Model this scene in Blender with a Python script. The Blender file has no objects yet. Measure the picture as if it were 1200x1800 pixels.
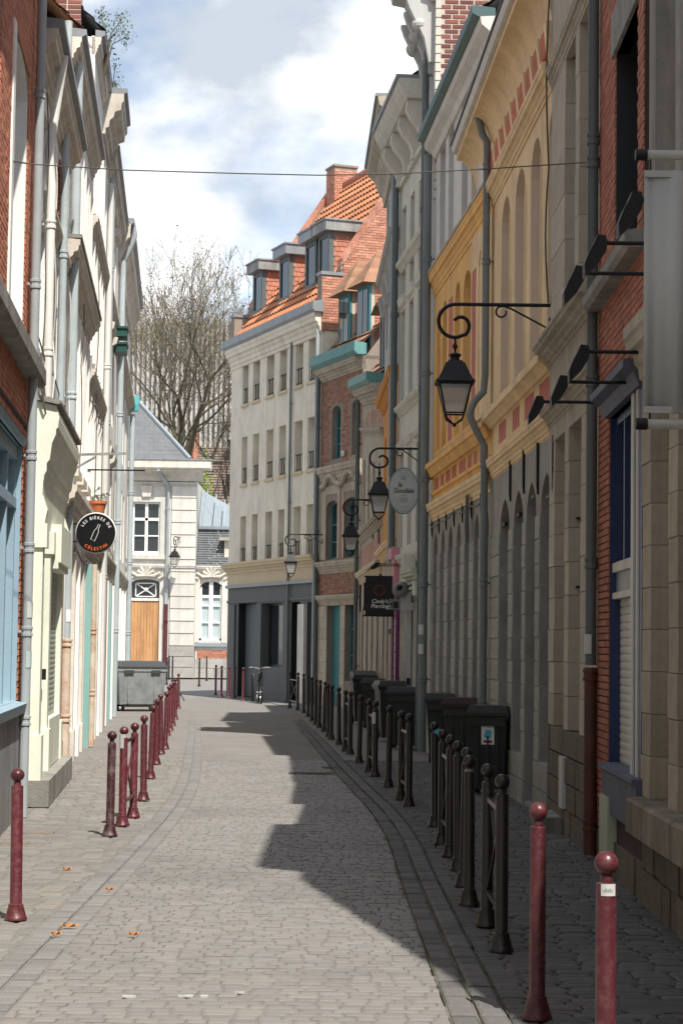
import bpy, math, random
from mathutils import Vector, Matrix
from mathutils.geometry import tessellate_polygon
R = math.radians
rnd = random.Random(11)
sc = bpy.context.scene
COL = sc.collection

# ---------------------------------------------------------------- camera
CAMZ, FPX = 1.72, 3500.0
TILT, ROLL = math.atan(235 / FPX), R(0.77)
cam_d = bpy.data.cameras.new("camera")
cam_d.sensor_fit = 'VERTICAL'; cam_d.sensor_height = 36.0; cam_d.lens = 36.0 * FPX / 1800.0
cam_d.clip_end = 2000; cam_d.clip_start = 0.2
cam = bpy.data.objects.new("camera", cam_d); COL.objects.link(cam)
cam.matrix_world = Matrix.Translation((0, 0, CAMZ)) @ Matrix.Rotation(R(90) + TILT, 4, 'X') @ Matrix.Rotation(ROLL, 4, 'Z')
sc.camera = cam
# ---------------------------------------------------------------- sky, sun, exposure
SUN_EL = R(57); LX, LY = -0.40, 0.9165          # horizontal travel direction of the light
world = bpy.data.worlds.new("World"); sc.world = world; world.use_nodes = True
wn = world.node_tree; wn.nodes.clear()
def wnode(t, **k):
    n = wn.nodes.new(t)
    for a, b in k.items(): setattr(n, a, b)
    return n
w_out = wnode('ShaderNodeOutputWorld'); w_bg = wnode('ShaderNodeBackground')
w_sky = wnode('ShaderNodeTexSky', sky_type='NISHITA', sun_disc=False)
w_sky.sun_elevation = SUN_EL
w_sky.sun_rotation = math.atan2(-LX, -LY)        # towards the sun, clockwise from +Y
w_sky.air_density = 1.0; w_sky.dust_density = 1.0
w_tc = wnode('ShaderNodeTexCoord'); w_map = wnode('ShaderNodeMapping')
w_map.inputs['Scale'].default_value = (1, 1, 1.5); w_map.inputs['Location'].default_value = (1.30, 0.42, 0.10)
w_no = wnode('ShaderNodeTexNoise'); w_no.inputs['Scale'].default_value = 5.2; w_no.inputs['Detail'].default_value = 9; w_no.inputs['Roughness'].default_value = 0.56; w_no.inputs['Distortion'].default_value = 0.35
w_rp = wnode('ShaderNodeValToRGB'); w_rp.color_ramp.elements[0].position = 0.38; w_rp.color_ramp.elements[1].position = 0.57
w_n2 = wnode('ShaderNodeTexNoise'); w_n2.inputs['Scale'].default_value = 9.0; w_n2.inputs['Detail'].default_value = 7
w_r2 = wnode('ShaderNodeValToRGB')
w_r2.color_ramp.elements[0].position = 0.41; w_r2.color_ramp.elements[0].color = (3.7, 4.1, 4.6, 1)
w_r2.color_ramp.elements[1].position = 0.58; w_r2.color_ramp.elements[1].color = (8.0, 8.0, 8.0, 1)
w_mx = wnode('ShaderNodeMix', data_type='RGBA')
L = wn.links.new
L(w_tc.outputs['Generated'], w_map.inputs['Vector']); L(w_map.outputs['Vector'], w_no.inputs['Vector']); L(w_map.outputs['Vector'], w_n2.inputs['Vector'])
L(w_no.outputs['Fac'], w_rp.inputs['Fac']); L(w_n2.outputs['Fac'], w_r2.inputs['Fac'])
L(w_rp.outputs['Color'], w_mx.inputs[0]); L(w_sky.outputs['Color'], w_mx.inputs[6]); L(w_r2.outputs['Color'], w_mx.inputs[7])
L(w_mx.outputs[2], w_bg.inputs['Color']); w_bg.inputs['Strength'].default_value = 0.13
L(w_bg.outputs[0], w_out.inputs[0])
sun_d = bpy.data.lights.new("sun", 'SUN'); sun_d.energy = 5.0; sun_d.angle = R(0.5); sun_d.color = (1.0, 0.95, 0.87)
sun = bpy.data.objects.new("sun", sun_d); COL.objects.link(sun)
ldir = Vector((LX * math.cos(SUN_EL), LY * math.cos(SUN_EL), -math.sin(SUN_EL)))
sun.rotation_euler = ldir.to_track_quat('-Z', 'Y').to_euler(); sun.location = (20, -40, 60)
sc.view_settings.view_transform = 'Standard'; sc.view_settings.look = 'None'
sc.view_settings.exposure = 0.45; sc.view_settings.gamma = 1.0; sc.view_settings.use_curve_mapping = False
sc.render.engine = 'CYCLES'
sc.cycles.max_bounces = 6; sc.cycles.diffuse_bounces = 4; sc.cycles.use_denoising = True

# ---------------------------------------------------------------- measuring helpers (pixels of the 1200x1800 photograph)
def ray(px, py):
    x = (px - 600) / FPX; y = -(py - 900) / FPX
    c, s = math.cos(ROLL), math.sin(ROLL)
    x, y = x * c - y * s, x * s + y * c
    ct, st = math.cos(TILT), math.sin(TILT)
    return Vector((x, ct - y * st, st + y * ct))
def ground(px, py, z=0.0):
    r = ray(px, py); return r * ((z - CAMZ) / r.z) + Vector((0, 0, CAMZ))
def at(px, py, Y):
    r = ray(px, py); return r * (Y / r.y) + Vector((0, 0, CAMZ))
def lerp_tab(t, tab):
    return sum(_lerp(t + d, tab) for d in (-2.4, -1.2, 0, 1.2, 2.4)) / 5
def _lerp(t, tab):
    for (a, va), (b, vb) in zip(tab, tab[1:]):
        if t <= b: return va + (vb - va) * (t - a) / (b - a)
    (a, va), (b, vb) = tab[-2], tab[-1]
    return va + (vb - va) * (t - a) / (b - a)

# ---------------------------------------------------------------- materials
MATS = {}
def mat(name, col, rough=0.85, var=0.16, scale=2.5, bump=0.25, bscale=45.0, metal=0.0, dirt=None, dirt_amt=0.0, dscale=1.2, streak=0.0, isl=0.0, objv=0.0, spec=0.35, tint=None):
    m = bpy.data.materials.new(name); MATS[name] = m; m.use_nodes = True
    nt = m.node_tree; nt.nodes.clear(); N = nt.nodes.new; K = nt.links.new
    out = N('ShaderNodeOutputMaterial'); b = N('ShaderNodeBsdfPrincipled'); K(b.outputs[0], out.inputs[0])
    b.inputs['Roughness'].default_value = rough; b.inputs['Metallic'].default_value = metal; b.inputs['Specular IOR Level'].default_value = spec
    tc = N('ShaderNodeTexCoord')
    n1 = N('ShaderNodeTexNoise'); n1.inputs['Scale'].default_value = scale; n1.inputs['Detail'].default_value = 8; n1.inputs['Roughness'].default_value = 0.62
    K(tc.outputs['Object'], n1.inputs['Vector'])
    mr = N('ShaderNodeMapRange'); mr.inputs[1].default_value = 0.25; mr.inputs[2].default_value = 0.75; mr.inputs[3].default_value = 1 - var; mr.inputs[4].default_value = 1 + var
    K(n1.outputs['Fac'], mr.inputs[0]); val = mr.outputs[0]
    def mul(a, bb):
        q = N('ShaderNodeMath'); q.operation = 'MULTIPLY'; K(a, q.inputs[0]); K(bb, q.inputs[1]); return q.outputs[0]
    def rng(src, lo, hi):
        q = N('ShaderNodeMapRange'); q.inputs[3].default_value = lo; q.inputs[4].default_value = hi; K(src, q.inputs[0]); return q.outputs[0]
    src = None
    if isl:
        g = N('ShaderNodeNewGeometry'); src = g.outputs['Random Per Island']; val = mul(val, rng(src, 1 - isl, 1 + isl))
    if objv:
        g = N('ShaderNodeObjectInfo'); src = g.outputs['Random']; val = mul(val, rng(src, 1 - objv, 1 + objv))
    if streak:
        mp = N('ShaderNodeMapping'); mp.inputs['Scale'].default_value = (2.2, 2.2, 0.22); K(tc.outputs['Object'], mp.inputs['Vector'])
        n3 = N('ShaderNodeTexNoise'); n3.inputs['Scale'].default_value = 2.0; n3.inputs['Detail'].default_value = 9; n3.inputs['Roughness'].default_value = 0.55; K(mp.outputs[0], n3.inputs['Vector'])
        q = N('ShaderNodeMapRange'); q.inputs[1].default_value = 0.35; q.inputs[2].default_value = 0.7; q.inputs[3].default_value = 1.0; q.inputs[4].default_value = 1 - streak
        K(n3.outputs['Fac'], q.inputs[0]); val = mul(val, q.outputs[0])
    base = N('ShaderNodeRGB'); base.outputs[0].default_value = (*col, 1); cs = base.outputs[0]
    if tint and src is not None:
        mx = N('ShaderNodeMix'); mx.data_type = 'RGBA'; mx.inputs[7].default_value = (*tint, 1)
        q = N('ShaderNodeMath'); q.operation = 'MULTIPLY'; q.inputs[1].default_value = 7.31; K(src, q.inputs[0])
        q2 = N('ShaderNodeMath'); q2.operation = 'FRACT'; K(q.outputs[0], q2.inputs[0])
        K(q2.outputs[0], mx.inputs[0]); K(cs, mx.inputs[6]); cs = mx.outputs[2]
    if dirt:
        nd = N('ShaderNodeTexNoise'); nd.inputs['Scale'].default_value = dscale; nd.inputs['Detail'].default_value = 9; nd.inputs['Roughness'].default_value = 0.7
        K(tc.outputs['Object'], nd.inputs['Vector'])
        q = N('ShaderNodeMapRange'); q.inputs[1].default_value = 0.46; q.inputs[2].default_value = 0.68; q.inputs[4].default_value = dirt_amt; K(nd.outputs['Fac'], q.inputs[0])
        mx = N('ShaderNodeMix'); mx.data_type = 'RGBA'; mx.inputs[7].default_value = (*dirt, 1); K(q.outputs[0], mx.inputs[0]); K(cs, mx.inputs[6]); cs = mx.outputs[2]
    vm = N('ShaderNodeVectorMath'); vm.operation = 'SCALE'; K(cs, vm.inputs[0]); K(val, vm.inputs['Scale']); K(vm.outputs[0], b.inputs['Base Color'])
    if bump:
        nb = N('ShaderNodeTexNoise'); nb.inputs['Scale'].default_value = bscale; nb.inputs['Detail'].default_value = 5; K(tc.outputs['Object'], nb.inputs['Vector'])
        bp = N('ShaderNodeBump'); bp.inputs['Strength'].default_value = bump; bp.inputs['Distance'].default_value = 0.02; K(nb.outputs['Fac'], bp.inputs['Height']); K(bp.outputs[0], b.inputs['Normal'])
    return m
def glass(name, tint=(1, 1, 1), transp=0.75, rough=0.05):
    m = bpy.data.materials.new(name); MATS[name] = m; m.use_nodes = True
    nt = m.node_tree; nt.nodes.clear(); N = nt.nodes.new; K = nt.links.new
    o = N('ShaderNodeOutputMaterial'); a = N('ShaderNodeBsdfTransparent'); g = N('ShaderNodeBsdfGlossy'); d = N('ShaderNodeBsdfDiffuse'); mx = N('ShaderNodeMixShader'); m2 = N('ShaderNodeMixShader')
    a.inputs[0].default_value = (*tint, 1); g.inputs['Roughness'].default_value = rough; d.inputs[0].default_value = (0.8, 0.82, 0.82, 1)
    m2.inputs[0].default_value = 0.5; K(g.outputs[0], m2.inputs[1]); K(d.outputs[0], m2.inputs[2])
    mx.inputs[0].default_value = 1 - transp; K(a.outputs[0], mx.inputs[1]); K(m2.outputs[0], mx.inputs[2]); K(mx.outputs[0], o.inputs[0]); return m

M = MATS
DIRT = (0.10, 0.09, 0.08)
mat('sett', (0.200, 0.190, 0.182), 0.52, 0.10, 5, 0.3, 30, isl=0.07, tint=(0.212, 0.196, 0.178), dirt=(0.13, 0.122, 0.113), dirt_amt=0.6, dscale=0.45)
mat('sett_single', (0.200, 0.190, 0.182), 0.62, 0.10, 5, 0.3, 30, objv=0.09, tint=(0.208, 0.190, 0.172), dirt=(0.14, 0.13, 0.12), dirt_amt=0.35)
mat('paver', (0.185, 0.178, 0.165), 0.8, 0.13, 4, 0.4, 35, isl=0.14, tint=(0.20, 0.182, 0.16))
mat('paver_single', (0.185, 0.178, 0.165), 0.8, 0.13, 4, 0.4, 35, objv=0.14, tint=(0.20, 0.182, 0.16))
mat('dark_paver', (0.105, 0.10, 0.097), 0.75, 0.16, 3, 0.35, 35, isl=0.16, dirt=(0.07, 0.065, 0.06), dirt_amt=0.5)  # darker than the sunny paving: grime, plus street shade put into the colour
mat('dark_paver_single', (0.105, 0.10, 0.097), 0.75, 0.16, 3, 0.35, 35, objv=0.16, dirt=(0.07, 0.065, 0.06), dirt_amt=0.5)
mat('joint', (0.175, 0.163, 0.145), 0.95, 0.25, 6, 0.5, 60)
mat('asphalt', (0.202, 0.190, 0.178), 0.9, 0.15, 2, 0.4, 80, dirt=(0.15, 0.14, 0.13), dirt_amt=0.5, dscale=0.6)
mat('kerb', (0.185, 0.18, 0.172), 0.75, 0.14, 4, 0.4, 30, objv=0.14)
mat('kerb_dark', (0.125, 0.12, 0.115), 0.75, 0.16, 4, 0.4, 30, objv=0.2, dirt=(0.08, 0.075, 0.07), dirt_amt=0.5)  # darker copy of kerb for the shaded side, shade put into the colour
mat('moss', (0.055, 0.06, 0.03), 0.95, 0.3, 9, 0.6, 60)
mat('iron', (0.008, 0.008, 0.009), 0.5, 0.2, 8, 0.1, 60, spec=0.35)
mat('maroon', (0.078, 0.0135, 0.019), 0.36, 0.2, 6, 0.12, 60, spec=0.42, objv=0.18, dirt=(0.16, 0.075, 0.07), dirt_amt=0.5, dscale=24)
mat('maroon_old', (0.042, 0.012, 0.016), 0.4, 0.25, 6, 0.12, 60, spec=0.4, dirt=(0.20, 0.16, 0.15), dirt_amt=0.6, dscale=14)
mat('dark_post', (0.014, 0.0085, 0.0095), 0.33, 0.15, 6, 0.08, 60, spec=0.45, dirt=(0.05, 0.042, 0.04), dirt_amt=0.25, dscale=16)
mat('bin_dark', (0.028, 0.031, 0.030), 0.5, 0.12, 6, 0.1, 90)
mat('bin_grey', (0.24, 0.255, 0.26), 0.55, 0.1, 4, 0.1, 70, dirt=(0.06, 0.06, 0.06), dirt_amt=0.5, dscale=3)
mat('bin_lid', (0.05, 0.053, 0.055), 0.5, 0.1, 4, 0.1, 70)
mat('bin_red', (0.032, 0.014, 0.014), 0.5, 0.1, 4, 0.1, 70)
mat('rubber', (0.012, 0.012, 0.012), 0.8, 0.1, 5, 0.1)
mat('white_paint', (0.83, 0.82, 0.79), 0.7, 0.05, 2, 0.1, 60, streak=0.08)
mat('limewash', (0.84, 0.82, 0.77), 0.85, 0.06, 1.5, 0.25, 30, streak=0.14, dirt=(0.55, 0.48, 0.40), dirt_amt=0.4, dscale=1.0)
mat('limestone', (0.68, 0.63, 0.55), 0.85, 0.10, 2.5, 0.3, 35, streak=0.2, dirt=(0.30, 0.26, 0.21), dirt_amt=0.4)
mat('limestone_block', (0.60, 0.56, 0.48), 0.85, 0.10, 2.5, 0.3, 35, objv=0.10, dirt=(0.33, 0.29, 0.24), dirt_amt=0.35)
mat('stone_block', (0.42, 0.355, 0.275), 0.85, 0.14, 2.5, 0.35, 35, objv=0.12, dirt=(0.20, 0.165, 0.13), dirt_amt=0.55, streak=0.2)
mat('stone_pale_block', (0.52, 0.455, 0.36), 0.85, 0.12, 2.5, 0.35, 35, objv=0.10, dirt=(0.27, 0.225, 0.175), dirt_amt=0.5, streak=0.15)
mat('stone_trim', (0.50, 0.435, 0.345), 0.85, 0.12, 2.5, 0.3, 35, dirt=(0.16, 0.14, 0.12), dirt_amt=0.5, streak=0.25)
mat('grey_block', (0.345, 0.33, 0.30), 0.85, 0.14, 3, 0.5, 25, objv=0.14, dirt=(0.16, 0.15, 0.14), dirt_amt=0.45)
mat('grey_stone', (0.315, 0.30, 0.27), 0.85, 0.16, 2, 0.4, 30, dirt=(0.15, 0.14, 0.13), dirt_amt=0.5)
mat('base_block', (0.17, 0.145, 0.11), 0.9, 0.2, 4, 0.6, 25, objv=0.18, dirt=(0.09, 0.085, 0.07), dirt_amt=0.6)
mat('ledge_stone', (0.28, 0.24, 0.185), 0.9, 0.2, 3, 0.5, 40, streak=0.5, dirt=(0.10, 0.09, 0.07), dirt_amt=0.7)
mat('sill_stone', (0.33, 0.315, 0.285), 0.85, 0.15, 3, 0.4, 40, streak=0.4, dirt=(0.12, 0.115, 0.10), dirt_amt=0.5)
mat('yellow', (0.86, 0.495, 0.17), 0.85, 0.10, 1.5, 0.3, 40, streak=0.15, dirt=(0.50, 0.31, 0.15), dirt_amt=0.5)
mat('cream_yellow', (0.86, 0.63, 0.365), 0.85, 0.10, 1.5, 0.3, 40, streak=0.15, dirt=(0.50, 0.36, 0.21), dirt_amt=0.5)
mat('orange_render', (0.62, 0.28, 0.07), 0.85, 0.08, 1.5, 0.2, 40)
mat('beige_reveal', (0.76, 0.59, 0.43), 0.85, 0.08, 1.5, 0.2, 40)
mat('pink_panel', (0.52, 0.175, 0.145), 0.9, 0.18, 4, 0.5, 50)
mat('rust_panel', (0.50, 0.15, 0.095), 0.9, 0.18, 4, 0.5, 50)
mat('white_grey', (0.70, 0.685, 0.64), 0.85, 0.07, 1.5, 0.2, 40, streak=0.14, dirt=(0.36, 0.33, 0.28), dirt_amt=0.3)
mat('pale_render', (0.66, 0.64, 0.56), 0.85, 0.07, 1.2, 0.2, 40, streak=0.14, dirt=(0.36, 0.32, 0.26), dirt_amt=0.35)
mat('grey_render', (0.48, 0.48, 0.46), 0.85, 0.09, 1.2, 0.2, 40, streak=0.14)
mat('cream_wall', (0.80, 0.74, 0.61), 0.85, 0.08, 1.0, 0.2, 50, streak=0.16, dirt=(0.50, 0.45, 0.36), dirt_amt=0.45)
mat('cream_band', (0.60, 0.49, 0.33), 0.85, 0.06, 1.5, 0.2, 50)
mat('shop_grey', (0.095, 0.097, 0.098), 0.6, 0.08, 1.5, 0.15, 50)
mat('shop_dark', (0.018, 0.020, 0.021), 0.4, 0.1, 3, 0.1, 50)
mat('grey_door', (0.10, 0.115, 0.12), 0.5, 0.08, 2, 0.1)
mat('mortar_light', (0.52, 0.46, 0.38), 0.95, 0.12, 5, 0.3, 60)
mat('mortar_brown', (0.27, 0.22, 0.18), 0.95, 0.15, 5, 0.3, 60)
mat('mortar_dark', (0.07, 0.045, 0.04), 0.95, 0.15, 5, 0.3, 60)
mat('brick_red', (0.44, 0.175, 0.108), 0.85, 0.14, 8, 0.4, 50, isl=0.16, tint=(0.37, 0.135, 0.085))
mat('brick_red_single', (0.44, 0.175, 0.108), 0.85, 0.14, 8, 0.4, 50, objv=0.16, tint=(0.37, 0.135, 0.085))
mat('brick_salmon_single', (0.56, 0.235, 0.145), 0.85, 0.14, 8, 0.4, 50, objv=0.16, tint=(0.47, 0.18, 0.11))  # lighter copy of the red brick, sunlight put into the colour
mat('brick_salmon', (0.56, 0.235, 0.145), 0.85, 0.14, 8, 0.4, 50, isl=0.16, tint=(0.47, 0.18, 0.11))
mat('brick_orange', (0.43, 0.175, 0.115), 0.85, 0.14, 8, 0.3, 50, isl=0.2, tint=(0.53, 0.265, 0.18))
mat('brick_brown', (0.25, 0.125, 0.085), 0.85, 0.14, 8, 0.4, 50, isl=0.25, tint=(0.33, 0.17, 0.115))
mat('brick_purple', (0.17, 0.065, 0.062), 0.85, 0.14, 8, 0.4, 50, objv=0.22, tint=(0.24, 0.09, 0.07))
mat('tile_orange', (0.50, 0.205, 0.10), 0.75, 0.22, 1.4, 0.2, 40, isl=0.12, dirt=(0.27, 0.12, 0.07), dirt_amt=0.6, dscale=0.9)
mat('tile_red', (0.43, 0.18, 0.12), 0.8, 0.14, 3, 0.2, 40, isl=0.14)
mat('tile_brown', (0.30, 0.16, 0.095), 0.85, 0.2, 3, 0.3, 40, isl=0.25, dirt=(0.14, 0.12, 0.07), dirt_amt=0.5)
mat('zinc', (0.25, 0.265, 0.28), 0.45, 0.14, 2.5, 0.1, 30, spec=0.5, streak=0.15)
mat('zinc_weathered', (0.30, 0.30, 0.29), 0.6, 0.35, 2.0, 0.15, 30, streak=0.4)
mat('pipe_grey', (0.36, 0.39, 0.40), 0.5, 0.12, 2.5, 0.1, 30, streak=0.15)
mat('pipe_white', (0.70, 0.69, 0.65), 0.6, 0.08, 2.5, 0.1, 30, streak=0.15)
mat('pipe_blue', (0.42, 0.475, 0.49), 0.5, 0.12, 2.5, 0.1, 30, streak=0.15)
mat('pipe_mid', (0.20, 0.225, 0.225), 0.5, 0.14, 2.5, 0.1, 30, streak=0.2, dirt=(0.12, 0.12, 0.11), dirt_amt=0.4)
mat('pipe_slate', (0.115, 0.135, 0.135), 0.5, 0.12, 2.5, 0.1, 30, streak=0.2)
mat('pipe_red', (0.10, 0.035, 0.025), 0.6, 0.3, 4, 0.2, 30, dirt=(0.05, 0.04, 0.035), dirt_amt=0.7)
mat('pipe_rust', (0.55, 0.47, 0.38), 0.7, 0.2, 4, 0.2, 30, dirt=(0.40, 0.16, 0.05), dirt_amt=0.8, dscale=3)
mat('slate', (0.115, 0.123, 0.133), 0.6, 0.14, 3, 0.2, 40, isl=0.07)
mat('lead', (0.25, 0.29, 0.32), 0.55, 0.12, 2, 0.1)
mat('teal', (0.045, 0.20, 0.215), 0.5, 0.1, 4, 0.1)
mat('teal_gutter', (0.13, 0.30, 0.29), 0.55, 0.14, 3, 0.1, streak=0.2)
mat('green_gutter', (0.07, 0.13, 0.13), 0.5, 0.14, 3, 0.1)
mat('turquoise', (0.13, 0.48, 0.52), 0.5, 0.1, 3, 0.1)
mat('pale_green', (0.75, 0.785, 0.665), 0.5, 0.05, 2, 0.1, 40, streak=0.10, dirt=(0.42, 0.43, 0.33), dirt_amt=0.3)
mat('green_grey', (0.42, 0.45, 0.34), 0.6, 0.1, 2, 0.1, 40)
mat('sea_green', (0.24, 0.42, 0.40), 0.55, 0.08, 2, 0.1, 40, streak=0.15)
mat('sky_blue_paint', (0.29, 0.41, 0.49), 0.5, 0.07, 2, 0.1, 40, streak=0.12)
mat('navy_paint', (0.022, 0.040, 0.115), 0.4, 0.1, 2, 0.08, 40)
mat('blue_grey', (0.10, 0.11, 0.155), 0.6, 0.15, 3, 0.15, 40, streak=0.3)
mat('plinth_grey', (0.27, 0.275, 0.275), 0.8, 0.14, 2, 0.3, 30, streak=0.2, dirt=(0.08, 0.08, 0.08), dirt_amt=0.5)
mat('shutter_white', (0.60, 0.585, 0.53), 0.6, 0.08, 2, 0.1, 40, streak=0.2)
mat('shutter_green', (0.44, 0.47, 0.40), 0.6, 0.1, 2, 0.1, 40, streak=0.2)
mat('oak', (0.56, 0.305, 0.135), 0.55, 0.1, 2, 0.15, 30, streak=0.35, dirt=(0.42, 0.21, 0.09), dirt_amt=0.35)
mat('pink_paint', (0.62, 0.27, 0.33), 0.6, 0.1, 3, 0.1)
mat('purple_paint', (0.16, 0.03, 0.11), 0.5, 0.1, 3, 0.1)
mat('ivory_tile', (0.52, 0.48, 0.40), 0.5, 0.08, 3, 0.1)
mat('dark_timber', (0.035, 0.028, 0.022), 0.9, 0.3, 6, 0.4)
mat('glass_dark', (0.02, 0.025, 0.03), 0.06, 0.2, 0.6, 0.0, spec=0.6)
mat('glass_curtain', (0.42, 0.50, 0.50), 0.15, 0.06, 0.8, 0.0, spec=0.6)
mat('interior', (0.02, 0.02, 0.02), 0.9, 0.2, 1, 0)
glass('lamp_glass', (0.95, 0.95, 0.92), 0.45, 0.12)  # white diffuse share pales the panes, imitating reflected sky
mat('blind', (0.52, 0.495, 0.43), 0.6, 0.1, 1, 0.05)
mat('banner_cloth', (0.43, 0.435, 0.43), 0.9, 0.05, 1.2, 0.15, 70, streak=0.08)
mat('galvanised', (0.42, 0.42, 0.40), 0.5, 0.12, 5, 0.1)
mat('sign_black', (0.008, 0.009, 0.011), 0.35, 0.1, 4, 0.03)
mat('sign_white', (0.82, 0.82, 0.80), 0.5, 0.03, 4, 0.0)
mat('sign_orange', (0.85, 0.16, 0.03), 0.5, 0.03, 4, 0.0)
mat('sign_red', (0.30, 0.03, 0.05), 0.5, 0.05, 4, 0.0)
mat('sign_pale', (0.46, 0.52, 0.44), 0.5, 0.08, 6, 0.0)
mat('sign_mid', (0.50, 0.51, 0.49), 0.5, 0.05, 6, 0.0)
mat('sign_green', (0.06, 0.12, 0.07), 0.5, 0.05, 6, 0.0)
mat('machine_grey', (0.17, 0.17, 0.17), 0.4, 0.1, 4, 0.05)
mat('sticker_blue', (0.10, 0.42, 0.60), 0.4, 0.1, 12, 0)
mat('terracotta', (0.52, 0.16, 0.06), 0.8, 0.1, 4, 0.2)
mat('leaf', (0.075, 0.11, 0.03), 0.7, 0.25, 6, 0, isl=0.35)
mat('leaf_grey', (0.15, 0.20, 0.15), 0.7, 0.25, 6, 0, isl=0.3)
mat('leaf_bright', (0.17, 0.25, 0.035), 0.7, 0.2, 3, 0, isl=0.3)
mat('dead_leaf', (0.42, 0.17, 0.05), 0.8, 0.2, 6, 0)
mat('bark', (0.085, 0.072, 0.05), 0.95, 0.3, 2.5, 0.5, 12, dirt=(0.15, 0.15, 0.07), dirt_amt=0.5, dscale=0.5)
mat('twig', (0.135, 0.122, 0.088), 0.95, 0.3, 2.5, 0.2, 12)
mat('bud', (0.20, 0.14, 0.075), 0.8, 0.2, 2, 0, isl=0.4)
mat('tower_fin', (0.47, 0.45, 0.41), 0.8, 0.1, 0.3, 0.1)
mat('tower_glass', (0.36, 0.36, 0.36), 0.25, 0.25, 0.08, 0, spec=0.5)  # kept pale and close to the fins: distance haze put into the colours
mat('far_roof', (0.19, 0.145, 0.12), 0.9, 0.2, 0.6, 0.2, isl=0.15)
mat('cable', (0.10, 0.095, 0.085), 0.6, 0.1, 3, 0)
mat('chrome', (0.45, 0.45, 0.46), 0.25, 0.1, 3, 0, metal=0.9)
mat('paint_mark', (0.42, 0.42, 0.41), 0.8, 0.15, 9, 0.2)
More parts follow.
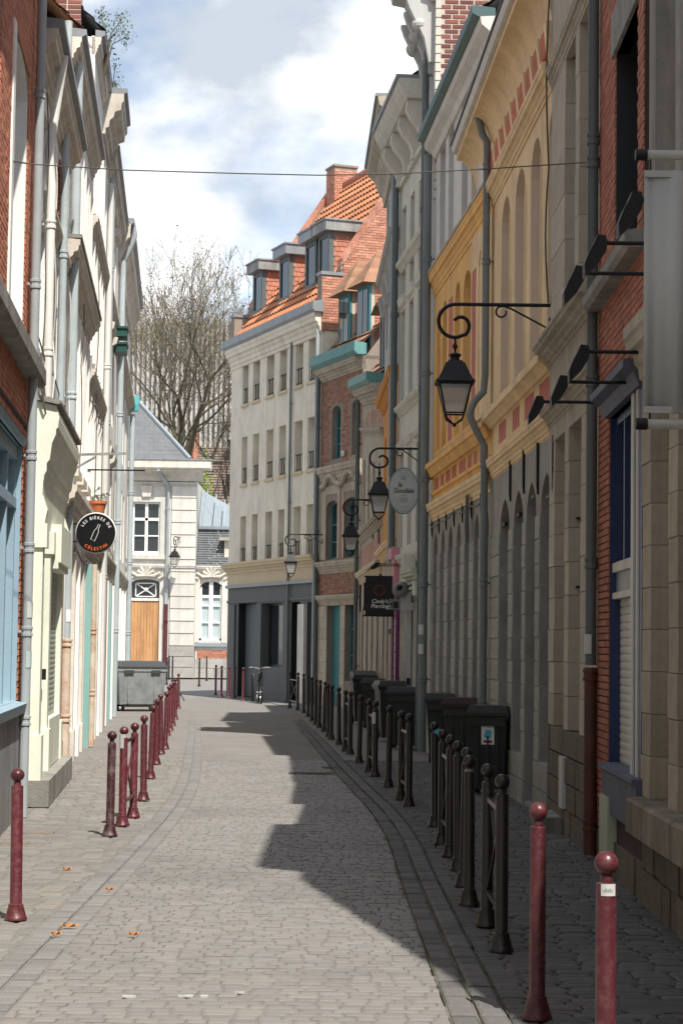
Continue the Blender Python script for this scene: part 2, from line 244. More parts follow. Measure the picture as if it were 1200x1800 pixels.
# ---------------------------------------------------------------- mesh builder
class MB:
    def __init__(s): s.v = []; s.f = []
    def add(s, vs, fs):
        o = len(s.v); s.v += [tuple(p) for p in vs]; s.f += [tuple(i + o for i in f) for f in fs]; return s
    def box(s, x0, x1, y0, y1, z0, z1):
        v = [(x0, y0, z0), (x1, y0, z0), (x1, y1, z0), (x0, y1, z0), (x0, y0, z1), (x1, y0, z1), (x1, y1, z1), (x0, y1, z1)]
        return s.add(v, [(0, 3, 2, 1), (4, 5, 6, 7), (0, 1, 5, 4), (1, 2, 6, 5), (2, 3, 7, 6), (3, 0, 4, 7)])
    def frust(s, x0, x1, y0, y1, z0, X0, X1, Y0, Y1, z1):
        v = [(x0, y0, z0), (x1, y0, z0), (x1, y1, z0), (x0, y1, z0), (X0, Y0, z1), (X1, Y0, z1), (X1, Y1, z1), (X0, Y1, z1)]
        return s.add(v, [(0, 3, 2, 1), (4, 5, 6, 7), (0, 1, 5, 4), (1, 2, 6, 5), (2, 3, 7, 6), (3, 0, 4, 7)])
    def quad(s, a, b, c, d): return s.add([a, b, c, d], [(0, 1, 2, 3)])
    def poly(s, pts): return s.add(pts, [tuple(range(len(pts)))])
    def tube(s, path, r, n=8, closed=False, caps=True):
        P = [Vector(p) for p in path]; m = len(P)
        rr = r if isinstance(r, (list, tuple)) else [r] * m
        up = None; rings = []
        for i, p in enumerate(P):
            a = P[i - 1] if (i > 0 or closed) else p; b = P[(i + 1) % m] if (i < m - 1 or closed) else p
            t = (b - a).normalized()
            if up is None:
                up = Vector((0, 0, 1)) if abs(t.z) < 0.9 else Vector((1, 0, 0))
            e1 = (up - t * up.dot(t))
            if e1.length < 1e-5: e1 = t.orthogonal()
            e1.normalize(); e2 = t.cross(e1); up = e1
            rings.append([p + (e1 * math.cos(2 * math.pi * k / n) + e2 * math.sin(2 * math.pi * k / n)) * rr[i] for k in range(n)])
        o = len(s.v)
        for rg in rings: s.v += [tuple(q) for q in rg]
        for i in range(m if closed else m - 1):
            j = (i + 1) % m
            for k in range(n):
                s.f.append((o + i * n + k, o + i * n + (k + 1) % n, o + j * n + (k + 1) % n, o + j * n + k))
        if caps and not closed:
            s.f.append(tuple(o + k for k in reversed(range(n)))); s.f.append(tuple(o + (m - 1) * n + k for k in range(n)))
        return s
    def lathe(s, prof, n=16, c=(0, 0, 0), a0=0.0):
        o = len(s.v); m = len(prof)
        for r, z in prof:
            for k in range(n):
                a = a0 + 2 * math.pi * k / n; s.v.append((c[0] + r * math.cos(a), c[1] + r * math.sin(a), c[2] + z))
        for i in range(m - 1):
            for k in range(n): s.f.append((o + i * n + k, o + i * n + (k + 1) % n, o + (i + 1) * n + (k + 1) % n, o + (i + 1) * n + k))
        s.f.append(tuple(o + k for k in reversed(range(n)))); s.f.append(tuple(o + (m - 1) * n + k for k in range(n)))
        return s
    def sphere(s, c, r, n=12, m=8):
        return s.lathe([(max(1e-4, r * math.sin(math.pi * i / m)), -r * math.cos(math.pi * i / m)) for i in range(m + 1)], n, c)
    def prism_x(s, prof, x0, x1, slope=0.0):
        """closed profile of (y, z) pushed along x"""
        n = len(prof)
        v = [(x0, y, z + slope * x0) for y, z in prof] + [(x1, y, z + slope * x1) for y, z in prof]
        f = [(i, (i + 1) % n, n + (i + 1) % n, n + i) for i in range(n)] + [tuple(reversed(range(n))), tuple(range(n, 2 * n))]
        return s.add(v, f)
    def prism_y(s, pts, y0, y1):
        """closed outline of (x, z) given thickness from y0 to y1"""
        n = len(pts)
        v = [(x, y0, z) for x, z in pts] + [(x, y1, z) for x, z in pts]
        f = [(i, (i + 1) % n, n + (i + 1) % n, n + i) for i in range(n)]
        o = len(s.v); s.add(v, f)
        for tri in tessellate_polygon([[Vector((x, z, 0)) for x, z in pts]]):
            s.f.append(tuple(o + i for i in tri)); s.f.append(tuple(o + n + i for i in reversed(tri)))
        return s
    def bar(s, a, b, w, h=None):
        """square bar between two points"""
        a = Vector(a); b = Vector(b); t = (b - a).normalized(); h = h or w
        e1 = t.cross(Vector((0, 0, 1)));
        if e1.length < 1e-4: e1 = Vector((1, 0, 0))
        e1.normalize(); e2 = t.cross(e1)
        q = [e1 * w / 2 + e2 * h / 2, -e1 * w / 2 + e2 * h / 2, -e1 * w / 2 - e2 * h / 2, e1 * w / 2 - e2 * h / 2]
        v = [a + k for k in q] + [b + k for k in q]
        return s.add(v, [(0, 1, 2, 3), (7, 6, 5, 4), (0, 4, 5, 1), (1, 5, 6, 2), (2, 6, 7, 3), (3, 7, 4, 0)])
    def mesh(s, name, m, smooth=False):
        me = bpy.data.meshes.new(name); me.from_pydata(s.v, [], s.f)
        me.materials.append(M[m] if isinstance(m, str) else m)
        if smooth:
            me.polygons.foreach_set('use_smooth', [True] * len(me.polygons))
            try: me.set_sharp_from_angle(angle=R(40))
            except Exception: pass
        me.update(); return me
    def build(s, name, m, parent=None, smooth=False, loc=None):
        o = bpy.data.objects.new(name, s.mesh(name, m, smooth)); COL.objects.link(o)
        if parent is not None: o.parent = parent
        if loc is not None: o.location = loc
        return o
def tag(o, label=None, cat=None, group=None, kind=None):
    if label: o['label'] = label
    if cat: o['category'] = cat
    if group: o['group'] = group
    if kind: o['kind'] = kind
    return o
def empty(name, loc=(0, 0, 0), rz=0.0):
    o = bpy.data.objects.new(name, None); COL.objects.link(o); o.location = loc; o.rotation_euler = (0, 0, rz); o.empty_display_size = 0.2
    return o
def copy_tree(o, parent=None):
    c = o.copy(); COL.objects.link(c); c.parent = parent
    for ch in o.children: copy_tree(ch, c)
    return c
def inst(name, me, parent, loc, scale=(1, 1, 1), rot=(0, 0, 0)):
    o = bpy.data.objects.new(name, me); COL.objects.link(o); o.parent = parent; o.location = loc; o.scale = scale; o.rotation_euler = rot; return o
_blk = {}
def block_mesh(m, cx=.03, cy=.12, cz=.06):
    """unit block, front (y=0) and edges slightly chamfered, shared by every stone or brick of a kind"""
    key = (m, round(cx, 3), round(cy, 3), round(cz, 3)); m0 = m; m = key
    if m not in _blk:
        b = MB(); y = cy; c = cx; d = cz
        v = [(0, y, 0), (1, y, 0), (1, y, 1), (0, y, 1), (c, 0, d), (1 - c, 0, d), (1 - c, 0, 1 - d), (c, 0, 1 - d), (0, 1, 0), (1, 1, 0), (1, 1, 1), (0, 1, 1)]
        b.add(v, [(4, 5, 6, 7), (0, 1, 5, 4), (1, 2, 6, 5), (2, 3, 7, 6), (3, 0, 4, 7), (0, 8, 9, 1), (1, 9, 10, 2), (2, 10, 11, 3), (3, 11, 8, 0)])
        _blk[m] = b.mesh('block', m0)
    return _blk[m]

# ---------------------------------------------------------------- lettering
_dg = [None]; _gl = {}
def glyphs(txt, size=1.0, shear=0.0, bold=0.0):
    key = (txt, size, shear, bold)
    if key in _gl: return _gl[key]
    cu = bpy.data.curves.new('lettering', 'FONT'); cu.body = txt; cu.size = size; cu.shear = shear; cu.offset = bold; cu.align_x = 'CENTER'; cu.resolution_u = 3
    o = bpy.data.objects.new('lettering', cu); COL.objects.link(o)
    dg = bpy.context.evaluated_depsgraph_get(); dg.update()
    me = bpy.data.meshes.new_from_object(o.evaluated_get(dg))
    vs = [tuple(v.co) for v in me.vertices]; fs = [tuple(p.vertices) for p in me.polygons]
    bpy.data.objects.remove(o); bpy.data.curves.remove(cu); bpy.data.meshes.remove(me)
    _gl[key] = (vs, fs); return vs, fs
def glyph_w(ch, size): 
    vs, fs = glyphs(ch, size)
    return (max(v[0] for v in vs) - min(v[0] for v in vs)) if vs else size * 0.3
def text_flat(mb, txt, size, cx, cz, y, shear=0.0, bold=0.0, sx=1.0):
    vs, fs = glyphs(txt, size, shear, bold); mb.add([(cx + v[0] * sx, y, cz + v[1]) for v in vs], fs); return mb
def text_arc(mb, txt, size, r, mid, y, top=True, gap=0.12, bold=0.0, ez=1.0):
    """letters along a circle; mid = angle of the middle (deg, 90 = top)"""
    ws = [glyph_w(c, size) if c != ' ' else size * 0.22 for c in txt]
    tot = sum(ws) + gap * size * (len(txt) - 1); a = 0.0
    for c, w in zip(txt, ws):
        th = (a + w / 2 - tot / 2) / r; a += w + gap * size
        if c == ' ': continue
        ang = R(mid) - th if top else R(mid) + th
        rr = r if top else r + size * 0.7
        vs, fs = glyphs(c, size, 0.0, bold)
        rot = ang - math.pi / 2 if top else ang + math.pi / 2
        ca, sa = math.cos(rot), math.sin(rot); ox, oz = rr * math.cos(ang), rr * math.sin(ang)
        mb.add([(ox + v[0] * ca - v[1] * sa, y, (oz + v[0] * sa + v[1] * ca) * ez) for v in vs], fs)
    return mb

# ---------------------------------------------------------------- buildings
class O:      # an opening of a wall
    def __init__(s, x0, x1, z0, z1, kind='win', rise=0.0, depth=0.22, frame='white_paint', pane='glass_dark', pointed=False, nx=2, nz=3, reveal=None, name=None):
        s.__dict__.update(locals())
    def outline(s):
        if s.rise <= 0: return [(s.x0, s.z0), (s.x1, s.z0), (s.x1, s.z1), (s.x0, s.z1)]
        w = (s.x1 - s.x0) / 2; cx = (s.x0 + s.x1) / 2; zs = s.z1 - s.rise; n = 8; pts = [(s.x0, s.z0), (s.x1, s.z0)]
        for i in range(n + 1):
            a = math.pi * i / n
            hh = math.sin(a) if not s.pointed else .72 * math.sin(a) + .28 * (1 - abs(math.cos(a)))
            pts.append((cx + w * math.cos(a), zs + s.rise * hh))
        return pts
def cprof(z, h, o, back=0.06):
    """a stepped cornice section: (y, z) with y negative towards the street"""
    p = [(0, 0), (.14, 0), (.16, .14), (.30, .18), (.34, .34), (.52, .42), (.58, .55), (.86, .60), (.90, .76), (1, .82), (1, 1)]
    return [(back, z)] + [(-o * a, z + h * b) for a, b in p] + [(back, z + h + 0.02)]
def flat(z0, z1, o, back=0.06): return [(back, z0), (-o, z0), (-o, z1), (back, z1)]
class Bld:
    def __init__(s, name, label, PL, PR, cat='house', group=None):
        s.PL = Vector((PL[0], PL[1], 0)); s.PR = Vector((PR[0], PR[1], 0)); d = s.PR - s.PL; s.W = d.length
        s.d = d.normalized(); s.n = Vector((s.d.y, -s.d.x, 0))        # outward
        s.e = empty(name, s.PL, math.atan2(d.y, d.x)); tag(s.e, label, cat, group)
    def px(s, x, y, out=0.0):
        r = ray(x, y); o = s.PL + s.n * out
        t = (o.x * s.n.x + o.y * s.n.y) / (r.x * s.n.x + r.y * s.n.y)
        p = r * t; q = p - Vector((s.PL.x, s.PL.y, 0))
        return (q.x * s.d.x + q.y * s.d.y, p.z + CAMZ)
    def U(s, x, y=1000, out=0.0): return s.px(x, y, out)[0]
    def Z(s, x, y, out=0.0): return s.px(x, y, out)[1]
    def world(s, u, out, z): p = s.PL + s.d * u + s.n * out; return Vector((p.x, p.y, z))
    def add(s, mb, name, m, parent=None, smooth=False): return mb.build(name, m, parent or s.e, smooth)
    def wall(s, ops, m, z0, z1, x0=0.0, x1=None, name='wall', y=0.0, D=5.0, zl=None, zr=None):
        x1 = s.W if x1 is None else x1; zl = z1 if zl is None else zl; zr = z1 if zr is None else zr
        mb = MB(); zm = min(zl, zr)
        cl = lambda v, lo, hi: max(lo, min(hi, v))
        xs = sorted({x0, x1} | {cl(v, x0, x1) for o in ops for v in (o.x0, o.x1)}); zs_ = sorted({z0, zm} | {cl(v, z0, zm) for o in ops for v in (o.z0, o.z1)})
        for a, b in zip(xs, xs[1:]):
            for c, d in zip(zs_, zs_[1:]):
                mx, mz = (a + b) / 2, (c + d) / 2
                if not any(o.x0 < mx < o.x1 and o.z0 < mz < o.z1 for o in ops): mb.quad((a, y, c), (b, y, c), (b, y, d), (a, y, d))
        if zl != zr: mb.poly([(x0, y, zm), (x1, y, zm)] + ([(x1, y, zr)] if zr > zm else []) + ([(x0, y, zl)] if zl > zm else []))
        for o in ops:
            if o.rise > 0:
                arc = o.outline()[2:]; n = len(arc) // 2
                for i in range(n): mb.add([(o.x1, y, o.z1), (arc[i][0], y, arc[i][1]), (arc[i + 1][0], y, arc[i + 1][1])], [(0, 1, 2)])
                for i in range(n, len(arc) - 1): mb.add([(o.x0, y, o.z1), (arc[i][0], y, arc[i][1]), (arc[i + 1][0], y, arc[i + 1][1])], [(0, 1, 2)])
                if not o.pointed or True: mb.add([(o.x0, y, o.z1), (arc[n][0], y, arc[n][1]), (o.x1, y, o.z1)], [(0, 1, 2)])
        rvl = []
        for o in ops:
            pts = o.outline(); n = len(pts); k = MB() if o.reveal else mb
            if o.reveal: rvl.append((k, o.reveal))
            k.add([(a, y, b) for a, b in pts] + [(a, y + o.depth, b) for a, b in pts], [(i, (i + 1) % n, n + (i + 1) % n, n + i) for i in range(n)])
        if D:
            mb.quad((x0, y, z0), (x0, y + D, z0), (x0, y + D, zl), (x0, y, zl)); mb.quad((x1, y, z0), (x1, y + D, z0), (x1, y + D, zr), (x1, y, zr))
            mb.quad((x0, y + D, z0), (x1, y + D, z0), (x1, y + D, zr), (x0, y + D, zl)); mb.quad((x0, y, zl), (x1, y, zr), (x1, y + D, zr), (x0, y + D, zl))
        w = s.add(mb, name, m)
        for k, r_ in rvl: s.add(k, 'reveal', r_, w)
        for o in ops: s.fill(o, y)
        return w
    def fill(s, o, y=0.0):
        yb = y + o.depth; pts = o.outline(); w = o.x1 - o.x0; h = o.z1 - o.z0
        if o.kind == 'none': return
        if o.kind == 'panel':
            return s.add(MB().poly([(a, yb, b) for a, b in pts]), o.name or 'panel', o.frame)
        if o.kind == 'roller':
            p = s.add(MB().poly([(a, yb, b) for a, b in pts]), o.name or 'roller_shutter', o.frame); n = max(4, int(h / 0.06)); sh = h / n
            me = MB().prism_x([(0, 0), (-.006, .004), (-.009, sh * .5), (-.006, sh * .9), (0, sh * .95)], 0, w).mesh('slat', o.frame)
            for i in range(n): inst('slat', me, p, (o.x0, yb - .001, o.z0 + i * sh))
            return p
        if o.kind == 'door':
            p = s.add(MB().poly([(a, yb, b) for a, b in pts]), o.name or 'door', o.frame); n = max(3, int(w / 0.16))
            zt = o.z1 - o.rise
            for i in range(n): s.add(MB().box(o.x0 + w * i / n + .006, o.x0 + w * (i + 1) / n - .006, yb - .025, yb - .002, o.z0 + .02, zt - .03), 'board', o.frame, p)
            s.add(MB().box(o.x1 - .16, o.x1 - .12, yb - .08, yb - .02, o.z0 + 1.0, o.z0 + 1.12), 'handle', 'iron', p); return p
        t = 0.065; cx = (o.x0 + o.x1) / 2; cz = (o.z0 + o.z1) / 2
        inn = [(cx + (a - cx) * (1 - 2 * t / w), cz + (b - cz) * (1 - 2 * t / h)) for a, b in pts]; n = len(pts)
        f = MB(); f.add([(a, yb - .05, b) for a, b in pts] + [(a, yb - .05, b) for a, b in inn] + [(a, yb, b) for a, b in inn], [(i, (i + 1) % n, n + (i + 1) % n, n + i) for i in range(n)] + [(n + i, n + (i + 1) % n, 2 * n + (i + 1) % n, 2 * n + i) for i in range(n)])
        zt = o.z1 - o.rise
        for i in range(1, o.nx): xx = o.x0 + w * i / o.nx; f.box(xx - .03, xx + .03, yb - .045, yb - .002, o.z0 + .03, zt + o.rise * .6)
        for i in range(1, o.nz): zz = o.z0 + (zt - o.z0) * i / o.nz; f.box(o.x0 + .03, o.x1 - .03, yb - .042, yb - .003, zz - .018, zz + .018)
        p = s.add(f, o.name or 'window', o.frame)
        s.add(MB().poly([(a, yb - .012, b) for a, b in pts]), 'pane', o.pane, p); return p
    def mould(s, prof, m, name, x0=0.0, x1=None, slope=0.0, parent=None): 
        return s.add(MB().prism_x(prof, x0, s.W if x1 is None else x1, slope), name, m, parent)
    def pipe(s, pts, r, m, name='drainpipe', clamps=(), n=10, brm=None):
        """pts: (u, out, z)"""
        p = s.add(MB().tube([(u, -o, z) for u, o, z in pts], r, n), name, m, smooth=True)
        u, o, _ = pts[0]
        for z in clamps:
            uu = next((a[0] + (b[0] - a[0]) * (z - a[2]) / (b[2] - a[2]) for a, b in zip(pts, pts[1:]) if min(a[2], b[2]) <= z <= max(a[2], b[2]) and a[2] != b[2]), u)
            k = MB().lathe([(r * 1.02, -.05), (r * 1.22, -.045), (r * 1.22, -.02), (r * 1.08, -.015), (r * 1.08, .015), (r * 1.22, .02), (r * 1.22, .045), (r * 1.02, .05)], n, (uu, -o, z))
            k.box(uu - .012, uu + .012, -o + r, .02, z - .012, z + .012); s.add(k, 'pipe_clamp', brm or m, p)
        return p
    def blocks(s, x0, x1, z0, z1, course, m, name='stone_block', y0=-0.012, y1=0.2, length=None, joint=0.008, parent=None, bond=0.5, jitter=0.0, skip=(), limit=300, proudj=0.004):
        """coursed masonry: every stone an object, past the limit joined into one part"""
        nz = max(1, round((z1 - z0) / course)); ch = (z1 - z0) / nz; items = []
        for k in range(nz):
            za = z0 + k * ch; zb = za + ch
            if length is None: xs = [x0, x1]
            else:
                xs = [x0]; x = x0 + length * (bond if k % 2 else 1.0) * (1 + rnd.uniform(-jitter, jitter))
                while x < x1 - length * .28: xs.append(x); x += length * (1 + rnd.uniform(-jitter, jitter))
                xs.append(x1)
            for a, b in zip(xs, xs[1:]):
                for (sa, sb, ta, tb) in skip:
                    if a < sb and b > sa and za < tb - .01 and zb > ta + .01:
                        if a < sa - .05: b = sa
                        elif b > sb + .05: a = sb
                        else: a = b
                if b - a > 0.03: items.append((a, b, za, zb))
        items_i, rest = items[:limit], items[limit:]
        ch_ = min(.004, ch * .12); me = block_mesh(m, ch_ / ((length or (x1 - x0))), min(.3, ch_ / (y1 - y0)), ch_ / ch)
        for a, b, za, zb in items_i:
            inst(name, me, parent or s.e, (a + joint / 2, y0 + rnd.uniform(-proudj, proudj), za + joint / 2), (b - a - joint, y1 - y0, zb - za - joint))
        if rest:
            k = MB()
            for a, b, za, zb in rest: k.box(a + joint / 2, b - joint / 2, y0 + rnd.uniform(-proudj, proudj), y1, za + joint / 2, zb - joint / 2)
            tag(s.add(k, name + '_mass', m.replace('_single', ''), parent or s.e), kind='stuff')
    def brick_mass(s, x0, x1, z0, z1, m, bl=.22, bh=.065, jt=.012, y0=-.006, y1=.05, skip=(), inside=None, name='brickwork', flip=None):
        k = MB(); nz = int((z1 - z0) / (bh + jt))
        for r_ in range(nz):
            z = z0 + r_ * (bh + jt); x = x0 - (bl / 2 if r_ % 2 else 0)
            while x < x1:
                a, b = max(x, x0), min(x + bl, x1)
                ok = b - a > .03 and not any(a < sb and b > sa and z < tb and z + bh > ta for sa, sb, ta, tb in skip) and (inside is None or inside((a + b) / 2, z + bh / 2))
                if ok:
                    pr = y0 + rnd.uniform(-.002, .002)
                    if flip: k.box(*flip(a, b, pr, y1), z, z + bh)
                    else: k.box(a, b, pr, y1, z, z + bh)
                x += bl + jt
        return tag(s.add(k, name, m), kind='stuff')
# ---------------------------------------------------------------- ground
def sheet(name, pts, z, m, parent=None):
    b = MB(); n = len(pts)
    for (y0, a0, b0), (y1, a1, b1) in zip(pts, pts[1:]): b.quad((a0, y0, z), (b0, y0, z), (b1, y1, z), (a1, y1, z))
    o = b.build(name, m, parent)
    if parent is None: tag(o, kind='structure')
    return o
XL = [(3, -1.79), (17.5, -1.785), (22, -1.83), (27.8, -2.16), (43.8, -3.26), (55.8, -4.2), (72, -5.7), (90, -7.2)]
XR = [(3, .58), (10.5, .535), (13.2, .476), (19.3, .455), (25.4, .06), (51.7, -1.385), (60, -2.3), (68, -4.0), (90, -4.5)]
FL = lambda Y: -3.1 - .0805 * (Y - 19)
FR = [(3, 2.05), (13.6, 2.08), (16.35, 2.12), (20, 2.10), (25.5, 1.92), (32, 1.46), (33.8, 1.40), (37.6, 1.04), (43.5, .90), (52, .52), (54.1, .54), (57.3, -.62), (65.5, -3.69)]
grd = tag(MB().quad((-500, -60, -.06), (500, -60, -.06), (500, 900, -.06), (-500, 900, -.06)).build('ground', 'asphalt'), kind='structure')
ys = [3, 8, 13, 18, 22, 26, 30, 36, 42, 48, 54, 60, 66, 72]
road = sheet('road', [(y, lerp_tab(y, XL) - .02, lerp_tab(y, XR) + .29) for y in (3, 5, 7, 9, 11, 13, 15, 17, 19, 21, 23, 25, 27, 29, 30)], -.006, 'joint')
sheet('road_far', [(y, lerp_tab(y, XL) - .02, lerp_tab(y, XR) + .29) for y in (30, 36, 42, 48, 54, 60, 66, 72)], -.006, 'asphalt')
pav_l = sheet('pavement_sunny', [(y, FL(y) - 1.0, lerp_tab(y, XL) + .02) for y in (3, 5, 7, 9, 11, 13, 15, 17, 19, 21, 23, 25, 27, 29, 30)], .005, 'joint')
sheet('pavement_sunny_far', [(y, FL(y) - 1.0, lerp_tab(y, XL)) for y in (30, 36, 42, 48, 54, 60)], .008, 'asphalt')
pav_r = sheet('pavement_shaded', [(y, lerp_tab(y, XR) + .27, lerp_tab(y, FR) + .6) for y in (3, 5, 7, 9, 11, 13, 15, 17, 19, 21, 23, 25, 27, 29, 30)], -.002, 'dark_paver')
sheet('pavement_shaded_far', [(y, lerp_tab(y, XR) + .27, lerp_tab(y, FR) + 1.6) for y in (30, 36, 42, 48, 54)] + [(58, lerp_tab(58, XR) + .27, 0.6), (66, lerp_tab(66, XR) + .3, -2.5)], .006, 'asphalt')
def stone_geo(b, x0, x1, y0, y1, zt, zb, dome, tilt=0.0):
    c = min(x1 - x0, y1 - y0) * .14; t = [rnd.uniform(-tilt, tilt) for _ in range(4)] if tilt else (0, 0, 0, 0)
    v = [(x0, y0, zb), (x1, y0, zb), (x1, y1, zb), (x0, y1, zb), (x0, y0, zt - dome), (x1, y0, zt - dome), (x1, y1, zt - dome), (x0, y1, zt - dome), (x0 + c, y0 + c, zt + t[0]), (x1 - c, y0 + c, zt + t[1]), (x1 - c, y1 - c, zt + t[2]), (x0 + c, y1 - c, zt + t[3])]
    b.add(v, [(8, 9, 10, 11), (4, 5, 9, 8), (5, 6, 10, 9), (6, 7, 11, 10), (7, 4, 8, 11), (0, 1, 5, 4), (1, 2, 6, 5), (2, 3, 7, 6), (3, 0, 4, 7)])
def lay(parent, name, m, xa, xb, y0, y1, dy, dx, ztop, zbase, jit, joint, dome, first, n_single, slant=0.0, zj=.005):
    """courses of stones across the street; the n_single that show largest are objects, the rest one mass"""
    u = MB(); stone_geo(u, 0, 1, 0, 1, 1, 0, .16); me = u.mesh(name, m + '_single'); mass = MB(); items = []
    y = y0
    while y < y1:
        h = dy * (1 + rnd.uniform(-.12, .12)); a = xa(y); b = xb(y); x = a + rnd.uniform(0, dx * .5) - dx * .5
        while x < b:
            w = dx * (1 + rnd.uniform(-jit, jit)); x0 = max(x, a); x1 = min(x + w, b)
            if x1 - x0 > .04: items.append((x0, x1, y + slant * x0, y + slant * x0 + h, ztop + rnd.uniform(-zj, zj)))
            x += w
        y += h
    single = 0
    for (x0, x1, ya, yb, z) in items:
        j = joint * (1 + rnd.uniform(-.3, .5)) / 2
        seen = ya > first and abs(x0 + x1) / 2 / ya < .178
        if seen and single < n_single:
            single += 1; inst(name, me, parent, (x0 + j, ya + j, zbase), (x1 - x0 - 2 * j, yb - ya - 2 * j, z - zbase), (rnd.uniform(-.018, .018), rnd.uniform(-.018, .018), rnd.uniform(-.02, .02)))
        else: stone_geo(mass, x0 + j, x1 - j, ya + j, yb - j, z, zbase, dome, .0022)
    tag(mass.build(name + '_mass', m, parent), kind='stuff')
lay(road, 'sett', 'sett', lambda y: lerp_tab(y, XL) + .27, lambda y: lerp_tab(y, XR), 7.0, 30, .096, .128, .002, -.03, .32, .009, .003, 8.75, 300, slant=.02, zj=.0025)
lay(pav_l, 'paver', 'paver', lambda y: max(FL(y) - .05, -4.6), lambda y: lerp_tab(y, XL), 9.5, 30, .135, .19, .012, -.03, .10, .014, .004, 11.6, 300, slant=-.03, zj=.002)
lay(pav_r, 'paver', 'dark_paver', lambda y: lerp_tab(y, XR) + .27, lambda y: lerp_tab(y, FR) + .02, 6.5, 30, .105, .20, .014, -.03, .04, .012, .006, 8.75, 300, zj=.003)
def kerb_row(name, tab, off0, off1, z, y0=6.5, y1=46, ln=.25, m='kerb'):
    k = empty(name); tag(k, kind='structure'); u = MB(); stone_geo(u, 0, 1, 0, 1, 1, 0, .12); me = u.mesh('kerb_stone', m); y = y0
    while y < y1:
        l = ln * rnd.uniform(.75, 1.25); ym = y + l / 2; ang = -math.atan((lerp_tab(y + l, tab) - lerp_tab(y, tab)) / l)
        inst('kerb_stone', me, k, (lerp_tab(y, tab) + off0 + .006, y + .008, -.05), (off1 - off0 - .014, l - .016, .05 + z + rnd.uniform(-.004, .004)), (0, 0, ang)); y += l
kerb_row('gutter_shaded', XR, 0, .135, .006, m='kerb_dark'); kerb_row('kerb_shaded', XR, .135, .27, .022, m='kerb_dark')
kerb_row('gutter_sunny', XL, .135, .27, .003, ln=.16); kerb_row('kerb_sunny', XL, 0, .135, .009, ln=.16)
mo = MB()
for y in [7 + .3 * i for i in range(110)]:
    for off, w in ((0, .012), (.135, .008), (.27, .012)):
        w *= rnd.uniform(.0, 1.0); x = lerp_tab(y, XR) + off; x2 = lerp_tab(y + .3, XR) + off
        mo.quad((x - w, y, .0135 + off * .03), (x + w * .6, y, .0135 + off * .03), (x2 + w * .6, y + .3, .0135 + off * .03), (x2 - w, y + .3, .0135 + off * .03))
tag(mo.build('moss', 'moss'), 'thin green moss growing along the shaded kerb joints', 'moss', kind='stuff')
# painted dashes, grates, fallen leaves
for i, (xa, xb, yy) in enumerate(((215, 245, 1754), (300, 366, 1753), (412, 458, 1747))):
    a, b_ = ground(xa, yy), ground(xb, yy)
    mk = MB(); 
    for t in range(5):
        x0 = a.x + (b_.x - a.x) * t / 5; x1 = a.x + (b_.x - a.x) * (t + 1) / 5
        h = rnd.uniform(.012, .03)
        if rnd.random() < .75: mk.box(x0, x1, a.y + rnd.uniform(-.01, .01), a.y + h, .001, .0095)
    mk.build('painted_dash', 'paint_mark', road)
mat('cover_grey', (0.075, 0.07, 0.066), 0.7, 0.15, 6, 0.3, 60)
def grate(px, py, w, l, label, bars=True, m='cover_grey', n=14, rz=0.0):
    g = ground(px, py); e = empty('drain_grate' if bars else 'access_cover', (g.x, g.y, 0), rz); tag(e, label, 'drain' if bars else 'cover')
    f = MB(); f.box(-w / 2, w / 2, -l / 2, -l / 2 + .03, 0, .011).box(-w / 2, w / 2, l / 2 - .03, l / 2, 0, .011).box(-w / 2, -w / 2 + .03, -l / 2 + .03, l / 2 - .03, 0, .0105).box(w / 2 - .03, w / 2, -l / 2 + .03, l / 2 - .03, 0, .0105)
    f.build('frame', m, e)
    if bars:
        for i in range(n): x = -w / 2 + .03 + (w - .06) * (i + .5) / n; MB().box(x - .012, x + .012, -l / 2 + .03, l / 2 - .03, .0, .0095).build('bar', m, e)
        MB().box(-w / 2 + .03, w / 2 - .03, -l / 2 + .03, l / 2 - .03, -.02, .0062).build('sump', 'interior', e)
    else: MB().box(-w / 2 + .036, w / 2 - .036, -l / 2 + .036, l / 2 - .036, 0, .0165).build('plate', m, e)
grate(548, 1360, .62, .34, 'black slotted drain grate in the road, half in sunlight')
grate(597, 1350, .52, .30, 'black slotted drain grate in the shaded gutter by the bollards')
mat('cover_brown', (0.20, 0.16, 0.13), 0.7, 0.15, 6, 0.3, 60)
grate(1080, 1609, .50, .26, 'dark metal access cover in the shaded pavement beside the stone ledge', False, 'cover_grey')
grate(1165, 1775, .50, .40, 'dark metal access cover at the bottom corner of the shaded pavement', False, 'cover_grey')
grate(62, 1466, .40, .22, 'rectangular brown metal cover in the sunny pavement beyond the first bollard', False, 'cover_brown')
grate(18, 1484, .40, .22, 'rectangular brown metal cover in the sunny pavement near the grey plinth', False, 'cover_brown')
for i, (x, y, lb) in enumerate(((118, 1533, 'dry orange leaf on the sunny pavement beyond the first bollard'), (193, 1569, 'dry brown leaf on the pavement edge, farthest into the road'), (123, 1634, 'large curled dry leaf on the setts nearest the first bollard'), (99, 1648, 'small dry leaf on the setts just below the large curled leaf'), (235, 1649, 'small yellow leaf lying alone on the road setts'))):
    g = ground(x, y); b = MB(); s_ = rnd.uniform(.8, 1.2) * (.045 if i == 2 else .03)
    for k in range(5):
        a0, a1 = k * 1.2, k * 1.2 + .9
        b.add([(0, 0, .004), (s_ * math.cos(a0), s_ * math.sin(a0) * .8, .012), (s_ * 1.3 * math.cos((a0 + a1) / 2), s_ * math.sin((a0 + a1) / 2), .028), (s_ * math.cos(a1), s_ * math.sin(a1) * .8, .010)], [(0, 1, 2, 3)])
    tag(b.build('fallen_leaf', 'dead_leaf', loc=(g.x, g.y, .012)), lb, 'leaf', 'fallen leaves on the street')
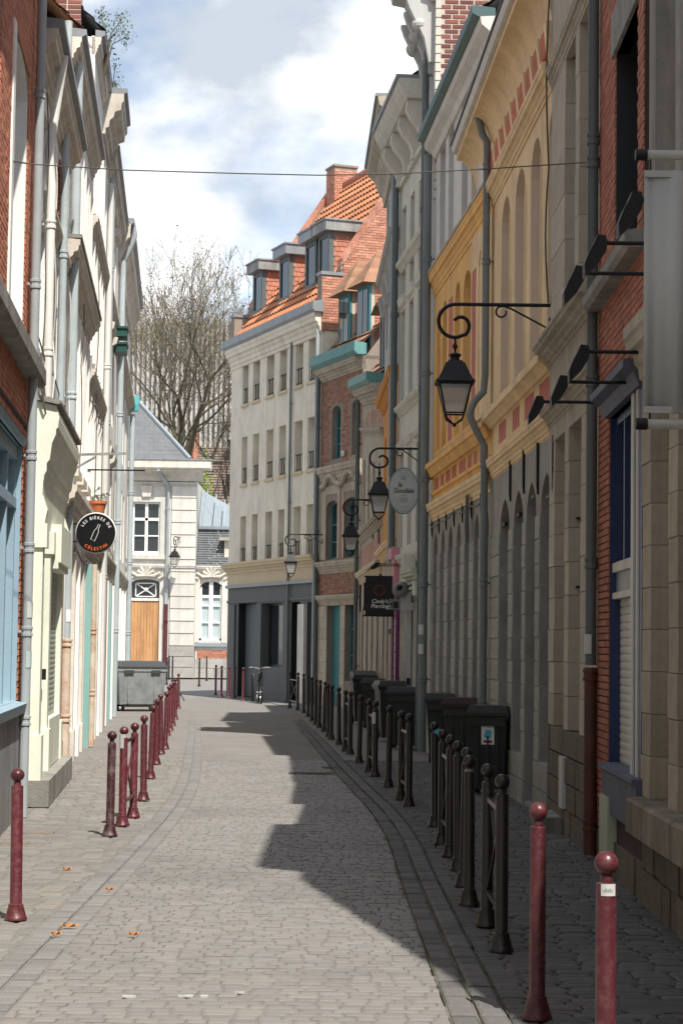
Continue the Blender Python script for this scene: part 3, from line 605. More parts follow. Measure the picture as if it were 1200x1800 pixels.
# ================================================================ shaded (right-hand) side of the street
def hip(x0, x1, y0, y1, z, h, n=9):
    b = MB(); cx = (x0 + x1) / 2; yt = y0 + (x1 - x0) * .5
    for k in range(n):
        t, s_ = k / n, (k + 1) / n; f = lambda q, e: (x0 + (cx - x0) * q - e, x1 + (cx - x1) * q + e, y0 + (yt - y0) * q - e)
        a0, a1, ay = f(t, .02); c0, c1, cy = f(s_, 0); za, zb_ = z + h * t, z + h * s_
        nn = 7
        for i in range(nn):
            p, q_ = i / nn, (i + 1) / nn - .004
            b.quad((a0 + (a1 - a0) * p, ay, za), (a0 + (a1 - a0) * q_, ay, za), (c0 + (c1 - c0) * q_, cy, zb_ + .03), (c0 + (c1 - c0) * p, cy, zb_ + .03))
            for e0, e1, sg in ((a0, c0, 0), (a1, c1, 1)):
                b.quad((e0, ay + (y1 - ay) * p, za), (e0, ay + (y1 - ay) * q_, za), (e1, cy + (y1 - cy) * q_, zb_ + .03), (e1, cy + (y1 - cy) * p, zb_ + .03))
    b.quad((x0 - .02, y0 - .02, z - .005), (x1 + .02, y0 - .02, z - .005), (x1 + .02, y1, z - .005), (x0 - .02, y1, z - .005))
    return b
def back_roof(B, z, m='tile_brown', D=5.0, rise=2.6, over=.15, zr=None, gm='mortar_brown'):
    zr = z if zr is None else zr
    b = MB(); h = D / 2; n = 14; nx = max(4, int(B.W / .3))
    for k in range(n):
        for i in range(nx):
            o = (.5 if k % 2 else 0) / nx; fa, fb = max(0, i / nx - o), min(1, (i + 1) / nx - o + (1 if i == nx - 1 else 0)); ya, yb = -over + (h + over) * k / n, -over + (h + over) * (k + 1) / n
            zz = lambda f, t: z + (zr - z) * f + rise * t
            b.quad((B.W * fa, ya - .02, zz(fa, k / n) + .035), (B.W * fb - .01, ya - .02, zz(fb, k / n) + .035), (B.W * fb - .01, yb, zz(fb, (k + 1) / n)), (B.W * fa, yb, zz(fa, (k + 1) / n)))
    b.quad((0, -over, z - .02), (B.W, -over, zr - .02), (B.W, h, zr + rise - .02), (0, h, z + rise - .02)); b.quad((0, h, z + rise), (B.W, h, zr + rise), (B.W, D, zr), (0, D, z))
    for xx, q in ((.03, z), (B.W - .03, zr)): B.add(MB().prism_x([(.02, q - .3), (h, q + rise - .06), (D - .02, q - .3)], xx - .03, xx + .03), 'gable_wall', gm)
    return B.add(b, 'roof', m)
# ---- the street goes on behind the viewpoint: plain houses that shut out the sky there
for nm, PLb, PRb, hb in (('street_front_behind', (2.0, -2.0), (1.9, -40.0), 9.5), ('street_front_behind', (0.6, -40.0), (-2.62, 12.95), 10.0)):
    B = Bld(nm, None, PLb, PRb, None); del_ = [k for k in ('label', 'category') if k in B.e]; tag(B.e, kind='structure')
    ops = []; n = int(B.W / 2.6)
    for i in range(n):
        for z in (.9, 4.2, 7.0): ops.append(O(.9 + i * 2.6, 2.0 + i * 2.6, z, z + 1.9, depth=.2, kind='none'))
    m_ = 'limewash' if PLb[0] < 1 else 'cream_wall'
    B.wall(ops, m_, 0, hb, D=6); B.add(MB().box(0, B.W, .21, .25, 0, hb), 'glazing', 'glass_dark'); back_roof(B, hb, D=6)
# ---- stone shop nearest the camera
B = Bld('stone_shop', 'tan stone shop with a deep ledge beside the hanging grey banner', (2.08, 13.6), (2.05, 5.3)); R0 = B
B.add(MB().prism_y([(0, 0), (B.W, 0), (B.W, 5.2), (4.9, 10.2), (3.7, 10.3), (0, 10.3)], .32, 5.3), 'wall', 'stone_trim')
zl0, zl1 = B.Z(1112, 1470, .14), B.Z(1112, 1408, .14)
u = [B.U(x) for x in (1130, 1145, 1177, 1193)]; pw = u[1] - u[0]; gap = u[2] - u[1]
piers = [(u[0] + .01, u[1]), (u[2], u[3])]
x = u[3]
while x + gap + pw < B.W: piers.append((x + gap, x + gap + pw)); x += gap + pw
for a, b_ in piers: B.blocks(a, b_, zl1, 3.55, .285, 'stone_block', y1=.33, joint=.004)
for (a, b_), (c, d_) in zip(piers, piers[1:]): B.fill(O(b_ - .02, c + .02, zl1, 3.55, depth=.30, frame='stone_trim', nx=1, nz=2))
B.mould(cprof(3.5, .42, .16), 'stone_trim', 'cornice'); B.mould(flat(3.92, 4.35, .02, .33), 'stone_trim', 'frieze')
u2 = [B.U(x, 150) for x in (1148, 1159, 1194, 1204)]
for a, b_ in ((max(.02, u2[0]), u2[1]), (u2[2], u2[3] + .1)): B.add(MB().box(a, b_, -.03, .33, 4.35, 7.9), 'pilaster', 'sill_stone')
B.mould(flat(7.9, 8.6, .02, .33), 'stone_trim', 'architrave', x1=4.4); B.mould(cprof(9.1, .5, .2, .33), 'stone_trim', 'eaves_cornice', x1=3.7)
B.mould([(.33, zl0), (-.14, zl0), (-.14, zl1 - .02), (-.12, zl1), (.33, zl1 + .015)], 'ledge_stone', 'ledge', x0=.06)
B.blocks(.02, B.W, 0.0, zl0, .24, 'base_block', 'base_stone', y0=-.03, y1=.34, length=.42, jitter=.3, joint=.014, proudj=.012)
# ---- narrow brick house with navy shopfront
B = Bld('brick_shop_house', 'narrow red brick house with a navy blue shopfront and pale roller shutter', (2.12, 16.35), (2.08, 13.6)); R1 = B
zs = B.Z(1090, 470); zh = B.Z(1088, 84)
w1 = (B.U(1083, 200), B.U(1122, 200)); w2 = (B.U(1133, 200), B.W - .02)
sx0, sx1 = B.U(1071, 1000), B.U(1114, 1000)
zc = B.Z(1075, 706); zb1 = B.Z(1093, 1352)
ops = [O(w1[0], w1[1], zs, zh, depth=.24, frame='navy_paint', nz=2, reveal='shop_dark'), O(w2[0], w2[1], zs, zh + .5, depth=.24, frame='navy_paint', nz=2, reveal='shop_dark'),
       O(sx0, sx1, zb1, zc - .12, kind='none', depth=.095, reveal='navy_paint')]
B.wall(ops, 'mortar_dark', 0, 8.9)
B.blocks(0.0, B.W, zb1 - .55, 8.8, .0555, 'brick_red_single', 'brick', y0=-.012, y1=.03, length=.215, joint=.009, skip=[(w1[0], w1[1], zs - .12, zh + .36), (w2[0], w2[1], zs - .12, zh + .9), (sx0, B.W, 0, zc + .06)], limit=300, proudj=.002)
B.add(MB().box(w1[0] - .16, B.W, -.03, .1, zh, zh + .34), 'lintel', 'sill_stone')
B.add(MB().prism_x([(.1, zs - .13), (-.12, zs - .13), (-.15, zs - .09), (-.15, zs - .01), (.1, zs + .02)], .02, B.W), 'window_sill', 'sill_stone')
B.mould([(.05, zc - .12), (-.05, zc - .12), (-.09, zc - .03), (-.16, zc), (-.16, zc + .06), (.05, zc + .07)], 'blue_grey', 'shop_cornice', x0=sx0 - .05)
za, zb_, zc1, zd = B.Z(1100, 988, -.09), B.Z(1100, 1000, -.09), B.Z(1100, 1041, -.09), B.Z(1100, 1052, -.09)
B.fill(O(sx0, sx1, zb_, zc - .12, depth=.093, frame='navy_paint', nx=3, nz=1, name='shop_window'))
B.add(MB().box(sx0, sx1, .02, .093, zb_ - .02, za), 'rail', 'shutter_white'); B.add(MB().box(sx0, sx1, .05, .094, zc1, zb_ - .02), 'fascia_panel', 'zinc'); B.add(MB().box(sx0, sx1, .02, .094, zd, zc1), 'shutter_box', 'shutter_white')
B.fill(O(sx0, sx1, zb1, zd, kind='roller', depth=.092, frame='shutter_white'))
for a, b_, m in ((1114, 1118.5, 'shutter_white'), (1118.6, 1123, 'navy_paint'), (1123.1, 1126, 'shutter_white'), (1126.1, 1131, 'navy_paint')):
    B.add(MB().box(B.U(a), B.U(b_), -.015 - (.012 if m == 'shutter_white' else 0), .06, zb1 - .25, zc - .02), 'post', m)
B.add(MB().prism_x([(.06, zb1 - .36), (-.05, zb1 - .36), (-.06, zb1 - .05), (-.09, zb1 - .03), (-.09, zb1), (.06, zb1 + .01)], sx0 + .02, B.W - .01), 'stall_riser', 'blue_grey')
B.blocks(.0, B.W, 0.0, zb1 - .56, .23, 'base_block', 'base_stone', y0=-.02, y1=.05, length=.4, jitter=.3, joint=.012, proudj=.008, skip=[])
B.add(MB().box(B.U(1068, 1440), B.U(1083, 1440), -.07, .02, .12, .60), 'meter_box', 'green_grey')
back_roof(B, 8.9)
# ---- dressed stone house
B = Bld('dressed_stone_house', 'pale dressed stone house with tall narrow bays behind the black spotlights', (2.10, 20.0), (2.12, 16.35)); R2 = B
B.wall([], 'stone_trim', 0, 9.4, y=.34, D=5)
zb = B.Z(1000, 1285); zt = B.Z(1000, 752)
P = [(0, B.U(975)), (B.U(993), B.U(1000)), (B.U(1021.5), B.W)]
for a, b_ in P: B.blocks(a, b_, zb, zt, .30, 'stone_pale_block', y1=.35, joint=.005)
for i in (0, 1): B.fill(O(P[i][1] - .02, P[i + 1][0] + .02, zb, zt, depth=.33, frame='stone_trim', nx=1, nz=3))
zf0, zf1 = B.Z(1010, 712), B.Z(1010, 592)
B.mould(flat(zt - .005, zf0, .012, .35), 'stone_trim', 'lintel'); B.mould(cprof(zf0, .18, .13), 'stone_trim', 'string_course'); B.mould(flat(zf0 + .18, zf1, .015, .35), 'stone_trim', 'frieze')
zw = B.Z(1010, 556)
B.mould(cprof(zf1, zw - zf1, .20), 'stone_trim', 'ledge_cornice')
P2 = [(0, B.U(994.7, 200)), (B.U(1013, 200), B.U(1019.5, 200)), (B.U(1040, 200), B.W)]; zu = B.Z(1004, 82)
for a, b_ in P2: B.blocks(a, b_, zw, zu, .42, 'stone_pale_block', y1=.35, joint=.005)
for i in (0, 1): B.fill(O(P2[i][1] - .02, P2[i + 1][0] + .02, zw, zu, depth=.33, frame='stone_trim', nx=1, nz=3))
B.mould(cprof(zu, .22, .08), 'stone_trim', 'architrave'); B.mould(flat(zu + .22, 8.9, .02, .35), 'stone_trim', 'attic_wall'); B.mould(cprof(8.8, .4, .25), 'stone_trim', 'eaves_cornice')
B.blocks(0, B.W, 0.0, zb, .27, 'base_block', 'base_stone', y0=-.02, y1=.36, length=.5, jitter=.3, joint=.014, proudj=.008)
B.add(MB().box(.45, 1.35, -.22, .1, 0, .15), 'doorstep', 'sill_stone')
B.add(MB().box(B.U(990, 1400), B.U(996, 1400), -.05, .02, .25, .72), 'meter_box', 'shutter_white')
r = B.add(MB(), 'window_grille', 'iron'); g = MB()
zg0, zg1 = B.Z(1016, 1030), B.Z(1016, 905)
for i in range(4): g.tube([(P[1][1] + .02, .10 + .03 * i, zg0), (P[1][1] + .02, .10 + .03 * i, zg1)], .008, 5)
g.box(P[1][1] + .0, P[1][1] + .05, .06, .24, zg0, zg0 + .02).box(P[1][1] + .0, P[1][1] + .05, .06, .24, zg1, zg1 + .02)
bpy.data.objects.remove(r); B.add(g, 'window_grille', 'iron')
back_roof(B, 9.25)
u0 = B.W + .02; zz = [0, B.Z(1045, 1170, .09), B.Z(1050, 640, .09), 9.3]
B.pipe([(u0, .07, zz[1]), (u0, .07, 9.3)], .046, 'pipe_slate', clamps=[B.Z(1049, 985, .09), B.Z(1055, 650, .09), B.Z(1058, 205, .09), B.Z(1058, 247, .09)])
B.pipe([(u0, .07, .05), (u0, .07, zz[1] - .02)], .052, 'pipe_red', 'cast_pipe', clamps=[zz[1] - .08, B.Z(1045, 1460, .09)])
# ---- cream yellow house (coved eaves)
B = Bld('cream_yellow_house', 'cream yellow house with coved eaves, arched windows and pink brick panels', (1.92, 25.5), (2.10, 20.0)); R3 = B
zlt = B.Z(935, 630, .14); zsill = zlt + .12; zled = zlt - .05
wins = []
for xa, xb, xt, yt in ((962, 981.5, 975, 187), (932, 949.5, 944, 241), (905, 922, 917, 290), (881, 896, 892, 334)):
    y = 400; wins.append((B.U(xa, y), B.U(xb, y), B.Z(xt, yt)))
ztop = sum(w[2] for w in wins) / 4
ops = [O(a, b_, zsill, ztop, rise=.36, depth=.24, frame='white_paint', nx=1, nz=3, reveal='beige_reveal') for a, b_, _ in wins]
zp1, zp0 = B.Z(958, 666), B.Z(958, 708)
ops += [O(B.U(a, y), B.U(b_, y), zp0, zp1, kind='panel', depth=.007, frame='pink_panel') for a, b_, y in ((947, 967, 690), (921, 938, 712), (900, 912.5, 735), (876, 889, 752))]
zg1 = B.Z(960, 830); arches = [(B.U(a), B.U(b_)) for a, b_ in ((949.5, 969), (924.5, 941), (902, 918), (878, 894))]
zeave = 8.66; zw1 = zeave - .02
B.wall(ops, 'cream_yellow', B.Z(957, 775), zw1, D=5)
zsp = B.Z(957, 774)
gops = [O(a, b_, .55 if i != 1 else .06, zg1, rise=.34, pointed=True, depth=.30, frame='grey_door', nx=1, nz=2, kind='win') for i, (a, b_) in enumerate(arches)]
B.wall(gops, 'grey_stone', 0, zsp - .006, name='ground_floor_wall', D=.4)
xs = [0] + sorted(v for a in arches for v in a) + [B.W]
for a, b_ in zip(xs[::2], xs[1::2]): B.blocks(a + .004, b_ - .004, .55, zg1 - .40, .27, 'grey_block', y0=-.014, y1=.29, joint=.012)
B.blocks(0, B.W, 0, .55, .27, 'grey_block', 'base_stone', y0=-.022, y1=.1, length=.5, jitter=.3, joint=.014, skip=[(arches[1][0], arches[1][1], 0, 1)])
B.mould(cprof(B.Z(957, 772), B.Z(957, 720, .08) - B.Z(957, 772), .09), 'cream_yellow', 'string_course'); 
B.mould([(.05, zled - .13), (-.04, zled - .13), (-.06, zled - .09), (-.11, zled - .05), (-.14, zled - .04), (-.14, zled + .05), (.05, zsill)], 'cream_yellow', 'ledge')
B.add(MB().prism_x([(-.001, zsill - .02), (-.138, zled + .052), (-.138, zled + .056), (-.001, zsill + .012)], 0, B.W), 'ledge_weathering', 'sill_stone')
for i, (a, b_, _) in enumerate(wins):           # raised strips either side of each window
    for xx in (b_ + .05,): B.add(MB().box(xx, xx + .05, -.014, .01, zsill + .02, ztop - .3), 'pilaster_strip', 'cream_yellow')
zc0 = ztop + .18
B.mould(cprof(zc0, .28, .12), 'cream_yellow', 'cornice')
n = 9
for i in range(n):
    a = B.W * (i + .1) / n
    B.add(MB().box(a, a + B.W * .62 / n, -.06, .03, zc0 + .40, zc0 + .70), 'brick_panel', 'rust_panel'); B.add(MB().prism_x([(.02, zc0 + .29), (-.05, zc0 + .34), (-.09, zc0 + .70), (.02, zc0 + .72)], a + B.W * .68 / n, a + B.W * .92 / n), 'bracket', 'cream_yellow')
cove = [(.04, zc0 + .51)]; zc2 = zc0 + .51
for i in range(9): t = R(90) * i / 8; cove.append((-.27 * (1 - math.cos(t)), zc2 + (zeave - .08 - zc2) * math.sin(t)))
cove += [(-.29, zeave - .08), (-.29, zeave), (.04, zeave)]
xe = -2.25
B.mould(cove, 'cream_yellow', 'eaves_cove', x0=xe)
B.mould([(-.20, zeave - .005), (-.34, zeave + .01), (-.37, zeave + .09), (-.33, zeave + .12), (-.20, zeave + .10)], 'white_grey', 'gutter', x0=xe); B.mould([(-.10, zeave + .101), (-.385, zeave + .125), (-.385, zeave + .15), (.05, zeave + .28)], 'slate', 'roof_edge', x0=xe)
back_roof(B, zeave + .2, over=.1)
for xx, yt, yb in ((894, 795, 866), (917.5, 782, 852), (942, 778, 852), (969.5, 765, 852)):
    a, z1 = B.px(xx, yt, .03); z0 = B.Z(xx, yb, .03); B.add(MB().box(a - .02, a + .02, -.03, .0, z0, z1).frust(a - .02, a + .02, -.03, 0, z0, a - .008, a + .008, -.02, 0, z0 - .1), 'wall_anchor', 'iron')
for xx, yy in ((860, 918), (884, 920), (909, 903), (936, 871), (962, 871)):
    a, z = B.px(xx, yy); B.add(MB().box(a - .3, a - .05, .02, .06, z - .02, z + .02), 'iron_bar', 'iron')
u0 = .05
B.pipe([(u0, .10, .05), (u0, .10, B.Z(866, 770, .1)), (u0 + .02, .20, B.Z(866, 745, .1)), (u0 + .02, .30, B.Z(866, 715, .1)), (u0, .24, B.Z(866, 690, .1)), (u0, .12, B.Z(866, 672, .1)), (u0, .10, B.Z(866, 640, .1)), (u0, .10, B.Z(866, 225, .1)), (u0, .16, zeave - .3), (u0, .24, zeave + .02)], .048, 'pipe_mid', clamps=[1.0, B.Z(864, 1020, .1), B.Z(868, 800, .1), B.Z(870, 430, .1), B.Z(870, 260, .1)])
# ---- deep yellow house with white attic storeys
B = Bld('deep_yellow_house', 'deep yellow house with a white top storey and dark teal gutter', (1.46, 32.0), (1.92, 25.5)); R4 = B
zef, zen = B.Z(762, 198, .25), B.Z(835, 30, .25); uef, uen = B.U(762, 198, .25), B.U(835, 30, .25); sl = (zen - zef) / (uen - uef); zel = zef - sl * uef
zband0, zband1 = B.Z(800, 470), B.Z(800, 425)
ops = []
for xa, xb, yt in ((773, 782.5, 230), (788, 797, 204), (811, 821.5, 153), (828, 838.5, 127)):
    zt_ = B.Z((xa + xb) / 2, yt); ops.append(O(B.U(xa, 320), B.U(xb, 320), zband1 + .12, zt_, rise=.30, depth=.22, frame='grey_render', nx=1, nz=3))
B.wall(ops, 'white_grey', zband1 - .05, 9, zl=zel, zr=zel + sl * B.W)
zfl = B.Z(800, 772)
ops = []
for xa, xb, xt, yt in ((767, 774, 772, 543), (777, 784.5, 782, 527), (798.5, 807.5, 804, 496), (813, 826.5, 822, 474), (842, 849, 846, 440)):
    ops.append(O(B.U(xa, 620), B.U(xb, 620), zfl + .05, B.Z(xt, yt) if xa < 840 else B.Z(822, 474), rise=.30, depth=.22, frame='white_paint', nx=1, nz=3, reveal='cream_yellow' if xa > 840 else None))
for xa, xb, yt in ((787.5, 795, 520), (831, 838.5, 471)): ops.append(O(B.U(xa, 620), B.U(xb, 620), zfl + .05, B.Z(xb, yt), kind='panel', depth=.007, frame='pink_panel'))
zmid = B.Z(800, 852); zpt, zpb = B.Z(800, 817), B.Z(800, 846)
for xa, xb in ((763, 771), (774, 780), (782.5, 791), (793.5, 802), (806, 818), (821, 828.5), (831.5, 838.5), (842.5, 851.5)): ops.append(O(B.U(xa, 830), B.U(xb, 830), zpb, zpt, kind='panel', depth=.007, frame='pink_panel' if xa > 800 else 'rust_panel'))
ub = B.U(829.5, 620); B.wall([o for o in ops if o.x1 < ub or o.z1 < zfl], 'yellow', zmid - .12, zband0 + .02, name='yellow_wall', D=.4)
for o in ops:
    if o.x1 >= ub and o.z1 > zfl: o.depth = .007 if o.kind == 'panel' else .12
B.wall([o for o in ops if o.x1 >= ub and o.z1 > zfl], 'cream_yellow', zfl, zband0 - .004, x0=ub, y=-.025, name='cream_wall', D=.02)
B.mould(cprof(zband0, zband1 - zband0, .11), 'yellow', 'cornice')
for i in range(7): a = B.W * (i + .25) / 7; B.add(MB().box(a, a + B.W * .5 / 7, -.012, .02, zband1 + .03, zband1 + .14), 'brick_panel', 'rust_panel')
B.mould(flat(zband1 - .02, zband1 + .025, .125), 'stone_trim', 'cornice_top')
zl_ = B.Z(800, 778, .16)
B.mould([(.05, zl_ - .16), (-.05, zl_ - .16), (-.10, zl_ - .04), (-.13, zl_ - .03), (-.13, zl_ + .05), (.05, zl_ + .09)], 'yellow', 'ledge')
B.add(MB().prism_x([(0, zl_ + .085), (-.131, zl_ + .046), (-.131, zl_ + .052), (0, zl_ + .10)], 0, B.W), 'ledge_weathering', 'sill_stone')
zg = zmid - .12; zg4 = zg
B.mould(cprof(zg - .26, .28, .11), 'cream_yellow', 'string_course')
B.mould([(0, zl_ - .45), (-.03, zl_ - .45), (-.03, zl_ - .40), (0, zl_ - .40)], 'yellow', 'panel_moulding')
na = 7; gops = []
zga = B.Z(830, 905)
for i in range(na): a = B.W * (i + .30) / na; gops.append(O(a, a + B.W * .52 / na, .5 if i % 3 else .05, zga, rise=.30, pointed=True, depth=.30, frame='grey_door', nx=1, nz=2))
B.wall(gops, 'grey_stone', 0, zg - .2, name='ground_floor_wall', D=.4)
xs = [0] + [v for o in gops for v in (o.x0, o.x1)] + [B.W]
for a, b_ in zip(xs[::2], xs[1::2]): B.blocks(a + .004, b_ - .004, .5, zga - .36, .28, 'grey_block', y0=-.014, y1=.29, joint=.012)
for i in range(8):
    a = B.W * (i + .05) / 7
    if a < B.W: B.add(MB().box(a - .015, a + .015, -.025, .0, zga + .05, zg - .22).frust(a - .015, a + .015, -.025, 0, zga + .05, a - .006, a + .006, -.015, 0, zga - .05), 'wall_anchor', 'iron')
a, z = B.px(822, 915, .06)
cb = MB()
for k in range(5): cb.tube([(a - .1 + .05 * k, -.07, z + .35), (a - .05 + .02 * k, -.09, z - .1 - .05 * k), (a + .02 * k, -.08, z - .25), (a + .1, -.07, z + .3)], .012, 5)
B.add(cb, 'cable_bundle', 'cable')
B.mould([(.05, zel - .30), (-.04, zel - .30), (-.08, zel - .2), (-.18, zel - .12), (-.2, zel - .02), (.05, zel)], 'white_grey', 'eaves_cornice', slope=sl)
B.mould([(.0, zel - .0), (-.22, zel - .02), (-.30, zel + .02), (-.31, zel + .12), (-.27, zel + .13), (0, zel + .1)], 'green_gutter', 'gutter', slope=sl)
back_roof(B, zel + .1, 'slate', rise=2.2, gm='white_grey', zr=zel + .1 + sl * B.W)
dm = MB(); 
for k, (xa, xb) in enumerate(((4.9, 5.05), (5.45, 5.6))): dm.box(xa, xb, .35, 1.6, zel - .25, zel + 1.05)
dm.box(4.75, 5.75, .3, 1.8, zel + 1.05, zel + 1.2)
B.add(dm, 'dormer', 'dark_timber'); B.add(MB().box(5.06, 5.44, .5, 1.6, zel - .2, zel + 1.04), 'dormer_cheek', 'grey_render'); B.add(MB().prism_x([(.15, zel + 1.2), (.15, zel + 1.28), (1.8, zel + 1.55), (1.8, zel + 1.2)], 4.7, 5.8), 'dormer_roof', 'terracotta')
u0 = -.05
B.pipe([(u0 + .04, .13, .05), (u0 + .04, .13, zel - .2)], .068, 'pipe_mid', clamps=[1.2, B.Z(753, 1025, .13), B.Z(755, 835, .13), B.Z(757, 645, .13), B.Z(759, 440, .13)])
# ---- tall narrow house with the exposed brick side
B = Bld('tall_narrow_house', 'tall narrow house with a dark scrolled cornice and exposed purple brick side', (1.40, 33.8), (1.46, 32.0)); R5 = B
B.wall([O(.25, .75, 4.2, 6.2, depth=.2, frame='grey_render'), O(.25, .75, 7.6, 9.6, depth=.2, frame='grey_render')], 'grey_render', 0, 13.6, D=6)
B.mould(cprof(12.3, .8, .75), 'grey_render', 'cornice'); 
for xx in (.1, .8, 1.5): B.add(MB().prism_x([(0, 11.3), (-.12, 11.3), (-.2, 11.7), (-.45, 12.2), (-.5, 12.35), (0, 12.35)], xx, xx + .2).sphere((xx + .1, -.28, 11.95), .13), 'console', 'grey_render')
B.mould(flat(13.1, 13.25, .8), 'zinc', 'gutter')
sx = B.W
side = MB(); B.add(side.box(sx, sx + .05, .0, 6, 9.2, 13.6), 'side_wall', 'mortar_light')
me = block_mesh('brick_purple')
for k in range(46):
    z = 9.6 + k * .082; y = .12 - (.12 if k % 2 else 0)
    while y < 2.6:
        a = max(y, .05); inst('brick', me, B.e, (sx + .058, a, z), (.22 if y >= .05 else .17, .03, .062), (0, 0, R(90))); y += .245
for k in range(30): B.add(MB().box(sx - .12 - .06 * (k % 2), sx + .062, -.03, .06, 9.0 + k * .15, 9.13 + k * .15), 'quoin', 'pale_render')
B.pipe([(.95, .12, .05), (.95, .12, 12.2)], .06, 'pipe_slate', clamps=[3.0, 6.0, 9.0])
# ---- pale house with bracketed cornice
B = Bld('bracketed_house', 'pale rendered house with a bracketed cornice behind the oval beer sign', (1.04, 37.6), (1.40, 33.8)); R6 = B
zt = B.Z(722, 104, .45); ops = []
cols = [(.35, .95), (1.55, 2.15), (2.75, 3.35)]
for a, b_ in cols:
    ops += [O(a, b_, zt - 3.4, zt - 1.55, depth=.2, frame='grey_render', nx=1), O(a, b_, 6.3, 8.0, depth=.2, frame='grey_render', nx=1), O(a, b_, 3.55, 5.3, depth=.2, frame='grey_render', nx=1)]
B.wall(ops, 'pale_render', 0, zt)
for a, b_ in cols: B.add(MB().prism_x([(.02, 5.35), (-.05, 5.4), (-.07, 5.5), (.02, 5.55)], a - .1, b_ + .1), 'window_head', 'pale_render'); B.add(MB().prism_x([(.02, 8.05), (-.05, 8.1), (-.07, 8.25), (.02, 8.3)], a - .1, b_ + .1), 'window_head', 'pale_render')
for z in (3.2, 6.0, 8.75): B.mould(cprof(z, .20, .10), 'pale_render', 'string_course')
B.mould(flat(zt - 1.1, zt - 1.0, .06), 'pale_render', 'string_course')
B.mould([(.02, zt - .35), (-.36, zt - .33), (-.44, zt - .22), (-.50, zt - .1), (-.52, zt), (.02, zt + .02)], 'pale_render', 'cornice'); B.mould(flat(zt + .001, zt + .07, .56), 'zinc', 'gutter')
for i in range(4):
    xx = .1 + (B.W - .45) * i / 3; B.add(MB().prism_x([(.01, zt - .34), (-.34, zt - .34), (-.36, zt - .5), (-.28, zt - .66), (-.16, zt - .8), (-.10, zt - .95), (-.12, zt - 1.08), (.01, zt - 1.08)], xx, xx + .25), 'console', 'pale_render')
B.pipe([(.15, .1, 3.6), (.15, .1, zt - .3)], .06, 'pipe_slate', clamps=[5, 8]); B.pipe([(-.1, .12, 3.3), (-.1, .12, zt - .6)], .045, 'pipe_grey', clamps=[2, 5, 8])
back_roof(B, zt, 'slate')
# shop level: pink pilaster, ladder-like panel door, cream canopy
B.add(MB().box(.15, .55, -.10, .03, 2.75, 3.35).box(.10, .60, -.16, .03, 3.35, 3.55), 'shop_capital', 'pink_paint')
pf = B.add(MB().box(.12, .19, -.08, .02, .05, 2.7).box(.66, .73, -.08, .02, .05, 2.7), 'shop_frame', 'purple_paint')
for i in range(17): B.add(MB().box(.20, .65, -.045, .0, .08 + i * .155, .08 + i * .155 + .14), 'tile', 'ivory_tile', pf)
B.mould(cprof(2.75, .3, .22), 'green_grey', 'shop_canopy', x0=2.3, x1=B.W)
B.blocks(.8, 1.85, 0, 2.9, .3, 'grey_block', y0=-.015, y1=.05, length=.5, jitter=.2, joint=.012); B.blocks(2.6, B.W, 0, 2.8, .3, 'grey_block', y0=-.015, y1=.05, length=.5, jitter=.2, joint=.012)
B.fill(O(1.9, 2.6, .05, 2.7, kind='door', depth=-.01, frame='grey_door'))
a, z = B.px(716, 990, .15); B.add(MB().box(a - .08, a + .08, -.24, -.02, z - .13, z + .14), 'junction_box', 'white_grey'); a, z = B.px(738, 1034, .12); B.add(MB().box(a - .1, a + .1, -.24, -.02, z - .12, z + .12), 'awning_box', 'white_grey')
# ---- grey house with orange lower floors
B = Bld('grey_orange_house', 'slim grey house with curved cornice, orange lower floors and two drainpipes', (.90, 43.5), (1.04, 37.6)); R7 = B
zt = 12.25; ops = []
for i in range(3):
    a = .6 + i * 1.8
    for z in (8.1, 10.0): ops.append(O(a, a + .8, z, z + 1.3, depth=.2, frame='white_paint', nx=1))
B.wall(ops, 'grey_render', 6.9, zt)
ops = []
for i in range(3): a = .6 + i * 1.8; ops += [O(a, a + .8, 4.6, 6.2, rise=.3, depth=.2, nx=1), ]
B.wall(ops, 'orange_render', 3.5, 6.9, name='lower_wall', D=.4)
B.wall([O(.6 + i * 1.8, 1.5 + i * 1.8, .3, 2.6, rise=.3, depth=.25, frame='grey_door', nx=1) for i in range(3)], 'stone_trim', 0, 3.5, name='ground_floor_wall', D=.4)
B.mould([(.02, 11.4), (-.06, 11.4), (-.10, 11.6), (-.20, 11.75), (-.26, 11.95), (-.42, 12.1), (-.45, 12.25), (.02, 12.3)], 'stone_trim', 'cornice'); B.mould(flat(12.26, 12.32, .5), 'zinc', 'gutter')
B.mould(cprof(6.75, .3, .2), 'orange_render', 'string_course'); B.mould(cprof(3.5, .25, .18), 'cream_yellow', 'string_course')
for i in range(4): a = .2 + i * 1.5; B.add(MB().prism_x([(.02, 8.9), (-.1, 8.9), (-.18, 9.3), (.02, 9.35)], a, a + .25), 'console', 'grey_render')
B.mould(cprof(9.5, .22, .22), 'grey_render', 'string_course')
back_roof(B, 12.3, 'slate')
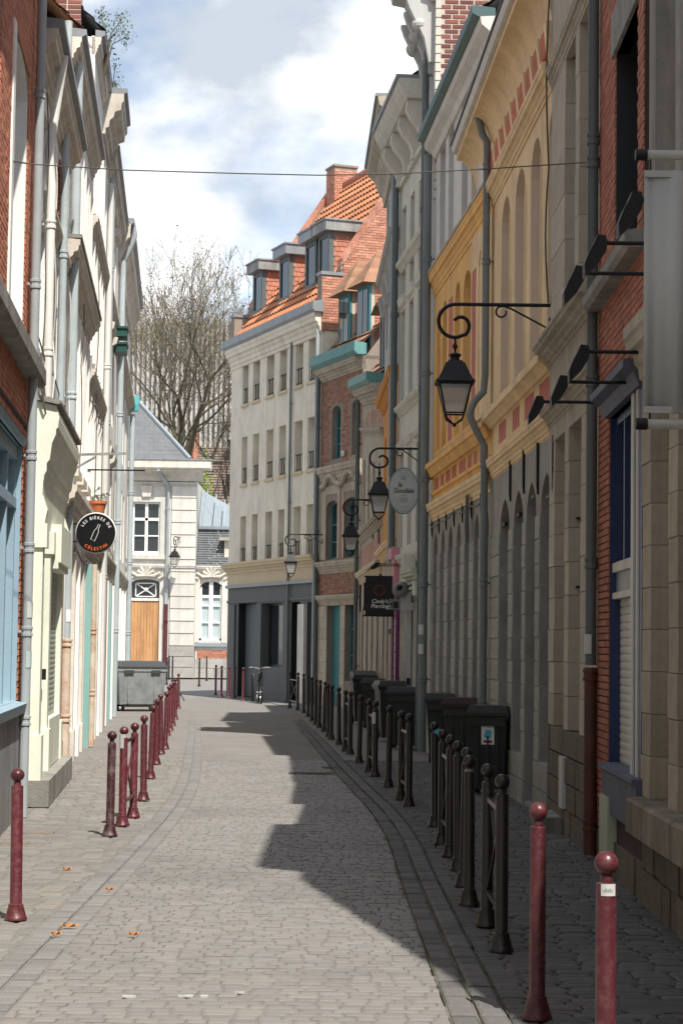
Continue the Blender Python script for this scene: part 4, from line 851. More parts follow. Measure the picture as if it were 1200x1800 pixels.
# ---- small stone house with green gutter
B = Bld('small_stone_house', 'small pale stone house with a green gutter and red frieze panels', (.52, 52.0), (.90, 43.5)); R8 = B
zl = B.Z(626, 664, .3); zr = B.Z(668, 634, .3); sl = (zr - zl) / B.W
ops = []
for i in range(4):
    a = .8 + i * 2.0; ops += [O(a, a + .8, 4.75 + sl * a, 6.6 + sl * a, rise=.3, depth=.22, nx=1), O(a, a + .85, .5, 2.75, rise=.3, pointed=True, depth=.25, frame='grey_door', nx=1)]
for i in range(8): a = .4 + i * 1.02; ops += [O(a, a + .6, 3.75, 4.2, kind='panel', depth=.007, frame='pink_panel'), O(a, a + .5, zl - .95 + sl * a, zl - .62 + sl * a, kind='panel', depth=.007, frame='rust_panel')]
B.wall(ops, 'stone_trim', 0, zl, zl=zl, zr=zr)
B.mould(cprof(zl - .42, .4, .28), 'stone_trim', 'cornice', slope=sl); B.mould([(0, zl), (-.3, zl - .02), (-.40, zl + .06), (-.40, zl + .24), (0, zl + .2)], 'teal_gutter', 'gutter', slope=sl)
B.mould(cprof(zl - 1.2, .2, .1), 'stone_trim', 'string_course', slope=sl); B.mould(cprof(4.35, .28, .18), 'stone_trim', 'ledge'); B.mould(cprof(3.3, .3, .16), 'cream_band', 'string_course')
for i in range(5): a = .4 + i * 2; B.add(MB().box(a, a + .05, -.05, 0, 2.6, 3.3), 'wall_anchor', 'iron')
B.blocks(0.02, B.W, 0, .5, .25, 'grey_block', 'base_stone', y0=-.02, y1=.03, length=.6, jitter=.3)
back_roof(B, zl + .1, rise=3.2, zr=zr + .1)
dx = B.W - 2.4; zd = zr + .2                                   # dormer above the gutter
d_ = B.add(MB().box(dx, dx + 1.0, .1, 2.2, zd, zd + 1.7), 'dormer', 'brick_brown'); B.add(MB().box(dx + .15, dx + .85, .06, .12, zd + .2, zd + 1.55), 'dormer_window', 'glass_dark', d_); B.add(MB().box(dx, dx + .15, .04, .12, zd, zd + 1.7).box(dx + .85, dx + 1.0, .04, .12, zd, zd + 1.7), 'dormer_post', 'zinc', d_)
B.add(hip(dx - .15, dx + 1.15, -.15, 2.2, zd + 1.7, .95), 'dormer_roof', 'tile_brown', d_)
B.pipe([(.05, .12, .05), (.05, .12, zl - .2)], .06, 'pipe_slate', clamps=[1.2, 3, 5, 7])
# ---- brick house with teal windows
B = Bld('teal_window_house', 'brown brick house with teal windows, teal door and stone bands', (-.62, 57.3), (.54, 54.1)); R9 = B
ze = B.Z(597, 633, .25)
T = 'teal'
def rect(x0, x1, y0, y1): return (B.U(x0, (y0 + y1) / 2), B.U(x1, (y0 + y1) / 2), B.Z((x0 + x1) / 2, y1), B.Z((x0 + x1) / 2, y0))
rw = [rect(583, 598, 713, 807), rect(618, 633, 700, 797), rect(573, 593, 880, 983), rect(605, 628, 870, 975), rect(574, 598, 1050, 1213), rect(606, 628, 1047, 1190)]
rw[1] = (rw[1][0], rw[1][1], rw[0][2], rw[0][3]); rw[3] = (rw[3][0], rw[3][1], rw[2][2], rw[2][3]); rw[4] = (rw[4][0], rw[4][1], .05, rw[4][3]); rw[5] = (rw[5][0], rw[5][1], .75, rw[4][3])
ops = [O(a, b_, c, d_, rise=.18, depth=.2, frame=T, nx=2 if i < 2 else 1, nz=3, kind='win' if i != 4 else 'door', name='door' if i == 4 else None) for i, (a, b_, c, d_) in enumerate(rw)]
B.wall(ops, 'mortar_brown', 0, ze)
zq0, zq1 = B.Z(597, 1035), B.Z(597, 1022)
za_ = rw[2][2] - .12
sk = [(a - .02, b_ + .02, c - .05, d_ + .05) for a, b_, c, d_ in rw[:2]]
B.brick_mass(0.02, B.W - .02, rw[0][2] - .1, ze - .35, 'brick_brown', skip=sk); B.brick_mass(.02, B.W - .02, rw[2][3] + .62, rw[0][2] - .62, 'brick_brown', skip=[]); B.brick_mass(.02, B.W - .02, za_ - .9, za_ - .28, 'brick_brown')
B.brick_mass(rw[2][1] + .22, rw[3][0] - .2, rw[2][2], rw[2][3] + .1, 'brick_red', name='brick_panel')
for a, b_ in ((.02, rw[2][0]), (rw[2][1], rw[2][1] + .2), (rw[3][0] - .18, rw[3][0]), (rw[3][1], B.W - .02)): B.add(MB().box(a, b_, -.018, .05, rw[2][2], rw[2][3] + .3), 'stone_pier', 'stone_trim')
B.mould(cprof(rw[0][2] - .62, .45, .16), 'stone_trim', 'string_course'); B.mould(cprof(za_ - .28, .34, .16), 'stone_trim', 'string_course'); B.mould(cprof(za_ - 1.18, .28, .14), 'stone_trim', 'string_course')
for a, b_ in ((rw[2][0], rw[2][1]), (rw[3][0], rw[3][1])):
    cx = (a + b_) / 2; B.add(MB().tube([(cx - .8, -.05, rw[2][3] + .42), (cx - .45, -.06, rw[2][3] + .48), (cx - .25, -.07, rw[2][3] + .66), (cx, -.08, rw[2][3] + .72), (cx + .25, -.07, rw[2][3] + .66), (cx + .45, -.06, rw[2][3] + .48), (cx + .8, -.05, rw[2][3] + .42)], .075, 6), 'hood_mould', 'stone_trim'); B.add(MB().box(cx - .62, cx + .62, -.014, .04, rw[2][3] + .18, rw[2][3] + .42), 'lintel', 'stone_trim')
xs = [0.02, rw[4][0], rw[4][1], rw[5][0], rw[5][1], B.W - .02]
for a, b_ in zip(xs[::2], xs[1::2]): B.blocks(a, b_, 0, za_ - 1.2, .32, 'stone_pale_block', y0=-.02, y1=.1, length=.55, jitter=.2)
for i in (0, 1): B.add(MB().box(xs[1 + 2 * i] - .05, xs[2 + 2 * i] + .05, -.02, .1, rw[4][3] + .02, za_ - 1.19), 'lintel', 'stone_trim')
B.mould(cprof(ze - .38, .36, .24), 'stone_trim', 'cornice'); B.mould([(0, ze), (-.26, ze - .02), (-.36, ze + .08), (-.36, ze + .34), (0, ze + .3)], 'teal_gutter', 'gutter', x0=-.02, x1=B.W + .25)
back_roof(B, ze + .2, rise=3.0)
for xa in (.55, 2.1):                                           # two teal dormers with hipped tile roofs
    zd = ze + .35; d_ = B.add(MB().box(xa, xa + .95, .35, 2.4, zd - .3, zd + 1.75), 'dormer', 'mortar_light')
    B.add(MB().box(xa - .02, xa + .97, .29, .34, zd, zd + 1.75), 'dormer_frame', T, d_)
    for j in (0, 1): B.add(MB().box(xa + .1 + .4 * j, xa + .44 + .4 * j, .272, .286, zd + .12, zd + 1.6), 'dormer_pane', 'glass_dark', d_)
    for k in range(20): B.add(MB().box(xa + .955, xa + .965 + .008, .45 + .0, 2.2, zd + k * .085, zd + k * .085 + .06), 'brick_course', 'brick_orange', d_)
    B.add(hip(xa - .18, xa + 1.13, .05, 2.6, zd + 1.72, 1.0), 'dormer_roof', 'tile_brown', d_)
B.pipe([(.0, .1, .05), (.0, .1, ze)], .06, 'pipe_slate', clamps=[2, 5, 8])
a, z = B.px(607, 803, .1)
pl = B.add(MB().lathe([(.05, 0), (.09, .14)], 8, (a - .3, -.06, rw[0][2] + .02)), 'flower_pot', 'pipe_blue')
# ---- cream corner building with the orange roof
B = Bld('orange_roof_building', 'cream building with grey shopfront, orange tiled roof and four dormers', (-3.69, 65.5), (-.62, 57.4), 'building'); R10 = B
ze = B.Z(507, 572); W = B.W
rows = [(((427, 437), (445, 457), (469, 482), (491.5, 504), (519, 532.5), (542, 556)), (629, 621, 611, 600, 585, 576), (710, 703, 695, 690, 677, 668)),
        (((425, 434.5), (444, 455), (468, 480), (490, 502), (517, 531), (540, 553)), (768, 763, 755, 750, 738, 732), (850, 847, 842, 837, 828, 823)),
        (((422, 432), (442, 452.5), (466, 477.5), (488, 499), (515, 528), (538, 552)), (907, 903, 900, 896, 890, 887), (992, 988, 987, 985, 983, 983))]
ops = []
for xs, yt, yb in rows:
    z1 = sum(B.Z(sum(x) / 2, y) for x, y in zip(xs, yt)) / 6; z0 = sum(B.Z(sum(x) / 2, y) for x, y in zip(xs, yb)) / 6; ym = (yt[2] + yb[2]) / 2
    for x in xs: ops.append(O(B.U(x[0], ym), B.U(x[1], ym), z0, z1, depth=.36, frame='pale_render', nx=1, nz=2, pane=rnd.choice(('blind', 'blind', 'blind', 'glass_curtain'))))
zb0 = B.Z(480, 1000); zs0 = B.Z(480, 1027)
B.wall(ops, 'cream_wall', zb0 - .1, ze, D=7.04)
for o in ops:
    B.add(MB().box(o.x0 - .06, o.x1 + .06, -.05, .1, o.z0 - .09, o.z0 - .005), 'window_sill', 'cream_band')
    g = MB(); h = .5; g.box(o.x0, o.x1, .05, .08, o.z0 + h, o.z0 + h + .04).box(o.x0, o.x1, .05, .08, o.z0 + .06, o.z0 + .09)
    for k in range(3): xx = o.x0 + (o.x1 - o.x0) * (k + .5) / 3; g.box(xx - .012, xx + .012, .055, .075, o.z0 + .09, o.z0 + h)
    B.add(g, 'window_guard', 'iron')
B.mould(cprof(zb0 - .12, .42, .28), 'cream_band', 'string_course'); B.mould(flat(zs0 - .02, zb0 - .11, .03), 'cream_band', 'frieze')
zt = zs0 - .02
so = [O(B.U(419, 1100), B.U(450, 1100), .05, B.Z(440, 1060), kind='door', depth=.27, frame='grey_door', reveal='shop_dark'), O(B.U(462, 1100), B.U(497, 1100), B.Z(480, 1172), B.Z(480, 1060), depth=.25, frame='shop_dark', nx=1, nz=1), O(B.U(512, 1100), B.U(527, 1100), .05, B.Z(520, 1058), kind='none', depth=.6, reveal='shop_dark'), O(B.U(540, 1100), B.U(556, 1100), .05, B.Z(545, 1058), kind='none', depth=.5, reveal='shop_grey')]
B.wall(so, 'shop_grey', 0, zt, name='shopfront', D=0)
B.add(MB().box(0, W, 1.3, 1.4, 0, zt), 'shop_back', 'shop_dark')
B.add(MB().box(B.U(528, 1100), B.U(539, 1100), -.10, .2, .02, B.Z(535, 1062)), 'white_pilaster', 'white_grey')
B.mould(flat(zt - .02, zt + .08, .10), 'zinc', 'shop_flashing'); B.mould(flat(B.Z(480, 1057), B.Z(480, 1052), .04), 'shop_grey', 'fascia')
for xx in (414, 461, 505): a = B.U(xx, 1100); B.add(MB().box(a - .03, a + .03, -.06, .02, .02, B.Z(480, 1060)), 'pilaster', 'shop_grey')
B.mould(cprof(ze - .7, .66, .26), 'cream_wall', 'cornice'); B.mould([(0, ze - .05), (-.28, ze - .05), (-.34, ze + .02), (-.34, ze + .24), (-.28, ze + .26), (0, ze + .30)], 'zinc', 'gutter', x0=-.15, x1=W + .1)
u0 = B.U(507, 800, .1)
B.pipe([(u0, .06, .05), (u0, .06, ze - .6)], .036, 'pipe_mid', clamps=[3, 6, 9]); B.pipe([(W - .12, .1, .05), (W - .12, .1, ze - .5)], .06, 'pipe_grey', clamps=[3, 6, 9])
# orange pantile roof: real waves and steps
D, RISE = 3.52, 5.3; pt = RISE / D; z0 = ze + .3
def pantile(B, x0, x1, y0, y1, zf, m, name, wave=.26, step=.34, amp=.05):
    b = MB(); nx = int((x1 - x0) / wave) * 6; ln = math.hypot(1, pt); ny = int((y1 - y0) * ln / step)
    for j in range(ny):
        ya = y0 + (y1 - y0) * j / ny; yb = y0 + (y1 - y0) * (j + 1) / ny; o = len(b.v)
        for i in range(nx + 1):
            x = x0 + (x1 - x0) * i / nx; h = amp * (math.sin(2 * math.pi * (x - x0) / wave) * .6 + .4 * abs(math.sin(math.pi * (x - x0) / wave)))
            b.v += [(x, ya - .02, zf(ya) + h + .05), (x, yb, zf(yb) + h)]
        b.f += [(o + 2 * i, o + 2 * i + 2, o + 2 * i + 3, o + 2 * i + 1) for i in range(nx)]
    return tag(B.add(b, name, m), kind='stuff')
zf = lambda y: z0 + pt * y
B.add(MB().quad((0, -.1, zf(-.1) - .06), (W, -.1, zf(-.1) - .06), (W, D, zf(D) - .06), (0, D, zf(D) - .06)).quad((0, D, zf(D) - .06), (W, D, zf(D) - .06), (W, 2 * D, z0 - .06), (0, 2 * D, z0 - .06)), 'roof', 'tile_red')
pantile(B, .3, W - .3, -.15, D, zf, 'tile_orange', 'roof_tiles')
B.add(MB().tube([(0, D, zf(D) + .06), (W, D, zf(D) + .06)], .13, 10), 'ridge', 'tile_red')
for x0, x1, nm in ((-.02, .34, 'far_gable'), (W - .34, W + .02, 'gable_parapet')):   # brick gable parapets
    b = MB(); pr = [(-.05, ze - .6), (-.05, zf(0) + .75), (.55, zf(0) + .75), (.55, zf(.55) + .25), (D, zf(D) + .35), (2 * D - .55, zf(.55) + .25), (2 * D, ze - .6)]
    B.add(b.prism_x(pr, x0, x1), nm, 'mortar_brown'); c = MB().prism_x([(-.08, zf(0) + .75), (-.08, zf(0) + .85), (.6, zf(0) + .85), (.6, zf(.6) + .28), (.6, zf(0) + .75)], x0 - .04, x1 + .04); B.add(c, 'coping', 'zinc')
    c = MB()
    for k in range(46): y = .58 + (D - .6) * k / 46; c.prism_x([(y, zf(y) + .20), (y - .0, zf(y) + .42), (y + .055, zf(y + .055) + .42), (y + .055, zf(y + .055) + .20)], x0 - .02, x1 + .02)
    tag(B.add(c, 'brick_coping', 'brick_orange'), kind='stuff')
    xg = x1 if nm == 'gable_parapet' else x0
    top = lambda y: (zf(0) + .72 if y < .55 else zf(min(y, 2 * D - y)) + .29)
    k = MB(); z = ze - .55
    r_ = 0
    while z < zf(D):
        y = -.04 - (.11 if r_ % 2 else 0)
        while y < D + 2.5:
            a, b_ = max(y, -.04), y + .21
            if b_ - a > .04 and z + .07 < top((a + b_) / 2): k.box(xg - .02, xg + .012 + rnd.uniform(-.002, .002), a, b_, z, z + .064)
            y += .224
        z += .078; r_ += 1
    tag(B.add(k, 'brickwork', 'brick_orange'), kind='stuff')
kb = MB(); c0 = zf(D) + .1
for r_ in range(17):
    zk = c0 - .9 + r_ * .08; o_ = .11 * (r_ % 2)
    for k_ in range(4):
        a_ = max(.34, .34 + k_ * .22 - o_); e_ = min(1.12, .34 + k_ * .22 - o_ + .205)
        if e_ - a_ > .03: kb.box(a_, e_, D - .41, D - .39, zk, zk + .066)
    for k_ in range(5):
        a_ = max(D - .41, D - .41 + k_ * .22 - o_); e_ = min(D + .41, D - .41 + k_ * .22 - o_ + .205)
        if e_ - a_ > .03: kb.box(.34, .36, a_, e_, zk, zk + .066).box(1.10, 1.12, a_, e_, zk, zk + .066)
ch = B.add(MB().box(.35, 1.11, D - .40, D + .40, c0 - 1.2, c0 + .55).box(.31, 1.15, D - .44, D + .44, c0 + .55, c0 + .62), 'chimney', 'mortar_brown'); tag(B.add(kb, 'brickwork', 'brick_orange', ch), kind='stuff')
for i, (xf, yt, yb, bro) in enumerate(((455, 479, 557, 1), (502, 452, 535, 1), (548, 425, 511, .9), (571.5, 411, 499, 1))):   # four dormers
    yo = .55; a, zt_ = B.px(xf, yt, -yo); zb_ = B.Z(xf, yb, -yo); w = 1.0; x0, x1 = a - w / 2, a + w / 2; dp = max(.8, (zt_ - z0) / pt - .02)
    zb_ = zf(yo) - .05
    d_ = B.add(MB().box(x0 + .05, x1 - .05, yo + .03, dp + .3, zb_ - .4, zt_), 'dormer', 'mortar_brown')
    B.add(MB().box(x0 + .02, x0 + .14, yo - .04, yo + .1, zb_, zt_).box(x1 - .14, x1 - .02, yo - .04, yo + .1, zb_, zt_).box(x0 + .16, x1 - .16, yo - .03, yo + .1, zt_ - .14, zt_).box(x0 + .16, x1 - .16, yo - .06, yo + .1, zb_, zb_ + .14), 'dormer_frame', 'pipe_slate', d_)
    B.add(MB().box(x0 + .16, x1 - .16, yo + .0, yo + .02, zb_ + .14, zt_ - .14), 'dormer_pane', 'glass_dark', d_)
    tl = MB()
    for k in range(int((zt_ - zb_ + .3) / .15)):
        z = zb_ - .3 + k * .15; ya = yo + .14 - (.08 if k % 2 else 0)
        while ya < dp + .25:
            if z + .15 > zf(ya) - .2:
                for xs_, sg in ((x1 - .05, 1), (x0 + .05, -1)): tl.add([(xs_, ya + .004, z), (xs_, ya + .156, z), (xs_ + sg * .028, ya + .156, z), (xs_ + sg * .028, ya + .004, z), (xs_, ya + .004, z + .16), (xs_, ya + .156, z + .16), (xs_ + sg * .012, ya + .156, z + .16), (xs_ + sg * .012, ya + .004, z + .16)], [(3, 2, 6, 7), (0, 1, 2, 3), (1, 5, 6, 2), (0, 3, 7, 4)])
            ya += .16
    tag(B.add(tl, 'cheek_tiles', 'tile_red', d_), kind='stuff')
    B.add(MB().box(x0 - .14, x1 + .14, yo - .22, dp + .5, zt_, zt_ + .30).box(x0 - .18, x1 + .18, yo - .26, dp + .6, zt_ + .30, zt_ + .35), 'dormer_roof', 'zinc_weathered' if i in (0, 3) else 'zinc', d_)
bw = B.add(MB().box(W - .34, W - .30, -.02, .04, ze - 1, ze), 'corner_bead', 'white_grey')

# ================================================================ sunny (left-hand) side
def LP(Y): return (FL(Y), Y)
def eave(B, z, h, o, m, x0=0, x1=None, gm='zinc', slope=0.0):
    B.mould(cprof(z - h, h, o), m, 'eaves_cornice', x0, x1, slope); B.mould([(0, z), (-o, z), (-o - .06, z + .03), (-o - .06, z + .10), (0, z + .12)], gm, 'gutter', x0, x1, slope)
# ---- red brick house with the sky-blue window
B = Bld('red_brick_corner_house', 'red brick house with white banded windows above a sky blue shop window', LP(13.0), LP(20.3)); L1 = B
zled = B.Z(40, 590, .12); zsh = B.Z(20, 745); zsl = B.Z(20, 1235)
wa, wb = B.U(19, 300), B.U(46, 300); ztw = B.Z(30, 60)
sa, sb = B.U(0) - 1.6, B.U(34, 1000)
ops = [O(wa, wb, zled + .06, ztw, rise=.25, depth=.22, nx=1, nz=2, pane='glass_curtain', reveal='white_paint'), O(sa, sb, zsl, zsh - .08, kind='none', depth=.2, reveal='sky_blue_paint')]
B.wall(ops, 'mortar_brown', 0, 9.6)
ins = [(wa - .02, wb + .02, zled - .14, ztw + .02), (sa - .02, sb + .02, zsl, zsh)]
B.blocks(3.2, B.W - .01, zled + .06, 8.4, .062, 'brick_salmon_single', 'brick', y0=-.012, y1=.03, length=.215, joint=.010, skip=ins, limit=190, proudj=.002)
B.blocks(2.2, B.W - .01, zsl, zled - .14, .062, 'brick_salmon_single', 'brick', y0=-.012, y1=.03, length=.215, joint=.010, skip=ins, limit=110, proudj=.002)
B.add(MB().box(wa - .20, wa + .0, -.03, .05, zled + .06, ztw), 'window_surround', 'white_paint')
B.mould([(.02, zled - .14), (-.13, zled - .14), (-.16, zled - .10), (-.16, zled + .04), (.02, zled + .06)], 'sill_stone', 'ledge')
B.mould(cprof(8.45, .45, .42), 'sill_stone', 'eaves_cornice'); B.mould(flat(8.9, 9.0, .5), 'zinc', 'gutter'); back_roof(B, 8.95)
B.mould(flat(zsh + .12, zsh + .15, .03), 'mortar_dark', 'brick_joint', x1=B.W - .05)
n = 4
for i in range(n + 1):
    xx = sa + (sb - sa - .09) * i / n; B.add(MB().box(xx, xx + .09, .05, .2, zsl, zsh - .1), 'mullion', 'sky_blue_paint')
zmid = B.Z(20, 880)
B.add(MB().box(sa, sb, .04, .2, zmid, zmid + .10).box(sa, sb, .04, .2, zsh - .22, zsh - .1), 'transom', 'sky_blue_paint'); B.add(MB().box(sa, sb, .16, .19, zsl, zsh - .1), 'shop_pane', 'glass_curtain')
B.mould([(.02, zsl - .12), (-.08, zsl - .12), (-.11, zsl - .02), (.02, zsl)], 'sky_blue_paint', 'shop_sill', x0=sa, x1=sb + .05)
B.mould([(.02, zsh - .08), (-.03, zsh - .08), (-.05, zsh - .02), (.02, zsh)], 'sky_blue_paint', 'shop_head', x0=sa, x1=sb)
B.mould(flat(0, zsl - .13, .035), 'plinth_grey', 'plinth', x1=B.W - .02)
for i in range(6): xx = 3 + i * .62; B.add(MB().box(xx, xx + .006, -.0358, 0, .05, zsl - .14), 'plinth_joint', 'mortar_dark')
up = B.U(55, 900, .1)
B.pipe([(up, .09, .02), (up, .09, B.Z(57, 1100, .1)), (up + .02, .09, 8.4)], .047, 'pipe_grey', clamps=[B.Z(50, 1265, .1), B.Z(52, 1110, .1), B.Z(57, 800, .1), B.Z(57, 965, .1), B.Z(65, 500, .1), B.Z(69, 150, .1)])
# ---- green shop house
B = Bld('green_shop_house', 'white house above a pale green wooden shopfront with roller shutter', LP(20.35), LP(25.6)); L2 = B
zt = 8.1; ops = []
for a in (.9, 3.1): ops += [O(a, a + .9, 4.9, 6.3, depth=.22, nx=1, nz=2, pane='glass_curtain'), O(a, a + .9, 6.8, 7.5, depth=.2, nx=1, nz=1)]
B.wall(ops, 'limewash', 0, zt)
eave(B, zt, .36, .20, 'limestone'); back_roof(B, zt + .1, gm='limewash')
B.blocks(3.6, B.W - .02, 6.55, 7.6, .07, 'brick_red_single', 'brick', y0=-.02, y1=.03, length=.2, joint=.014, limit=40)
B.mould(cprof(6.45, .2, .08), 'limestone', 'string_course', x0=1.2)
# shopfront
zc1, zc0 = 4.2, 3.45
B.mould([(0, zc0 - .5), (-.10, zc0 - .5), (-.12, zc0), (-.15, zc0 + .06), (-.15, zc0 + .14), (-.18, zc0 + .18), (-.20, zc0 + .35), (-.24, zc0 + .45), (-.24, zc0 + .5), (-.26, zc0 + .52), (-.27, zc1 - .12), (-.24, zc1), (0, zc1 + .05)], 'pale_green', 'shop_cornice', x0=.45, x1=4.75)
B.mould([(0, zc1 + .06), (-.25, zc1 + .01), (-.29, zc1 + .02), (-.29, zc1 + .05), (0, zc1 + .12)], 'sill_stone', 'shop_flashing', x0=.4, x1=4.8)
for a, b_, o in ((.35, .62, .14), (1.9, 2.15, .12), (4.2, 4.42, .12), (4.6, 4.8, .10)): B.add(MB().box(a, b_, -o, .02, .28, 2.95).box(a - .03, b_ + .03, -o - .03, .02, .28, .75).box(a - .03, b_ + .03, -o - .04, .02, 2.7, 2.95), 'pilaster', 'pale_green')
B.add(MB().box(2.2, 4.2, -.22, .02, 2.62, 3.05).box(2.2, 4.2, -.19, .02, 2.55, 2.62), 'shutter_box', 'pale_green')
B.fill(O(2.2, 4.2, .85, 2.6, kind='roller', depth=-.05, frame='shutter_green')); B.add(MB().box(2.17, 4.22, -.13, .02, .30, .85), 'stall_riser', 'pale_green')
B.fill(O(.65, 1.88, .30, 2.65, kind='door', depth=-.03, frame='pale_green')); B.mould(flat(.02, .29, .26), 'sill_stone', 'shop_step', x0=.3, x1=4.85)
for a in (.46, 4.55): B.add(MB().prism_x([(.0, 2.96), (-.14, 2.96), (-.17, 3.1), (-.10, 3.3), (-.16, 3.62), (0, 3.7)], a, a + .16), 'console', 'pale_green')
up = B.U(84, 500, .08)
B.pipe([(up, .10, zc1 + .15), (up, .10, B.Z(84, 310, .08)), (up + .06, .06, B.Z(80, 230, .08)), (up + .02, .2, zt)], .05, 'pipe_white', clamps=[B.Z(82, 380, .08), B.Z(82, 620, .08)])
up = B.U(107, 650, .08); B.pipe([(up, .08, zc1 - .3), (up, .08, zt + 1.2)], .05, 'pipe_blue', clamps=[B.Z(108, 435, .08)])
wc = MB()
for k in range(7): x0 = .3 + .12 * k; wc.tube([(x0, -.05, zc1 + .4), (x0 + .15 * rnd.random(), -.12, zc1 - .05), (x0 + .3, -.10 - .1 * rnd.random(), zc1 - .2), (x0 + .4, -.05, zc1 + .35 * rnd.random())], .012, 5)
B.add(wc, 'cable_bundle', 'cable')
# ---- white stone house carrying the round sign
B = Bld('white_stone_house', 'white limestone house with stacked cornices above the round beer sign', LP(25.65), LP(32.4)); L3 = B
zt = 9.65; ops = []
for a in (1.1, 2.7, 4.3, 5.7):
    ops += [O(a, a + .75, 7.45, 8.85, rise=.2, depth=.25, nx=1, nz=2, pane='glass_curtain'), O(a, a + .75, 4.2, 6.35, rise=.32, depth=.25, nx=1, nz=3, pane='glass_curtain')]
B.wall(ops, 'limewash', 3.3, zt); eave(B, zt, .34, .15, 'limestone'); back_roof(B, zt + .1, gm='limewash')
B.mould(cprof(6.6, .36, .19), 'limestone', 'string_course'); B.mould(cprof(3.35, .4, .22), 'limestone', 'shop_cornice'); B.mould(flat(6.98, 7.03, .21), 'sill_stone', 'cornice_top')
for o in ops:
    for xx in (o.x0 - .12, o.x1 + .02): B.add(MB().box(xx, xx + .10, -.04, .01, o.z0 - .1, o.z1 + .12), 'pilaster_strip', 'limewash')
    if o.z0 < 5: B.add(MB().box(o.x0 - .15, o.x1 + .15, -.10, .05, o.z0 - .12, o.z0 - .01), 'window_sill', 'limestone')
so = [O(a, b_, z0, 2.95, kind=k, depth=.16, frame=f, nx=1, nz=2) for a, b_, z0, k, f in ((.75, 1.6, .5, 'win', 'white_paint'), (2.1, 3.0, .06, 'door', 'white_paint'), (3.5, 4.3, .5, 'win', 'white_paint'), (4.8, 5.6, .06, 'door', 'white_paint'), (5.9, 6.4, .5, 'roller', 'shutter_white'))]
B.wall(so, 'white_paint', 0.0, 3.32, name='ground_floor_wall', D=.3)
for a, m in ((.15, 'terracotta'), (.45, 'white_paint'), (1.75, 'white_paint'), (3.2, 'limestone'), (4.5, 'white_paint'), (5.75, 'limestone')): B.add(MB().box(a, a + .2, -.06, .02, .0, 3.2).box(a - .04, a + .24, -.09, .02, 0, .45), 'pilaster', m)
B.mould(flat(0, .42, .03), 'sill_stone', 'plinth')
up = B.U(119, 1000, .09); B.pipe([(up - .02, .09, .02), (up - .02, .09, B.Z(121, 1135, .09))], .075, 'pipe_rust', 'cast_pipe', clamps=[B.Z(117, 1260, .09), B.Z(121, 1130, .09)])
B.pipe([(up, .09, B.Z(121, 1125, .09)), (up + .04, .09, zt - .2)], .062, 'pipe_blue', clamps=[B.Z(124, 900, .09), B.Z(128, 700, .09)])
pw_ = B.world(3.9, .22, 3.98)
# ---- tall white house, weeds on its roof
B = Bld('tall_white_house', 'tall white house with a heavy stepped cornice and weeds on its roof', LP(32.45), LP(38.2)); L4 = B
zt = 11.75; ops = []
for a in (.7, 2.3, 4.1):
    ops += [O(a, a + .8, 9.0, 10.6, depth=.25, nx=1, nz=2, pane='glass_curtain'), O(a, a + .8, 6.6, 8.3, rise=.2, depth=.25, nx=1, nz=2, pane='glass_curtain'), O(a, a + .8, 3.9, 5.7, rise=.2, depth=.25, nx=1, nz=2, pane='glass_curtain')]
B.wall(ops, 'limewash', 0, zt)
eave(B, zt, .75, .38, 'limestone', x0=3.4); eave(B, zt, .3, .10, 'limestone', x1=3.38); back_roof(B, zt + .1, 'slate', gm='limewash')
ch = B.add(MB().box(.0, .5, .25, .95, zt, zt + 3.2), 'chimney', 'mortar_light'); me = block_mesh('brick_purple')
for k in range(38):
    for j in range(3): inst('brick', me, ch, (-.008, .25 + .235 * j + .215, zt + .05 + k * .082), (.215, .02, .062), (0, 0, R(-90)))
for z in (5.95, 8.5): B.mould(cprof(z, .25, .12), 'limestone', 'string_course')
for o in ops:
    for xx in (o.x0 - .14, o.x1 + .04): B.add(MB().box(xx, xx + .10, -.05, .01, o.z0 - .1, o.z1 + .12), 'pilaster_strip', 'limewash')
B.mould(cprof(3.15, .3, .13), 'stone_trim', 'shop_cornice')
so = [O(.5, 1.4, .3, 2.7, kind='door', depth=.1, frame='sea_green'), O(1.9, 2.8, .5, 2.7, depth=.15, frame='sea_green'), O(3.4, 4.3, .06, 2.7, kind='door', depth=.1, frame='white_paint'), O(4.7, 5.4, .5, 2.7, depth=.15)]
B.wall(so, 'white_grey', 0, 3.1, y=-.03, name='ground_floor_wall', D=.02)
for a, m in ((.1, 'sea_green'), (1.55, 'sea_green'), (3.0, 'limestone'), (4.4, 'white_paint')): B.add(MB().box(a, a + .25, -.13, .0, .0, 3.0), 'pilaster', m)
up = .25; B.pipe([(up, .16, .02), (up, .16, 3.0)], .055, 'pipe_rust', 'cast_pipe', clamps=[.9, 1.9])
up = B.W - .3; B.pipe([(up, .1, .02), (up, .1, zt - 1.2)], .06, 'pipe_white', clamps=[4, 7])
zr_ = B.Z(172, 130, .1)
